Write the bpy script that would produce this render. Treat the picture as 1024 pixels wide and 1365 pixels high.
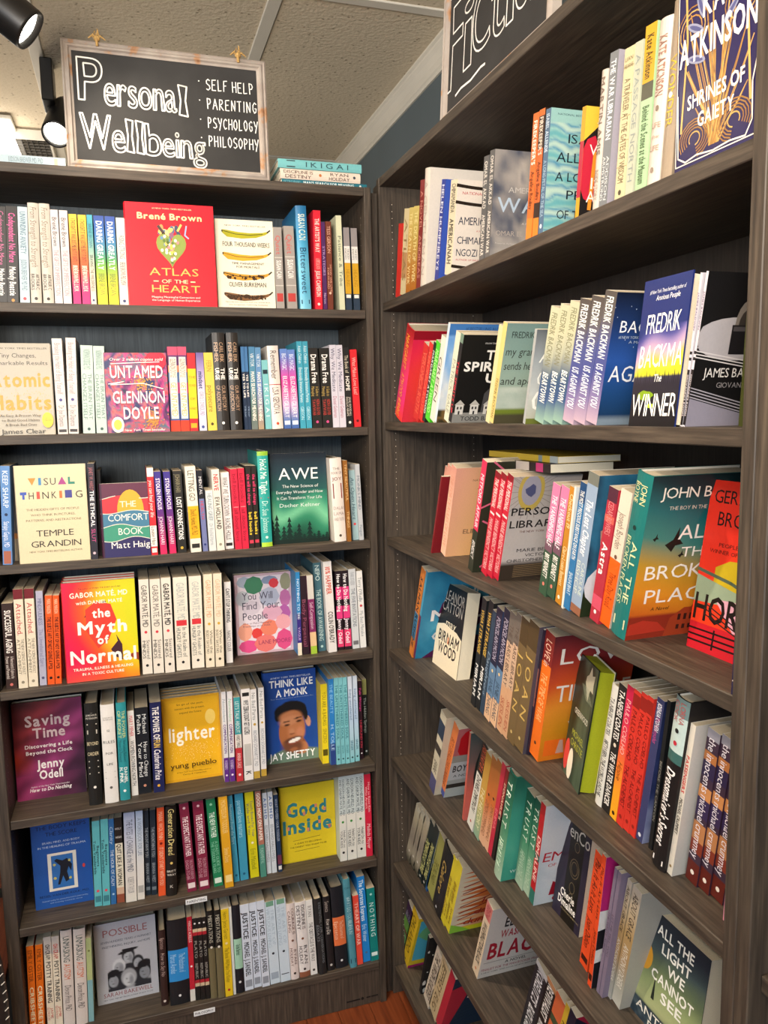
import bpy, math, random, re
from math import sin, cos, pi, radians
from mathutils import Matrix, Vector
random.seed(7)
SC = bpy.context.scene
for _o in list(bpy.data.objects): bpy.data.objects.remove(_o)
COL = SC.collection

# ------------------------------------------------------------------ camera
W, H = 1024, 1365
CAM = Vector((-0.58663, -1.94235, 1.63952))
YAW, PITCH, ROLL, F = 0.310478, -0.124771, -0.018675, 1054.11
_f = Vector((sin(YAW)*cos(PITCH), cos(YAW)*cos(PITCH), sin(PITCH)))
_r = Vector((cos(YAW), -sin(YAW), 0)); _u = _r.cross(_f)
_r, _u = cos(ROLL)*_r + sin(ROLL)*_u, -sin(ROLL)*_r + cos(ROLL)*_u
cd = bpy.data.cameras.new('camera'); cam = bpy.data.objects.new('camera', cd); COL.objects.link(cam)
M3 = Matrix((_r, _u, -_f)).transposed()
cam.matrix_world = Matrix.Translation(CAM) @ M3.to_4x4()
cd.sensor_fit = 'HORIZONTAL'; cd.sensor_width = 36; cd.lens = F/W*36; cd.clip_start = .02
SC.camera = cam
def ray(px, py): return _f*F + _r*(px-W/2) - _u*(py-H/2)
def hit(px, py, ax, val):
    v = ray(px, py); return CAM + v*((val-CAM[ax])/v[ax])

# ------------------------------------------------------------------ light
SC.view_settings.view_transform = 'Standard'; SC.view_settings.look = 'None'
SC.view_settings.gamma = 1; SC.view_settings.use_curve_mapping = False
SC.view_settings.exposure = -0.18
wd = bpy.data.worlds.new('room_daylight'); SC.world = wd; wd.use_nodes = True
wd.node_tree.nodes['Background'].inputs[0].default_value = (.80, .88, 1.0, 1)
wd.node_tree.nodes['Background'].inputs[1].default_value = .08
def area(name, loc, target, sx, sy, power, col):
    l = bpy.data.lights.new(name, 'AREA'); l.shape = 'RECTANGLE'; l.size = sx; l.size_y = sy; l.energy = power; l.color = col
    o = bpy.data.objects.new(name, l); COL.objects.link(o); o.location = loc
    o.rotation_euler = (Vector(target)-Vector(loc)).to_track_quat('-Z', 'Y').to_euler(); return o
def spot(name, loc, target, power, col, ang=100, blend=.6, rad=.03):
    l = bpy.data.lights.new(name, 'SPOT'); l.energy = power; l.color = col; l.spot_size = radians(ang); l.spot_blend = blend; l.shadow_soft_size = rad
    o = bpy.data.objects.new(name, l); COL.objects.link(o); o.location = loc
    o.rotation_euler = (Vector(target)-Vector(loc)).to_track_quat('-Z', 'Y').to_euler(); return o
WARM = (1.0, .84, .66)
# shop window / daylight far behind the photographer, ceiling fittings of the room, and added fill lights
area('shop_window_light', (-2.4, -4.2, 1.9), (-.2, 0, .8), 2.6, 1.2, 100, (.78, .88, 1.0))
area('ceiling_fill', (-1.1, -2.3, 1.95), (-.9, -1.9, 2.7), .8, .5, 85, (1, .87, .72))  # added upward fill that brightens the ceiling, no real lamp
area('far_ceiling_fill', (-.9, 1.3, 1.9), (-.6, 1.2, 2.7), .5, .5, 7, (1, .86, .68))  # same added fill for the ceiling beyond the back bookcase
area('ceiling_panel_light', (-.9, -2.6, 2.66), (-.9, -2.6, 0), 1.1, 1.1, 20, (1, .93, .84))
area('rear_ceiling_panel_light', (-1.3, 1.5, 2.66), (-1.3, 1.5, 0), .8, .6, 3, (1, .95, .88))
spot('front_track_fill', (-1.45, -1.5, 2.55), (-.1, -.3, .9), 55, WARM, 90)  # unseen track lamp, added as fill from the front
spot('back_case_track_beam', (-.62, -.8, 2.58), (-.48, .0, .4), 72, WARM, 75, 1)
spot('right_case_track_beam', (-.82, -.62, 2.58), (.05, -.75, .5), 85, WARM, 80, 1)
# the lamps of the two track heads in view are built with the heads further down
SPOT_A = 13

# ------------------------------------------------------------------ helpers
def lin(c): return c/12.92 if c <= .04045 else ((c+.055)/1.055)**2.4
def hx(s):
    s = s.strip()
    if len(s) == 1: s = {'w': 'f2f0ea', 'k': '161616', 'g': 'c9a24a', 'r': 'c81f2c', 'y': 'f0d23a', 'b': '1d2b57', 'c': 'efe6d0'}[s]
    if len(s) == 3: s = ''.join(ch*2 for ch in s)
    return tuple(lin(int(s[i:i+2], 16)/255) for i in (0, 2, 4))
def mixc(a, b, t): return tuple(a[i]*(1-t)+b[i]*t for i in range(3))

class MB:
    """collects coloured polygons; build() links them as one mesh object"""
    def __init__(s): s.v = []; s.f = []; s.c = []
    def face(s, pts, col):
        n = len(s.v); s.v += [tuple(p) for p in pts]; s.f.append(tuple(range(n, n+len(pts)))); s.c.append(col)
    def box(s, x0, x1, y0, y1, z0, z1, col=(1, 1, 1)):
        n = len(s.v)
        s.v += [(x, y, z) for z in (z0, z1) for y in (y0, y1) for x in (x0, x1)]
        for q in ((0,2,3,1),(4,5,7,6),(0,1,5,4),(2,6,7,3),(0,4,6,2),(1,3,7,5)):
            s.f.append(tuple(n+i for i in q)); s.c.append(col)
    def bevbox(s, x0, x1, y0, y1, z0, z1, b=.0015, col=(1, 1, 1)):
        # box with chamfered edges
        n = len(s.v); P = {}
        for ix, (xo, xi) in enumerate(((x0, x0+b), (x1, x1-b))):
            for iy, (yo, yi) in enumerate(((y0, y0+b), (y1, y1-b))):
                for iz, (zo, zi) in enumerate(((z0, z0+b), (z1, z1-b))):
                    for a, p in enumerate(((xo, yi, zi), (xi, yo, zi), (xi, yi, zo))):
                        P[ix, iy, iz, a] = len(s.v); s.v.append(p)
        def q(l): s.f.append(tuple(P[k] for k in l)); s.c.append(col)
        for i in (0, 1):
            o = [(0,0),(1,0),(1,1),(0,1)]
            q([(i,a,b_,0) for a, b_ in (o if i else o[::-1])])
            q([(a,i,b_,1) for a, b_ in (o[::-1] if i else o)])
            q([(a,b_,i,2) for a, b_ in (o if i else o[::-1])])
        for i in (0, 1):
            for j in (0, 1):
                q([(i,j,0,0),(i,j,1,0),(i,j,1,1),(i,j,0,1)]); q([(i,0,j,0),(i,1,j,0),(i,1,j,2),(i,0,j,2)]); q([(0,i,j,1),(1,i,j,1),(1,i,j,2),(0,i,j,2)])
        for i in (0, 1):
            for j in (0, 1):
                for k in (0, 1): q([(i,j,k,0),(i,j,k,1),(i,j,k,2)])
    def lathe(s, rings, n=20, axis=None, col=(1,1,1), cap=True):
        # rings: (radius, height); axis: Matrix placing the z axis
        A = axis or Matrix.Identity(4); b = len(s.v)
        for r, h in rings:
            for i in range(n):
                s.v.append(tuple(A @ Vector((r*cos(2*pi*i/n), r*sin(2*pi*i/n), h))))
        for k in range(len(rings)-1):
            for i in range(n):
                j = (i+1) % n; s.f.append((b+k*n+i, b+k*n+j, b+(k+1)*n+j, b+(k+1)*n+i)); s.c.append(col)
        if cap:
            s.f.append(tuple(b+i for i in range(n))[::-1]); s.c.append(col)
            s.f.append(tuple(b+(len(rings)-1)*n+i for i in range(n))); s.c.append(col)
    def tube(s, pts, r, n=6, col=(1,1,1)):
        b = len(s.v); pts = [Vector(p) for p in pts]; m = len(pts)
        for k, p in enumerate(pts):
            d = (pts[min(k+1, m-1)]-pts[max(k-1, 0)]).normalized()
            a = d.orthogonal().normalized(); c = d.cross(a); rr = r[k] if isinstance(r, (list, tuple)) else r
            for i in range(n): s.v.append(tuple(p+a*rr*cos(2*pi*i/n)+c*rr*sin(2*pi*i/n)))
        for k in range(m-1):
            for i in range(n):
                j = (i+1) % n; s.f.append((b+k*n+i, b+k*n+j, b+(k+1)*n+j, b+(k+1)*n+i)); s.c.append(col)
        s.f.append(tuple(b+i for i in range(n))); s.c.append(col)
        s.f.append(tuple(b+(m-1)*n+i for i in range(n))); s.c.append(col)
    def build(s, name, mat, parent=None, colors=True, smooth=False, recalc=False):
        me = bpy.data.meshes.new(name); me.from_pydata(s.v, [], s.f)
        if colors:
            at = me.color_attributes.new('Col', 'FLOAT_COLOR', 'CORNER'); buf = []
            for f, c in zip(s.f, s.c):
                if isinstance(c, list):
                    for q in c: buf += [*q, 1.0]
                else: buf += [*c, 1.0]*len(f)
            at.data.foreach_set('color', buf)
        me.materials.append(mat)
        if recalc:
            import bmesh
            bm = bmesh.new(); bm.from_mesh(me); bmesh.ops.remove_doubles(bm, verts=bm.verts, dist=1e-6); bmesh.ops.recalc_face_normals(bm, faces=bm.faces); bm.to_mesh(me); bm.free()
        if smooth: me.polygons.foreach_set('use_smooth', [True]*len(me.polygons))
        o = bpy.data.objects.new(name, me); COL.objects.link(o)
        if parent: o.parent = parent
        return o
def empty(name, loc=(0,0,0), rot=None):
    o = bpy.data.objects.new(name, None); COL.objects.link(o); o.location = loc; o.empty_display_size = .05
    if rot is not None: o.rotation_euler = rot
    return o
def tag(o, label=None, cat=None, group=None, kind=None):
    if label: o['label'] = label
    if cat: o['category'] = cat
    if group: o['group'] = group
    if kind: o['kind'] = kind
    return o

# ------------------------------------------------------------------ materials
def newmat(name):
    m = bpy.data.materials.new(name); m.use_nodes = True; nt = m.node_tree
    return m, nt, nt.nodes['Principled BSDF']
def simple(name, col, rough=.5, metal=0, noise=0, scale=60, bump=0, coat=0):
    m, nt, b = newmat(name); c = hx(col) if isinstance(col, str) else col
    b.inputs['Base Color'].default_value = (*c, 1); b.inputs['Roughness'].default_value = rough; b.inputs['Metallic'].default_value = metal
    b.inputs['Coat Weight'].default_value = coat
    if noise or bump:
        t = nt.nodes.new('ShaderNodeTexCoord'); n = nt.nodes.new('ShaderNodeTexNoise'); n.inputs['Scale'].default_value = scale; n.inputs['Detail'].default_value = 5
        nt.links.new(t.outputs['Object'], n.inputs['Vector'])
        if noise:
            r = nt.nodes.new('ShaderNodeValToRGB'); nt.links.new(n.outputs['Fac'], r.inputs[0])
            r.color_ramp.elements[0].position = .3; r.color_ramp.elements[1].position = .7
            r.color_ramp.elements[0].color = (*[x*(1-noise) for x in c], 1); r.color_ramp.elements[1].color = (*[min(1, x*(1+noise)) for x in c], 1)
            nt.links.new(r.outputs[0], b.inputs['Base Color'])
        if bump:
            bp = nt.nodes.new('ShaderNodeBump'); bp.inputs['Strength'].default_value = bump; bp.inputs['Distance'].default_value = .002
            nt.links.new(n.outputs['Fac'], bp.inputs['Height']); nt.links.new(bp.outputs[0], b.inputs['Normal'])
    return m
def colattr(name, rough, coat=0, noise=.06, scale=300):
    m, nt, b = newmat(name)
    a = nt.nodes.new('ShaderNodeAttribute'); a.attribute_name = 'Col'
    t = nt.nodes.new('ShaderNodeTexCoord'); n = nt.nodes.new('ShaderNodeTexNoise'); n.inputs['Scale'].default_value = scale; n.inputs['Detail'].default_value = 3
    nt.links.new(t.outputs['Object'], n.inputs['Vector'])
    mp = nt.nodes.new('ShaderNodeMapRange'); mp.inputs[3].default_value = 1-noise; mp.inputs[4].default_value = 1+noise
    nt.links.new(n.outputs['Fac'], mp.inputs[0])
    mx = nt.nodes.new('ShaderNodeVectorMath'); mx.operation = 'SCALE'
    nt.links.new(a.outputs['Color'], mx.inputs[0]); nt.links.new(mp.outputs[0], mx.inputs['Scale']); nt.links.new(mx.outputs[0], b.inputs['Base Color'])
    b.inputs['Roughness'].default_value = rough; b.inputs['Specular IOR Level'].default_value = .32; b.inputs['Coat Weight'].default_value = coat; b.inputs['Coat Roughness'].default_value = .2
    return m
def wood(name, axis, c0, c1, c2, rough=.55, fine=1.0, pieces=False):
    m, nt, b = newmat(name); N = nt.nodes; L = nt.links
    t = N.new('ShaderNodeTexCoord'); mp = N.new('ShaderNodeMapping'); sc = [100*fine]*3; sc[axis] = 5*fine; mp.inputs['Scale'].default_value = sc
    if pieces:
        oi = N.new('ShaderNodeObjectInfo'); ad = N.new('ShaderNodeVectorMath'); ad.operation = 'MULTIPLY_ADD'
        cb = N.new('ShaderNodeCombineXYZ')
        for i in range(3): L.new(oi.outputs['Random'], cb.inputs[i])
        ad.inputs[1].default_value = (7, 9, 5); L.new(cb.outputs[0], ad.inputs[0]); L.new(t.outputs['Object'], ad.inputs[2]); L.new(ad.outputs[0], mp.inputs[0])
    else: L.new(t.outputs['Object'], mp.inputs[0])
    n1 = N.new('ShaderNodeTexNoise'); n1.inputs['Scale'].default_value = 1; n1.inputs['Detail'].default_value = 6; n1.inputs['Roughness'].default_value = .65; n1.inputs['Distortion'].default_value = .6; L.new(mp.outputs[0], n1.inputs[0])
    mp2 = N.new('ShaderNodeMapping'); s2 = [210*fine]*3; s2[axis] = 11*fine; mp2.inputs['Scale'].default_value = s2; L.new(t.outputs['Object'], mp2.inputs[0])
    n2 = N.new('ShaderNodeTexNoise'); n2.inputs['Scale'].default_value = 1; n2.inputs['Detail'].default_value = 3; L.new(mp2.outputs[0], n2.inputs[0])
    mx = N.new('ShaderNodeMath'); mx.operation = 'MULTIPLY_ADD'; mx.inputs[1].default_value = .5; L.new(n2.outputs['Fac'], mx.inputs[0])
    h = N.new('ShaderNodeMath'); h.operation = 'MULTIPLY'; h.inputs[1].default_value = .5; L.new(n1.outputs['Fac'], h.inputs[0]); L.new(h.outputs[0], mx.inputs[2])
    r = N.new('ShaderNodeValToRGB'); L.new(mx.outputs[0], r.inputs[0])
    e = r.color_ramp.elements; e[0].position = .33; e[0].color = (*hx(c0), 1); e[1].position = .7; e[1].color = (*hx(c2), 1); k = e.new(.5); k.color = (*hx(c1), 1)
    L.new(r.outputs[0], b.inputs['Base Color']); b.inputs['Roughness'].default_value = rough
    bp = N.new('ShaderNodeBump'); bp.inputs['Strength'].default_value = .35; bp.inputs['Distance'].default_value = .0008; L.new(mx.outputs[0], bp.inputs['Height']); L.new(bp.outputs[0], b.inputs['Normal'])
    return m
WC = ('2a241e', '423930', '5d5245')
M_COVER = colattr('book_cover_print', .42, .05)
M_MATTE = colattr('matte_cover_print', .6)
M_PAGES = colattr('page_block_paper', .85, 0, .22, 900)
M_WX = wood('dark_oak_grain_along_x', 0, *WC); M_WY = wood('dark_oak_grain_along_y', 1, *WC); M_WZ = wood('dark_oak_grain_upright', 2, *WC)
M_BACK = wood('slate_backing_board', 2, '333b41', '414b52', '505b62', .6)
M_DARKB = wood('dark_backing_board', 2, '1f1d1b', '2b2724', '36312d', .6)
M_FLOOR = wood('red_brown_floorboards', 1, '552612', '70361b', '874826', .35, .5, True)
M_HOLE = colattr('peg_hole_metal', .4)
M_BLACKM = simple('black_painted_metal', '1b1a19', .4, .3, .1, 30)
M_STEEL = simple('brushed_steel', '9a958c', .35, .9, .1, 80)
M_TWINE = simple('jute_twine', 'b8955a', .9, 0, .3, 400, .5)
M_BOARD = simple('chalkboard_slate', '2b2b2b', .75, 0, .22, 14, .1)
M_CHALK = simple('white_chalk_marker', 'f4f2ec', .8)
M_WHITEP = simple('white_trim_paint', 'd9d4c8', .55, 0, .04, 8)
M_WALL = simple('blue_grey_wall_paint', '59656b', .75, 0, .05, 5, .1)
M_STICK = simple('white_label_card', 'e4e8ea', .6, 0, .03, 20)
def mat_ceiling():
    m, nt, b = newmat('stippled_ceiling_panel'); N = nt.nodes; L = nt.links
    t = N.new('ShaderNodeTexCoord'); n = N.new('ShaderNodeTexNoise'); n.inputs['Scale'].default_value = 85; n.inputs['Detail'].default_value = 4; L.new(t.outputs['Object'], n.inputs[0])
    v = N.new('ShaderNodeTexVoronoi'); v.inputs['Scale'].default_value = 42; L.new(t.outputs['Object'], v.inputs[0])
    r = N.new('ShaderNodeValToRGB'); L.new(v.outputs['Distance'], r.inputs[0]); r.color_ramp.elements[0].position = .07; r.color_ramp.elements[1].position = .2
    r.color_ramp.elements[0].color = (*hx('8d8069'), 1); r.color_ramp.elements[1].color = (*hx('d2c5ae'), 1)
    L.new(r.outputs[0], b.inputs['Base Color']); b.inputs['Roughness'].default_value = .9
    bp = N.new('ShaderNodeBump'); bp.inputs['Strength'].default_value = .8; bp.inputs['Distance'].default_value = .004; L.new(n.outputs['Fac'], bp.inputs['Height']); L.new(bp.outputs[0], b.inputs['Normal'])
    return m
def mat_frame():
    m, nt, b = newmat('whitewashed_distressed_wood'); N = nt.nodes; L = nt.links
    t = N.new('ShaderNodeTexCoord'); n = N.new('ShaderNodeTexNoise'); n.inputs['Scale'].default_value = 22; n.inputs['Detail'].default_value = 9; n.inputs['Distortion'].default_value = .4; L.new(t.outputs['Object'], n.inputs[0])
    r = N.new('ShaderNodeValToRGB'); L.new(n.outputs['Fac'], r.inputs[0]); e = r.color_ramp.elements
    e[0].position = .3; e[0].color = (*hx('8a5c3a'), 1); e[1].position = .43; e[1].color = (*hx('9c9188'), 1); k = e.new(.38); k.color = (*hx('a98465'), 1); k = e.new(.7); k.color = (*hx('aba39a'), 1)
    L.new(r.outputs[0], b.inputs['Base Color']); b.inputs['Roughness'].default_value = .75
    bp = N.new('ShaderNodeBump'); bp.inputs['Strength'].default_value = .5; bp.inputs['Distance'].default_value = .001; L.new(n.outputs['Fac'], bp.inputs['Height']); L.new(bp.outputs[0], b.inputs['Normal'])
    return m
def mat_glow(name, col, s):
    m = bpy.data.materials.new(name); m.use_nodes = True; nt = m.node_tree; b = nt.nodes['Principled BSDF']
    b.inputs['Base Color'].default_value = (*col, 1); b.inputs['Emission Color'].default_value = (*col, 1); b.inputs['Emission Strength'].default_value = s
    return m

# ------------------------------------------------------------------ lettering (glyph outlines of Blender's own font, as flat ink)
GL = {}; GRES = 2; GLS = {2: GL}
def glyph(ch):
    if ch in GL: return GL[ch]
    def mesh(s):
        c = bpy.data.curves.new('g', 'FONT'); c.body = s; c.resolution_u = GRES; o = bpy.data.objects.new('g', c)
        me = o.to_mesh(); vs = [(v.co.x, v.co.y) for v in me.vertices]; fs = [tuple(p.vertices) for p in me.polygons]
        o.to_mesh_clear(); bpy.data.objects.remove(o); bpy.data.curves.remove(c); return vs, fs
    if ch == ' ': GL[ch] = ([], [], .28); return GL[ch]
    vs, fs = mesh(ch)
    if not vs: GL[ch] = ([], [], .3); return GL[ch]
    x0 = min(v[0] for v in vs); x1 = max(v[0] for v in vs)
    GL[ch] = ([(x-x0, y) for x, y in vs], fs, x1-x0+.075); return GL[ch]
GB = {}
def glyph_bold(ch, amt):
    k = (ch, amt)
    if k in GB: return GB[k]
    vs, fs, ad = glyph(ch)
    if not amt or not fs: GB[k] = (vs, fs, ad); return GB[k]
    E = set(); ar = 0
    for f in fs:
        for i in range(len(f)):
            a, b = f[i], f[(i+1) % len(f)]; E.add((a, b)); ar += vs[a][0]*vs[b][1]-vs[b][0]*vs[a][1]
    sg = 1 if ar > 0 else -1; N = {}
    for a, b in E:
        if (b, a) in E: continue
        dx, dy = vs[b][0]-vs[a][0], vs[b][1]-vs[a][1]; L_ = math.hypot(dx, dy)
        if L_ < 1e-7: continue
        for v in (a, b): n = N.setdefault(v, [0, 0]); n[0] += sg*dy/L_; n[1] -= sg*dx/L_
    out = []
    for i, (x, y) in enumerate(vs):
        if i in N:
            nx, ny = N[i]; L_ = math.hypot(nx, ny) or 1; x += nx/L_*amt; y += ny/L_*amt
        out.append((x+amt, y))
    GB[k] = (out, fs, ad+2*amt); return GB[k]
CAPH = max(v[1] for v in glyph('H')[0])
def textw(s): return sum(glyph(c)[2] for c in s)-.075
class Plane:
    """maps page coordinates (x right, y up, metres) on a cover or spine to book space"""
    def __init__(s, fn): s.fn = fn
def ink(mb, fn, s, x0, x1, yb, cap, col, e=.0003, slant=0, exact=True, maxs=1.5, mins=.42, bold=0, align='c'):
    """text from x0 to x1 with baseline yb and cap height cap"""
    if not s: return
    bo = 0; amt = round(bold*.26, 3); k = cap/CAPH; w = (textw(s)+2*amt*len(s))*k; sx = (x1-x0)/w if exact else 1
    sx = max(mins, min(maxs, sx))
    if w*sx+bo*len(s) > (x1-x0)*1.001: f_ = (x1-x0-bo*len(s))/(w*sx); sx *= max(f_, .6)
    W_ = w*sx+bo*len(s); x = (x0+x1)/2-W_/2 if align == 'c' else x0
    for ch in s:
        vs, fs, ad = glyph_bold(ch, amt)
        for dx in (0,):
            n = len(mb.v); mb.v += [fn(x+dx+(gx+slant*gy)*k*sx, yb+gy*k, e) for gx, gy in vs]
            mb.f += [tuple(n+i for i in f) for f in fs]; mb.c += [col]*len(fs)
        x += ad*k*sx+bo
def outline(mb, fn, s, x0, x1, yb, cap, r, col, warp=None, e=.0006, maxs=3):
    global GL, GRES
    GL0, GRES = GL, 7; GL = GLS.setdefault(7, {})
    """hand-drawn outlined lettering: a ribbon along every glyph edge"""
    k = cap/CAPH; w = textw(s)*k; sx = (x1-x0)/w; x = x0
    for ci, ch in enumerate(s):
        vs, fs, ad = glyph(ch); cnt = {}
        for f in fs:
            for i in range(len(f)):
                key = tuple(sorted((f[i], f[(i+1) % len(f)]))); cnt[key] = cnt.get(key, 0)+1
        ww = ad-.075; P = []
        for gx, gy in vs:
            t = max(0, min(1, gy/CAPH)); cx = gx-ww/2; fl = 1+.16*(2*t-1)**2-.05
            px, py = x+(ww/2+cx*fl)*k*sx, yb+gy*k
            if warp: px, py = warp(ci, px, py)
            P.append((px, py))
        used = set()
        for (a, b), c in cnt.items():
            if c != 1: continue
            (ax, ay), (bx, by) = P[a], P[b]; L_ = math.hypot(bx-ax, by-ay)
            if L_ < 1e-7: continue
            nx, ny = -(by-ay)/L_*r, (bx-ax)/L_*r; dx, dy = (bx-ax)/L_*r*.4, (by-ay)/L_*r*.4
            mb.face([fn(ax+nx-dx, ay+ny-dy, e), fn(ax-nx-dx, ay-ny-dy, e), fn(bx-nx+dx, by-ny+dy, e), fn(bx+nx+dx, by+ny+dy, e)], col)
        x += ad*k*sx
    GL, GRES = GL0, 2
STROKE = {'S': [[(.8,.9),(.5,1),(.15,.85),(.2,.6),(.7,.4),(.8,.15),(.45,0),(.1,.1)]], 'E': [[(.8,1),(.12,.97),(.1,0),(.8,.02)],[(.12,.5),(.65,.52)]],
 'L': [[(.15,1),(.12,0),(.75,.03)]], 'F': [[(.8,1),(.15,.97),(.12,0)],[(.15,.52),(.62,.54)]], 'H': [[(.12,1),(.1,0)],[(.8,1),(.82,0)],[(.1,.5),(.82,.52)]],
 'P': [[(.15,0),(.12,1),(.6,.95),(.75,.72),(.55,.5),(.13,.45)]], 'A': [[(.02,0),(.42,1),(.85,0)],[(.18,.36),(.7,.36)]], 'R': [[(.12,0),(.12,1),(.6,.95),(.72,.72),(.5,.52),(.13,.48),(.8,0)]],
 'N': [[(.1,0),(.12,1),(.75,.02),(.8,1)]], 'T': [[(.02,.97),(.85,1)],[(.45,.98),(.42,0)]], 'I': [[(.4,1),(.38,0)]], 'G': [[(.8,.85),(.5,1),(.15,.75),(.12,.3),(.4,0),(.75,.12),(.78,.45),(.5,.45)]],
 'Y': [[(.05,1),(.4,.5)],[(.85,1),(.3,-.15)]], 'C': [[(.8,.85),(.5,1),(.15,.75),(.12,.3),(.4,0),(.78,.12)]], 'O': [[(.45,1),(.12,.75),(.1,.3),(.42,0),(.78,.25),(.8,.7),(.45,1)]], ' ': []}
def ribbon(mb, fn, pts, r, col, e=.0006, jit=0):
    pts = [(x+random.uniform(-jit, jit), y+random.uniform(-jit, jit)) for x, y in pts]
    for a, b in zip(pts, pts[1:]):
        L_ = math.hypot(b[0]-a[0], b[1]-a[1]) or 1e-6; nx, ny = -(b[1]-a[1])/L_*r, (b[0]-a[0])/L_*r; dx, dy = (b[0]-a[0])/L_*r*.5, (b[1]-a[1])/L_*r*.5
        mb.face([fn(a[0]+nx-dx, a[1]+ny-dy, e), fn(a[0]-nx-dx, a[1]-ny-dy, e), fn(b[0]-nx+dx, b[1]-ny+dy, e), fn(b[0]+nx+dx, b[1]+ny+dy, e)], col)
def handwrite(mb, fn, s, x0, x1, yb, cap, r, col):
    st = (x1-x0)/sum(.55 if c in 'I ' else 1 for c in s); x = x0
    for c in s:
        w = st*(.55 if c in 'I ' else 1)
        for pl in STROKE[c]: ribbon(mb, fn, [(x+px*w*.86, yb+py*cap) for px, py in pl], r, col, jit=cap*.02)
        x += w

# ------------------------------------------------------------------ cover art tools (x, y in 0..1, y downwards)
class Art:
    def __init__(s, mb, fn, w, h, e0=.0002): s.mb, s.g, s.w, s.h, s.e = mb, fn, w, h, e0
    def up(s, d=.000022): s.e += d
    def P(s, x, y): return s.g(min(max(x, 0), 1)*s.w, (1-min(max(y, 0), 1))*s.h, s.e)
    def poly(s, pts, c): s.up(); s.mb.face([s.P(*p) for p in pts], hx(c) if isinstance(c, str) else c)
    def rect(s, x0, y0, x1, y1, c): s.poly([(x0, y1), (x1, y1), (x1, y0), (x0, y0)], c)
    def ell(s, x, y, rx, ry, c, n=18, a0=0, a1=360, rot=0):
        s.up(); A = [radians(a0+(a1-a0)*i/n) for i in range(n+(0 if a1-a0 == 360 else 1))]; cr, sr = cos(radians(rot)), sin(radians(rot)); q = s.w/s.h
        pts = []
        for a in A:
            u, v = rx*cos(a), ry*sin(a)/q; pts.append((x+u*cr-v*sr, y-(u*sr+v*cr)*q))
        s.mb.face([s.P(*p) for p in pts], hx(c) if isinstance(c, str) else c)
    def line(s, pts, r, c):
        s.up(.000008); ribbon(s.mb, s.g, [(min(max(x,0),1)*s.w, (1-min(max(y,0),1))*s.h) for x, y in pts], r*s.w, hx(c) if isinstance(c, str) else c, s.e)
    def t(s, txt, x0, x1, y, hh, c, slant=0, bold=0, maxs=1.5):
        x0, x1 = max(x0, .01), min(x1, .99)
        s.up(); ink(s.mb, s.g, txt, x0*s.w, x1*s.w, (1-y)*s.h, hh*s.h, hx(c), s.e, slant, True, maxs, .4, bold)
    def blob(s, x, y, r, c, n=12, j=.25, q=1):
        s.up(.00001); k = s.w/s.h
        s.mb.face([s.P(x+r*(1+random.uniform(-j, j))*cos(2*pi*i/n), y+r*q*k*(1+random.uniform(-j, j))*sin(2*pi*i/n)) for i in range(n)], hx(c) if isinstance(c, str) else c)
    def grid(s, fn, nx=40, ny=56, x0=0, y0=0, x1=1, y1=1):
        """fine printed picture: one colour per small patch, shaded smoothly"""
        s.up(); n = len(s.mb.v); cs = []
        for j in range(ny+1):
            for i in range(nx+1):
                x, y = x0+(x1-x0)*i/nx, y0+(y1-y0)*j/ny
                s.mb.v.append(s.P(x, y)); cs.append(fn(x, y))
        for j in range(ny):
            for i in range(nx):
                q = (j*(nx+1)+i, (j+1)*(nx+1)+i, (j+1)*(nx+1)+i+1, j*(nx+1)+i+1)
                s.mb.f.append(tuple(n+k for k in q)); s.mb.c.append([cs[k] for k in q])
def soft(A, bgc, L_, nx, ny, x0=0, y0=0, x1=1, y1=1):
    """picture painted from soft-edged ellipses (x, y, rx, ry, turn, colour, softness)"""
    q = A.h/A.w; L2 = [(x, y, rx, ry, cos(radians(t)), sin(radians(t)), hx(c), s) for x, y, rx, ry, t, c, s in L_]
    def f(x, y):
        c = hx(bgc) if isinstance(bgc, str) else bgc(x, y)
        for ex, ey, rx, ry, ct, st, cc, s in L2:
            dx, dy = x-ex, (y-ey)*q; u, v = dx*ct+dy*st, -dx*st+dy*ct; d = math.sqrt((u/rx)**2+(v/ry)**2); a = max(0, min(1, (1+s-d)/(2*s)))
            if a > 0: c = mixc(c, cc, a*a*(3-2*a))
        return c
    A.grid(f, nx, ny, x0, y0, x1, y1)
def vn(x, y, sd=0):
    """smooth value noise 0..1"""
    def h(i, j):
        v = sin(i*127.1+j*311.7+sd*74.7)*43758.5453; return v-math.floor(v)
    i, j = math.floor(x), math.floor(y); u, v = x-i, y-j; u = u*u*(3-2*u); v = v*v*(3-2*v)
    return (h(i, j)*(1-u)+h(i+1, j)*u)*(1-v)+(h(i, j+1)*(1-u)+h(i+1, j+1)*u)*v
def fbm(x, y, sd=0): return (vn(x, y, sd)*.55+vn(x*2.1, y*2.1, sd+1)*.28+vn(x*4.3, y*4.3, sd+2)*.17)
def ramp(t, *cs):
    cs = [hx(c) if isinstance(c, str) else c for c in cs]; t = max(0, min(.9999, t))*(len(cs)-1); i = int(t); return mixc(cs[i], cs[i+1], t-i)
def steps(t, *cs): return hx(cs[min(len(cs)-1, max(0, int(t*len(cs))))])

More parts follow.
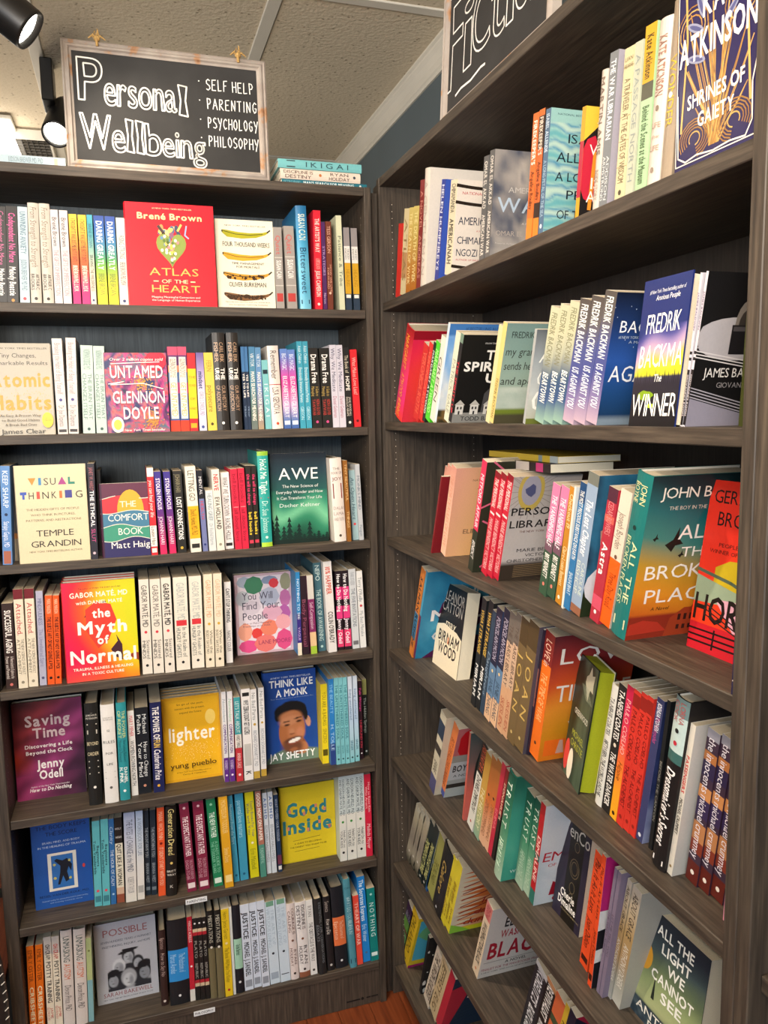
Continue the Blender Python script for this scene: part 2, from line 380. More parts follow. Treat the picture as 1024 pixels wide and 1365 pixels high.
# ------------------------------------------------------------------ books
def lum(c): return .3*c[0]+.6*c[1]+.1*c[2]
def make_book(name, th, Wd, h, bg, bands='', texts='', title='', hard=False, cover=None, art=None, pages='e9dfc6', matte=False, spinecol=None):
    """book standing spine forward: x thickness, y depth from the spine, z up; front cover faces +x"""
    root = empty(name); mb = MB(); B = hx(bg); CV = hx(cover) if cover else B
    e = .0022 if hard else .0006; over = .003 if hard else 0
    bul = min(.13*th, .003) if hard else .0
    n = 5 if hard else 1
    arc = [(th*i/n, -bul*(1-(2*i/n-1)**2)) for i in range(n+1)]
    outer = [(0, Wd)]+arc+[(th, Wd)]; inner = [(e, Wd)]+[(min(max(x, e), th-e), y+e) for x, y in arc]+[(th-e, Wd)]
    lv = {0.0, 1.0}; grad = None; BL = []
    if bands.startswith('G:'): grad = bands[2:].split(','); lv |= {i/10 for i in range(11)}
    elif bands:
        for b in bands.split(';'):
            r_, c_ = b.split(':'); a_, b_ = r_.split('-'); a_, b_ = float(a_ or 0), float(b_); BL.append((a_, b_, hx(c_))); lv |= {round(1-a_, 4), round(1-b_, 4)}
    lv = sorted(lv); base = len(mb.v); m = len(outer)
    for z in lv:
        for x, y in outer: mb.v.append((x, y, z*h))
    for k in range(len(lv)-1):
        tm = 1-(lv[k]+lv[k+1])/2; col = B
        for a_, b_, c_ in BL:
            if a_ <= tm <= b_: col = c_
        for i in range(m-1):
            q = (base+k*m+i, base+k*m+i+1, base+(k+1)*m+i+1, base+(k+1)*m+i); mb.f.append(q)
            isp = 0 < i < m-2
            if grad and (isp or not cover):
                c0, c1 = ramp(1-lv[k], *grad), ramp(1-lv[k+1], *grad); mb.c.append([c0, c0, c1, c1])
            else: mb.c.append(col if isp else CV)
    ib = len(mb.v)
    for z in (0, h):
        for x, y in inner: mb.v.append((x, y, z))
    top, bot = base+(len(lv)-1)*m, base; W2 = hx('d8d2c4')
    for i in range(m-1):
        mb.f.append((ib+m+i, ib+m+i+1, ib+i+1, ib+i)); mb.c.append(W2)
        mb.f.append((top+i, top+i+1, ib+m+i+1, ib+m+i)); mb.c.append(CV if hard else W2)
        mb.f.append((bot+i+1, bot+i, ib+i, ib+i+1)); mb.c.append(CV)
    for i in (0, m-1): # fore edges of the boards
        q = [base+k*m+i for k in range(len(lv))]+[ib+m+i, ib+i]
        mb.f.append(tuple(q if i else q[::-1])); mb.c.append(CV)
    # print on the spine
    def sp(x, y, e_): # x runs down the spine, y across it
        a = y; k = max(0, min(1, a/th)); return (a, -bul*(1-(2*k-1)**2)-e_-(.0004 if hard else 0), h-x)
    tx = texts
    if not tx and title: tx = '.06-.86 %s %s' % ('161616' if lum(B) > .22 else 'f2f0ea', title)
    for q in tx.split(';'):
        q = q.strip()
        if not q or q == '-': continue
        rg, c_, s_ = q.split(' ', 2); a_, b_ = (float(v) for v in rg.split('-'))
        if s_[0] == '@': # little round mark
            k = min(th*.22, .0035); cx, cy = (a_+b_)/2*h, th/2; mb.face([sp(cx+k*cos(2*pi*i/10), cy+k*sin(2*pi*i/10), .0004) for i in range(10)], hx(c_)); continue
        if s_[0] == '#': # plain printed patch
            mb.face([sp(a_*h, th*.12, .0003), sp(b_*h, th*.12, .0003), sp(b_*h, th*.88, .0003), sp(a_*h, th*.88, .0003)], hx(c_)); continue
        if s_[0] == '=': # words set across the spine
            ws = s_[1:].split('/'); st = (b_-a_)*h/len(ws)
            for i, w_ in enumerate(ws):
                z = h-(a_*h+(i+.8)*st); ink(mb, lambda x, y, e_: (x, -bul*(1-(2*max(0,min(1,x/th))-1)**2)-e_-(.0004 if hard else 0), y), w_, th*.08, th*.92, z, min(st*.55, th*.3), hx(c_), .0004, 0, True, 1.2)
            continue
        it = 0; bd = 0
        while s_[0] in '*~': bd = .1 if s_[0] == '*' else bd; it = .2 if s_[0] == '~' else it; s_ = s_[1:]
        ls = s_.split('/'); nL = len(ls); cap = th*(.56 if nL == 1 else .86/nL*.72); cap = min(cap, .021)
        for i, l_ in enumerate(ls):
            yb = th/2-cap/2 if nL == 1 else th*(.93-(i+1)*.86/nL)+th*.03
            ink(mb, sp, l_, a_*h, b_*h, yb, cap, hx(c_), .0004, it, True, 1.6, .35, bd)
    # print on the front cover
    def cv(x, y, e_): return (th+e_, x, y)
    if art and art in ARTS:
        ARTS[art](Art(mb, cv, Wd, h))
    co = mb.build('cover', M_MATTE if matte else M_COVER, root)
    pg = MB(); c = hx(pages)
    pg.box(e, th-e, e+.0005, Wd-over-.0006, over, h-over-(.0006 if not hard else 0), c)
    pg.build('page_block', M_PAGES, root)
    return root
ARTS = {}
def art(f): ARTS[f.__name__[2:]] = f; return f
@art
def a_atlas(A):
    A.rect(0, 0, 1, 1, 'e01a2c'); A.t('#1 NEW YORK TIMES BESTSELLER', .3, .75, .055, .012, 'f0d9a8'); A.t('Brené Brown', .13, .87, .155, .058, 'f3dca0', bold=.12)
    for i in range(16): A.ell(.5+random.uniform(-.12, .12), .27+random.uniform(-.035, .05), .045, .02, random.choice(['4a6a8c', 'c9925a', '3f4a63', '8b5f7a', 'd9c08c', 'e8e2d0', 'f3c76b']), rot=random.uniform(0, 180))
    A.line([(.62,.2),(.58,.26)], .012, 'e8c46a'); A.line([(.36,.22),(.42,.29),(.38,.33)], .016, '4a3a3a'); A.line([(.68,.21),(.66,.3),(.7,.33)], .008, '8cb0d8')
    A.poly([(.5+.17*sin(t)**3*1.0, .43-.0115*(13*cos(t)-5*cos(2*t)-2*cos(3*t)-cos(4*t))) for t in [2*pi*i/28 for i in range(28)]], '8a9a4a')
    for i in range(46):
        t = random.uniform(0, 2*pi); r = random.uniform(0, .85); x, y = .5+r*.16*sin(t)**3, .43-r*.011*(13*cos(t)-5*cos(2*t)-2*cos(3*t)-cos(4*t)); A.ell(x, y, .017, .017, random.choice(['f2eed8', 'e9c75c', '5f7a3c', 'f2eed8', 'd98a8a', '49622e', '6a8fb0']), 7)
    A.t('ATLAS', .23, .8, .70, .072, 'e8b560'); A.t('OF THE', .36, .68, .775, .036, 'f1dfae'); A.line([(.28,.757),(.33,.757)], .006, 'f1dfae'); A.line([(.7,.757),(.75,.757)], .006, 'f1dfae')
    A.t('HEART', .24, .82, .865, .07, 'e8b560'); A.t('Mapping Meaningful Connection and', .25, .8, .92, .018, 'f6ece0'); A.t('the Language of Human Experience', .25, .8, .95, .018, 'f6ece0')
@art
def a_weeks(A):
    A.rect(0, 0, 1, 1, 'ece5cf'); A.t('NEW YORK TIMES BESTSELLER', .12, .92, .075, .016, '2b2a26')
    for y, c, d in ((.15, 'a9a51c', '5a5a14'), (.4, 'd9a52c', '8a6418'), (.62, 'c9932c', '3a2410'), (.85, '7a5430', '241408')):
        A.poly([(.13, y-.035), (.11, y-.005), (.2, y+.045), (.45, y+.06), (.7, y+.045), (.86, y+.01), (.93, y-.02), (.93, y-.035), (.82, y-.015), (.6, y-.005), (.4, y-.012), (.2, y-.03)], c)
        A.line([(.14, y-.02), (.35, y+.012), (.6, y+.018), (.82, y)], .007, d); A.line([(.9, y-.02), (.95, y-.045)], .012, '2a2412'); A.ell(.12, y-.02, .012, .014, '2a1c10', 8)
        if y > .5:
            for i in range(26 if y < .8 else 60): A.blob(random.uniform(.18, .82), y+random.uniform(0, .04), random.uniform(.006, .03), '3a2208', 6)
    A.t('FOUR THOUSAND WEEKS', .12, .93, .3, .05, '1f1e1c'); A.t('TIME MANAGEMENT', .26, .82, .5, .024, '1f1e1c'); A.t('FOR MORTALS', .34, .74, .54, .024, '1f1e1c')
    A.t('OLIVER BURKEMAN', .2, .84, .75, .05, '1f1e1c'); A.t('This is the most important book ever written about', .12, .9, .93, .014, '5a564c'); A.t('time management. Comforting, fascinating', .18, .85, .96, .014, '5a564c')
@art
def a_habits(A):
    A.rect(0, 0, 1, 1, 'aca698'); A.t('#1 NEW YORK TIMES BESTSELLER', .1, .97, .065, .018, '2c2c2c'); A.t('Tiny Changes,', .22, .78, .155, .045, '262626'); A.t('Remarkable Results', .08, .95, .235, .04, '262626')
    A.t('Atomic', .06, .97, .47, .15, 'd08e22', bold=.14); A.t('Habits', .06, .97, .72, .15, 'd08e22', bold=.14)
    for i in range(160): A.ell(random.uniform(.02, .98), random.gauss(.62, .1), .006, .006, 'e0ac4c', 4)
    A.t('An Easy & Proven Way', .2, .8, .8, .026, '4a4338'); A.t('to Build Good Habits', .22, .78, .85, .026, '4a4338'); A.t('& Break Bad Ones', .27, .73, .9, .026, '4a4338')
    A.ell(.9, .84, .085, .085, 'f0c22c', 20); A.t('MORE THAN', .85, .95, .825, .012, '8a5a10'); A.t('5 MILLION', .84, .96, .85, .014, '8a5a10'); A.t('James Clear', .2, .86, .985, .05, '2a2a2a')
@art
def a_untamed(A):
    def f(x, y):
        q = fbm(x*4+3*fbm(x*3, y*4, 3), y*5+3*fbm(x*3, y*3, 5), 7); return ramp(q*2.1-.55, '1e2748', '30204a', '7a2a6c', 'c43a7c', '37667a', 'c9344a', 'b06a6a', '8a3a7c', '2a3560')
    A.grid(f, 46, 56)
    for i in range(120): A.blob(.6+random.gauss(0, .08), .38+random.gauss(0, .06), .012, 'c8923a', 5)
    for i in range(160): A.blob(.72+random.gauss(0, .06), .85+random.gauss(0, .06), .012, 'c0843a', 5)
    A.ell(.82, .1, .17, .13, 'c9203c'); A.t('Over 2 million copies sold', .08, .93, .1, .034, 'f3eee8', .2); A.line([(.1,.14),(.5,.125),(.88,.115)], .006, 'f0ece6')
    A.t('UNTAMED', .08, .93, .315, .15, 'd4c9d0', bold=.09); A.line([(.05,.39),(.3,.36),(.08,.4),(.6,.385),(.92,.455)], .006, 'f0ece6')
    A.t('GLENNON', .1, .94, .63, .145, 'd4c9d0', bold=.09); A.t('DOYLE', .26, .83, .83, .145, 'ddd3d6', bold=.09); A.ell(.16, .9, .1, .1, 'e9e3d0', 20); A.ell(.16, .9, .065, .065, 'd8d04a', 16); A.t('#1 New York Times bestseller', .2, .92, .985, .03, 'f3eee8', .2)
@art
def a_visual(A):
    A.rect(0, 0, 1, 1, 'cfc4a2'); y = .2; c = 'w'
    A.poly([(.18, .13), (.29, .13), (.235, .205)], 'b5832c'); A.rect(.325, .13, .365, .205, '3a7fb0'); A.t('S', .4, .465, .205, .07, '3a3a3a'); A.t('U', .49, .57, .205, .07, '3a3a3a')
    A.poly([(.6, .205), (.72, .205), (.66, .125)], '9a3a7c'); A.rect(.745, .13, .775, .205, '2f7f6c'); A.rect(.745, .18, .84, .205, '2f7f6c')
    A.rect(.06, .27, .15, .3, '3550a8'); A.rect(.09, .27, .122, .345, '3550a8'); A.t('H', .18, .25, .345, .07, '33302c'); A.rect(.29, .27, .335, .345, 'd6483a'); A.t('N', .37, .46, .345, .07, '33302c')
    A.t('K', .5, .57, .345, .07, '33302c'); A.rect(.61, .27, .65, .345, 'dc6a34'); A.rect(.69, .265, .79, .345, '3b3c86'); A.t('G', .84, .94, .345, .07, '33302c')
    A.t('THE HIDDEN GIFTS OF PEOPLE', .13, .88, .465, .022, '6b6250'); A.t('WHO THINK IN PICTURES,', .19, .82, .52, .022, '6b6250'); A.t('PATTERNS, AND ABSTRACTIONS', .12, .9, .575, .022, '6b6250')
    A.t('TEMPLE', .25, .78, .73, .062, '2c2a28'); A.t('GRANDIN', .17, .88, .84, .062, '2c2a28'); A.t('NEW YORK TIMES BESTSELLING AUTHOR', .14, .89, .895, .018, '6b6250')
@art
def a_comfort(A):
    W_ = lambda y0, a, ph: [(i/16, y0+a*sin(i/16*2*pi+ph)) for i in range(17)]
    A.rect(0, 0, 1, 1, '5a2a42'); 
    for y0, a, ph, c in ((.19, .025, 2.2, 'c8323c'),): A.poly(W_(y0, a, ph)+[(1, 1), (0, 1)], c)
    A.ell(.62, .36, .3, .3, 'd1a032', 24, 0, 180) if 0 else A.ell(.62, .37, .28, .28, 'd1a032', 24)
    for y0, a, ph, c in ((.39, .02, .6, '3f7390'), (.58, .028, 2.4, '3c8c74'), (.76, .03, .4, '2c2858')):
        A.poly(W_(y0, a, ph)+[(1, 1), (0, 1)], c); A.line(W_(y0, a, ph), .008, 'd9d6c8')
    A.line(W_(.19, .025, 2.2)[:6], .008, 'd9d6c8'); A.line(W_(.19, .025, 2.2)[13:], .008, 'd9d6c8'); A.t('THE', .4, .74, .325, .08, 'e8e2cc'); A.t('COMFORT', .14, 1, .51, .09, 'dfe3d8'); A.t('BOOK', .34, .86, .7, .09, 'dfe3d8'); A.t('Matt Haig', .18, 1, .88, .085, 'eae8e2')
    A.rect(0, 0, .035, 1, '3a1c34')
@art
def a_awe(A):
    def f(x, y):
        if y < .42: return ramp(y/.42, '1b2430', '1f3a44', '215450')
        return ramp((y-.42)/.58+.12*sin(x*7+y*5), '215450', '2f8468', '6fb890', '2e8060', '1c5a44', '123c30')
    A.grid(f, 24, 40)
    for x, hh in ((.08, .33), (.0, .28), (.2, .2), (.3, .3), (.4, .13), (.47, .22), (.56, .1), (.66, .24), (.74, .1), (.82, .13), (.9, .08), (.97, .11)):
        for k in range(5): A.poly([(x-.035-.012*k, 1-hh+hh*.2*(k+1)), (x+.035+.012*k, 1-hh+hh*.2*(k+1)), (x, 1-hh+hh*.17*k)], '0f2a24')
    A.rect(0, .955, 1, 1, '10241f'); A.t('AWE', .14, .84, .29, .125, 'e6ebe8'); A.t('The New Science of', .2, .84, .38, .032, 'dfe6e2'); A.t('Everyday Wonder and How', .09, .92, .445, .032, 'dfe6e2'); A.t('It Can Transform Your Life', .1, .9, .51, .032, 'dfe6e2'); A.t('Dacher Keltner', .14, .86, .595, .04, 'd4e2dc')
@art
def a_myth(A):
    def f(x, y):
        t = x+.25*sin(y*3.4+.6)-.12; q = ramp(t, 'd31248', 'd8203a', 'e8591c', 'e9b41c', 'd8c81c', 'c9c81c')
        if y > .8: q = mixc(q, hx('e96a1c'), min(1, (y-.8)*4*(.4+.6*x)))
        return q
    A.grid(f, 40, 48); A.poly([(.28, .36), (.34, .27), (.45, .22), (.58, .2), (.62, .3), (.5, .26), (.38, .33)], '3a2230'); A.poly([(.3, .28), (.45, .2), (.65, .24), (.72, .4), (.6, .6), (.45, .68), (.3, .5)], 'cf3a2c'); A.poly([(.62,.7),(.72,.62),(.7,.55),(.78,.66),(.78,.82),(.68,.78)], '40202c'); A.poly([(.95, .75), (1, .76), (1, .84), (.85, .78)], '8a3a1c')
    A.t('The author of WHEN THE BODY SAYS NO', .22, .8, .075, .016, '4a1c28'); A.t('GABOR MATÉ, MD', .1, .9, .155, .05, 'f3ead8', bold=.08); A.t('with DANIEL MATÉ', .18, .82, .225, .034, 'f3ead8', bold=.06)
    A.t('the', .39, .64, .365, .085, 'f7f1e4', bold=.14); A.t('Myth', .18, .86, .525, .12, 'f7f1e4', bold=.14); A.t('of', .44, .6, .635, .08, 'f7f1e4', bold=.14); A.t('Normal', .06, .97, .82, .13, 'f7f1e4', bold=.14)
    A.t('TRAUMA, ILLNESS & HEALING', .09, .92, .89, .026, 'f3ead8', bold=.08); A.t('IN A TOXIC CULTURE', .21, .79, .94, .026, 'f3ead8', bold=.08)
@art
def a_people(A):
    A.rect(0, 0, 1, 1, 'bfa4b0'); A.rect(.05, .03, .95, .97, 'd5ccd6')
    for x, y, r, q, c in ((.17,.1,.12,.8,'9aa6b8'), (.62,.09,.14,.5,'7a8aa6'), (.9,.12,.09,1.6,'8a8a72'), (.33,.14,.15,1,'3f7a5c'), (.69,.13,.08,1,'c43a44'), (.13,.3,.11,1.2,'b7bcc4'), (.6,.3,.16,1,'a9b0c4'), (.88,.33,.09,1.6,'b46a9c'), (.86,.52,.1,1.4,'a85a9a'), (.28,.42,.15,.8,'c6bcc8'), (.64,.5,.16,.8,'d0a0b4'),
        (.15,.72,.12,1.2,'dc9a84'), (.36,.745,.09,1,'cf3f3c'), (.58,.69,.14,1,'d97a62'), (.83,.63,.13,1,'d99aa0'), (.2,.9,.15,.7,'d14a82'), (.5,.88,.18,.8,'d7706c'), (.84,.85,.14,1.2,'cf4a7c')): A.blob(x, y, r*1.12, c, 8, .06, q)
    A.t('You Will', .12, .66, .32, .09, '4a4658'); A.t('Find Your', .12, .78, .44, .09, '4a4658'); A.t('People', .12, .56, .57, .09, '4a4658'); A.t('How to Make Meaningful', .12, .62, .625, .022, '6a4a5c'); A.t('Friendships as an Adult', .12, .6, .66, .022, '6a4a5c'); A.t('LANE MOORE', .38, .95, .89, .05, '8a3458')
@art
def a_saving(A):
    def f(x, y):
        q = sin(y*30+8*fbm(x*2.2, y*2, 2)+x*4)*.5+.5; b = ramp(x*.6+y*.6-.1, '5a1c20', '8c2c34', '7a2a50', '9a3c72', '4a2440', '321c30')
        if .45 < y < .75 and x < .3: b = mixc(b, hx('c8401c'), (1-x/.3)*(1-abs(y-.6)/.15)*.9)
        if y > .75: b = mixc(b, hx('a03468'), .5*(1-x))
        return tuple(c*(.62+.5*q) for c in b)
    A.grid(f, 50, 70); A.t('Saving', .17, .82, .25, .105, 'c9b4b4', bold=.12); A.t('Time', .27, .74, .375, .1, 'c9b4b4', bold=.12); A.t('Discovering a Life', .15, .84, .475, .036, 'f0eae6', bold=.1); A.t('Beyond the Clock', .16, .84, .54, .036, 'f0eae6', bold=.1)
    A.t('Jenny', .3, .7, .69, .085, 'ece6e4', bold=.12); A.t('Odell', .33, .67, .8, .085, 'ece6e4', bold=.12); A.t('Author of the New York Times bestseller', .2, .76, .88, .014, 'ece6e4'); A.t('How to Do Nothing', .18, .79, .925, .035, 'f0eae6', .2, bold=.1)
@art
def a_lighter(A):
    A.rect(0, 0, 1, 1, 'd9a01c'); A.rect(.035, .03, .965, .97, 'e0ab1e'); A.t('let go of the past,', .26, .72, .1, .022, '2a2410'); A.t('connect with the present,', .22, .74, .15, .022, '2a2410'); A.t('expand the future', .3, .68, .2, .022, '2a2410')
    A.ell(.83, .27, .09, .09, 'efcf6a', 20); A.t('lighter', .1, .9, .52, .16, 'f6f1e2', bold=.08)
    for i in range(220): A.ell(random.gauss(.5, .22), random.gauss(.62, .09), .004, .004, 'f4e6b4', 4)
    A.t('yung pueblo', .1, .9, .83, .06, '1f1a10'); A.t('#1 New York Times bestselling author of', .2, .8, .89, .012, '3a3010'); A.t('Clarity & Connection', .3, .72, .92, .014, '3a3010')
@art
def a_monk(A):
    A.rect(0, 0, 1, 1, '1e4a9c'); A.t('#1 NEW YORK TIMES BESTSELLER', .13, .9, .075, .018, 'dfe8f4'); A.t('THINK LIKE', .1, .95, .17, .075, 'f4f6f8', bold=.12); A.t('A MONK', .22, .84, .275, .075, 'f4f6f8', bold=.12); A.t('Train Your Mind for Peace and Purpose Every Day', .12, .94, .305, .014, 'b8c8e0')
    D = '19181b'
    soft(A, '1e4a9c', [(.55,1.1,.66,.46,0,'647c6c',.04), (.1,1.12,.3,.3,0,'5c7464',.06), (.9,1.08,.3,.36,0,'6c8474',.06), (.62,.83,.15,.17,-10,'8a5238',.06), (.7,.86,.1,.12,0,'b87850',.2),
      (.82,.575,.05,.105,-6,'d39a7c',.1), (.47,.47,.27,.2,0,D,.06), (.34,.43,.17,.12,-20,D,.08), (.55,.4,.24,.12,8,D,.07), (.25,.47,.07,.13,10,D,.1), (.76,.47,.05,.16,-8,D,.1), (.5,.655,.25,.39,6,'a9683f',.04), (.47,.5,.2,.1,-4,'bd7d55',.3), (.58,.64,.16,.3,6,'b9774f',.3), (.47,.545,.2,.09,-8,'c98a64',.35), (.66,.69,.08,.1,0,'c98462',.5),
      (.5,.83,.2,.14,8,'6c4230',.35), (.52,.76,.17,.05,-10,'5a382a',.3), (.4,.555,.075,.014,-8,'2a1c18',.4), (.63,.525,.08,.014,-10,'2a1c18',.4), (.41,.592,.055,.022,-8,'5c3826',.4), (.64,.562,.055,.022,-8,'5c3826',.4), (.41,.594,.03,.01,-8,'1c1412',.4), (.64,.564,.03,.01,-8,'1c1412',.4),
      (.5,.67,.05,.06,0,'c08460',.5), (.5,.695,.055,.016,-6,'8a5236',.4), (.54,.775,.135,.055,-14,'8c4838',.15), (.545,.768,.12,.036,-14,'f2eee8',.12), (.52,.87,.08,.04,-10,'9c6040',.4)], 62, 66, 0, .3, 1, 1)
    A.t('JAY SHETTY', .05, .94, .965, .075, 'f4f6f8', bold=.1)
@art
def a_body(A):
    A.rect(0, 0, 1, 1, '1f4f9a'); A.t('THE BODY KEEPS', .08, .94, .07, .045, '101c3c'); A.t('THE SCORE', .24, .78, .15, .045, '101c3c'); A.t('BRAIN, MIND, AND BODY', .18, .82, .24, .024, 'b9c6da'); A.t('IN THE HEALING OF TRAUMA', .1, .92, .29, .024, 'b9c6da')
    A.rect(.25, .36, .74, .81, 'd8d5ca'); A.rect(.31, .39, .68, .78, '2e68ac')
    A.poly([(.5,.46),(.58,.44),(.66,.52),(.64,.6),(.6,.54),(.57,.6),(.6,.7),(.54,.72),(.5,.64),(.44,.74),(.4,.74),(.45,.6),(.46,.52),(.36,.45),(.4,.43)], '161a26')
    for x, y in ((.36,.5), (.62,.47), (.36,.66), (.62,.68)): A.blob(x, y, .025, 'b8b060', 7)
    A.ell(.86, .56, .025, .025, 'c9403c', 8); A.t('BESSEL VAN DER KOLK, M.D.', .08, .93, .87, .026, '0f1a38'); A.t('Essential reading for anyone interested in understanding', .12, .9, .92, .014, '9cb0d0'); A.t('and treating traumatic stress', .25, .8, .95, .014, '9cb0d0')
@art
def a_good(A):
    A.rect(0, 0, 1, 1, 'c9b321'); A.rect(.02, .01, .99, .985, 'd6bf27'); A.t('Good', .1, .84, .4, .17, '2f7f86', bold=.16); A.t('Inside', .02, .93, .62, .17, '2f7f86', bold=.16)
    for x, y in ((.14,.33), (.4,.38), (.62,.3), (.78,.36), (.1,.55), (.46,.6), (.68,.52), (.86,.6)): A.rect(x, y-.025, x+.045, y+.02, random.choice(['c86a52', 'd98a6c']))
    A.line([(.2,.72),(.7,.70)], .003, '4a4420'); A.t('A GUIDE TO BECOMING', .22, .72, .77, .02, '2a2a18'); A.t('THE PARENT YOU WANT TO BE', .14, .82, .815, .02, '2a2a18'); A.line([(.22,.86),(.68,.85)], .003, '4a4420')
@art
def a_possible(A):
    A.rect(0, 0, 1, 1, 'b9bac0'); A.t('POSSIBLE', .14, .86, .17, .085, '9a5a5a'); A.t('SEVEN HUNDRED YEARS of HUMANIST', .1, .92, .25, .026, '3c4254'); A.t('FREETHINKING, INQUIRY, and HOPE', .12, .9, .31, .026, '3c4254')
    L_ = []
    def head(x, y, r, c, hair, hat=0):
        L_.extend([(x, y+r*1.9, r*1.9, r*1.5, 0, '2a2c32', .1), (x, y-r*.15, r*1.05, r*1.3, 0, hair, .12), (x, y+r*.1, r*.78, r*1.02, 0, c, .12), (x-r*.3, y, r*.16, r*.07, 0, '4a4c50', .6), (x+r*.3, y, r*.16, r*.07, 0, '4a4c50', .6), (x, y+r*.4, r*.26, r*.07, 0, '5c5c60', .6), (x+r*.35, y+r*.2, r*.3, r*.7, 0, '8c8e94', .7)])
        if hat: L_.extend([(x, y-r*.7, r*1.7, r*.32, -12, '1a1b1f', .12), (x, y-r*.95, r*1.0, r*.6, -12, '1a1b1f', .12)])
    head(.53, .46, .1, 'b4b8bd', '33353a', 1); head(.37, .575, .1, 'a4a8ae', 'cfd1d4'); head(.68, .56, .09, 'a8acb2', '2a2c31'); head(.27, .73, .1, '9a9ea4', '26282c', 1); head(.78, .69, .11, '8c9096', '1c1e22', 1); head(.52, .74, .12, 'c4c7ca', 'a6a8ac')
    L_.append((.53, .9, .1, .1, 0, '9c9ea4', .2)); soft(A, lambda x, y: hx('b9bac0') if y < .62 else mixc(hx('b9bac0'), hx('6a6c72'), min(1, (y-.62)*3)), L_, 58, 44, .18, .36, .88, .86)
    A.t('SARAH BAKEWELL', .1, .9, .925, .05, '8c4a4c'); A.t('NEW YORK TIMES BESTSELLING AUTHOR OF HOW TO LIVE', .1, .9, .965, .016, '3c4254')
@art
def a_americanah(A):
    A.rect(0, 0, 1, 1, 'd9cfc4')
    for y in (.06, .23, .9): A.line([(i/12, y+.02*sin(i/12*pi)) for i in range(13)], .025, '2a2018')
    A.t('NATIONAL BESTSELLER', .1, .9, .15, .03, 'b5343c'); A.t('AMERICANAH', .06, .95, .46, .08, '14203c'); A.t('A NOVEL', .4, .6, .53, .02, 'b5343c'); A.t('CHIMAMANDA', .06, .95, .66, .075, '14203c'); A.t('NGOZI ADICHIE', .06, .95, .79, .075, '14203c'); A.t('AUTHOR OF HALF OF A YELLOW SUN', .06, .95, .84, .02, 'b5343c')
@art
def a_amwar(A):
    A.grid(lambda x, y: ramp(fbm(x*3, y*4, 4)*1.3-.15, '2c3244', '4c5260', '8a8784', 'a59f98', '5c6270'), 24, 36); A.t('AMERICAN', .25, .95, .38, .05, 'b8b4ae'); A.t('WAR', .08, .95, .56, .13, 'a9bccd', bold=.04); A.t('A NOVEL', .5, .75, .67, .02, 'c9c4bc'); A.t('OMAR EL AKKAD', .08, .95, .78, .045, 'a49c94'); A.t('Powerful. As haunting a postapocalyptic universe', .08, .95, .86, .016, 'b4b0aa')
@art
def a_petal(A):
    A.grid(lambda x, y: ramp(.5+.5*sin(y*38+5*fbm(x*3, y*4, 9)), '5fa0a8', '8fb8b0', '4a86a4', 'a9c4b8') if y > .1 else hx('8ab4b0'), 30, 70); A.t('NATIONAL BESTSELLER', .1, .6, .05, .015, '24404c'); A.t('ISABEL', .25, .95, .26, .07, '14202c'); A.t('ALLENDE', .12, .95, .41, .075, '14202c'); A.t('A LONG', .12, .75, .56, .07, '14202c'); A.t('PETAL', .3, .95, .70, .07, '14202c'); A.t('OF THE SEA', .18, .95, .86, .07, '14202c')
@art
def a_violeta(A):
    A.rect(0, 0, 1, 1, '191717'); A.blob(.12, .55, .2, 'b8243a', 10, .1, 2.2); A.poly([(0, .0), (.5, 0), (0, .3)], 'd9b33c'); A.line([(.2,.4),(.16,.9)], .03, 'd88a2c'); A.t('VIOLETA', .1, .95, .42, .09, 'f0ece0'); A.t('ISABEL', .16, .95, .72, .1, 'f0ece0'); A.t('ALLENDE', .1, .95, .84, .1, 'f0ece0'); A.line([(.2, .14), (.9, .12)], .006, 'e0dccc')
@art
def a_shrines(A):
    A.rect(0, 0, 1, 1, '241d4c')
    G = ['b98a44', 'd0a860', '9a7036']
    for k in range(22):
        x = .5+random.uniform(-.06, .06); s_ = (k-10.5)/10.5; hh = random.uniform(.2, .75)
        A.line([(x, .93), (x+s_*.12, .93-hh*.35), (x+s_*.28, .93-hh*.7), (x+s_*.4, .93-hh)], .006, G[k % 3]); A.line([(x+.01, .93), (x+.02+s_*.12, .93-hh*.35), (x+.015+s_*.28, .93-hh*.7), (x+s_*.4, .93-hh)], .004, G[(k+1) % 3])
    for sx in (-1, 1):
        for r in (.2, .17, .14, .11, .07): A.line([(.5+sx*(.24+r*cos(radians(a))), .86-.5*r*sin(radians(a))) for a in range(-30, 260, 24)], .006, G[int(r*100) % 3])
        for r in (.2, .16, .12): A.line([(.5+sx*(.3+r*cos(radians(a))), .3-.6*r*sin(radians(a))) for a in range(-60, 240, 24)], .006, G[int(r*100) % 3])
        A.line([(.5+sx*.4, .0), (.5+sx*.36, .35), (.5+sx*.42, .8)], .012, G[1])
    for x, y, rt in ((.24,.3,60), (.3,.2,20), (.68,.32,-50), (.26,.46,70), (.75,.13,-30), (.55,.1,80)): A.ell(x, y, .035, .075, '8f93ac', 12, rot=rt); A.ell(x, y, .018, .055, '4f5280', 10, rot=rt)
    A.line([(.03,.6),(.05,.93),(.15,.965),(.3,.95),(.5,.965),(.7,.955),(.88,.965),(.95,.9),(.94,.72),(.99,.6)], .007, 'ece4d4'); A.line([(.02,.02),(.02,.975),(.98,.975),(.98,.02)], .005, 'ece4d4')
    A.t('KATE', .33, .82, .27, .12, 'f0ece6', bold=.12); A.t('ATKINSON', .04, .97, .46, .13, 'f0ece6', bold=.12); A.t('SHRINES OF', .16, .86, .7, .07, 'eee8dc', bold=.1); A.t('GAIETY', .3, .74, .81, .07, 'eee8dc', bold=.1)
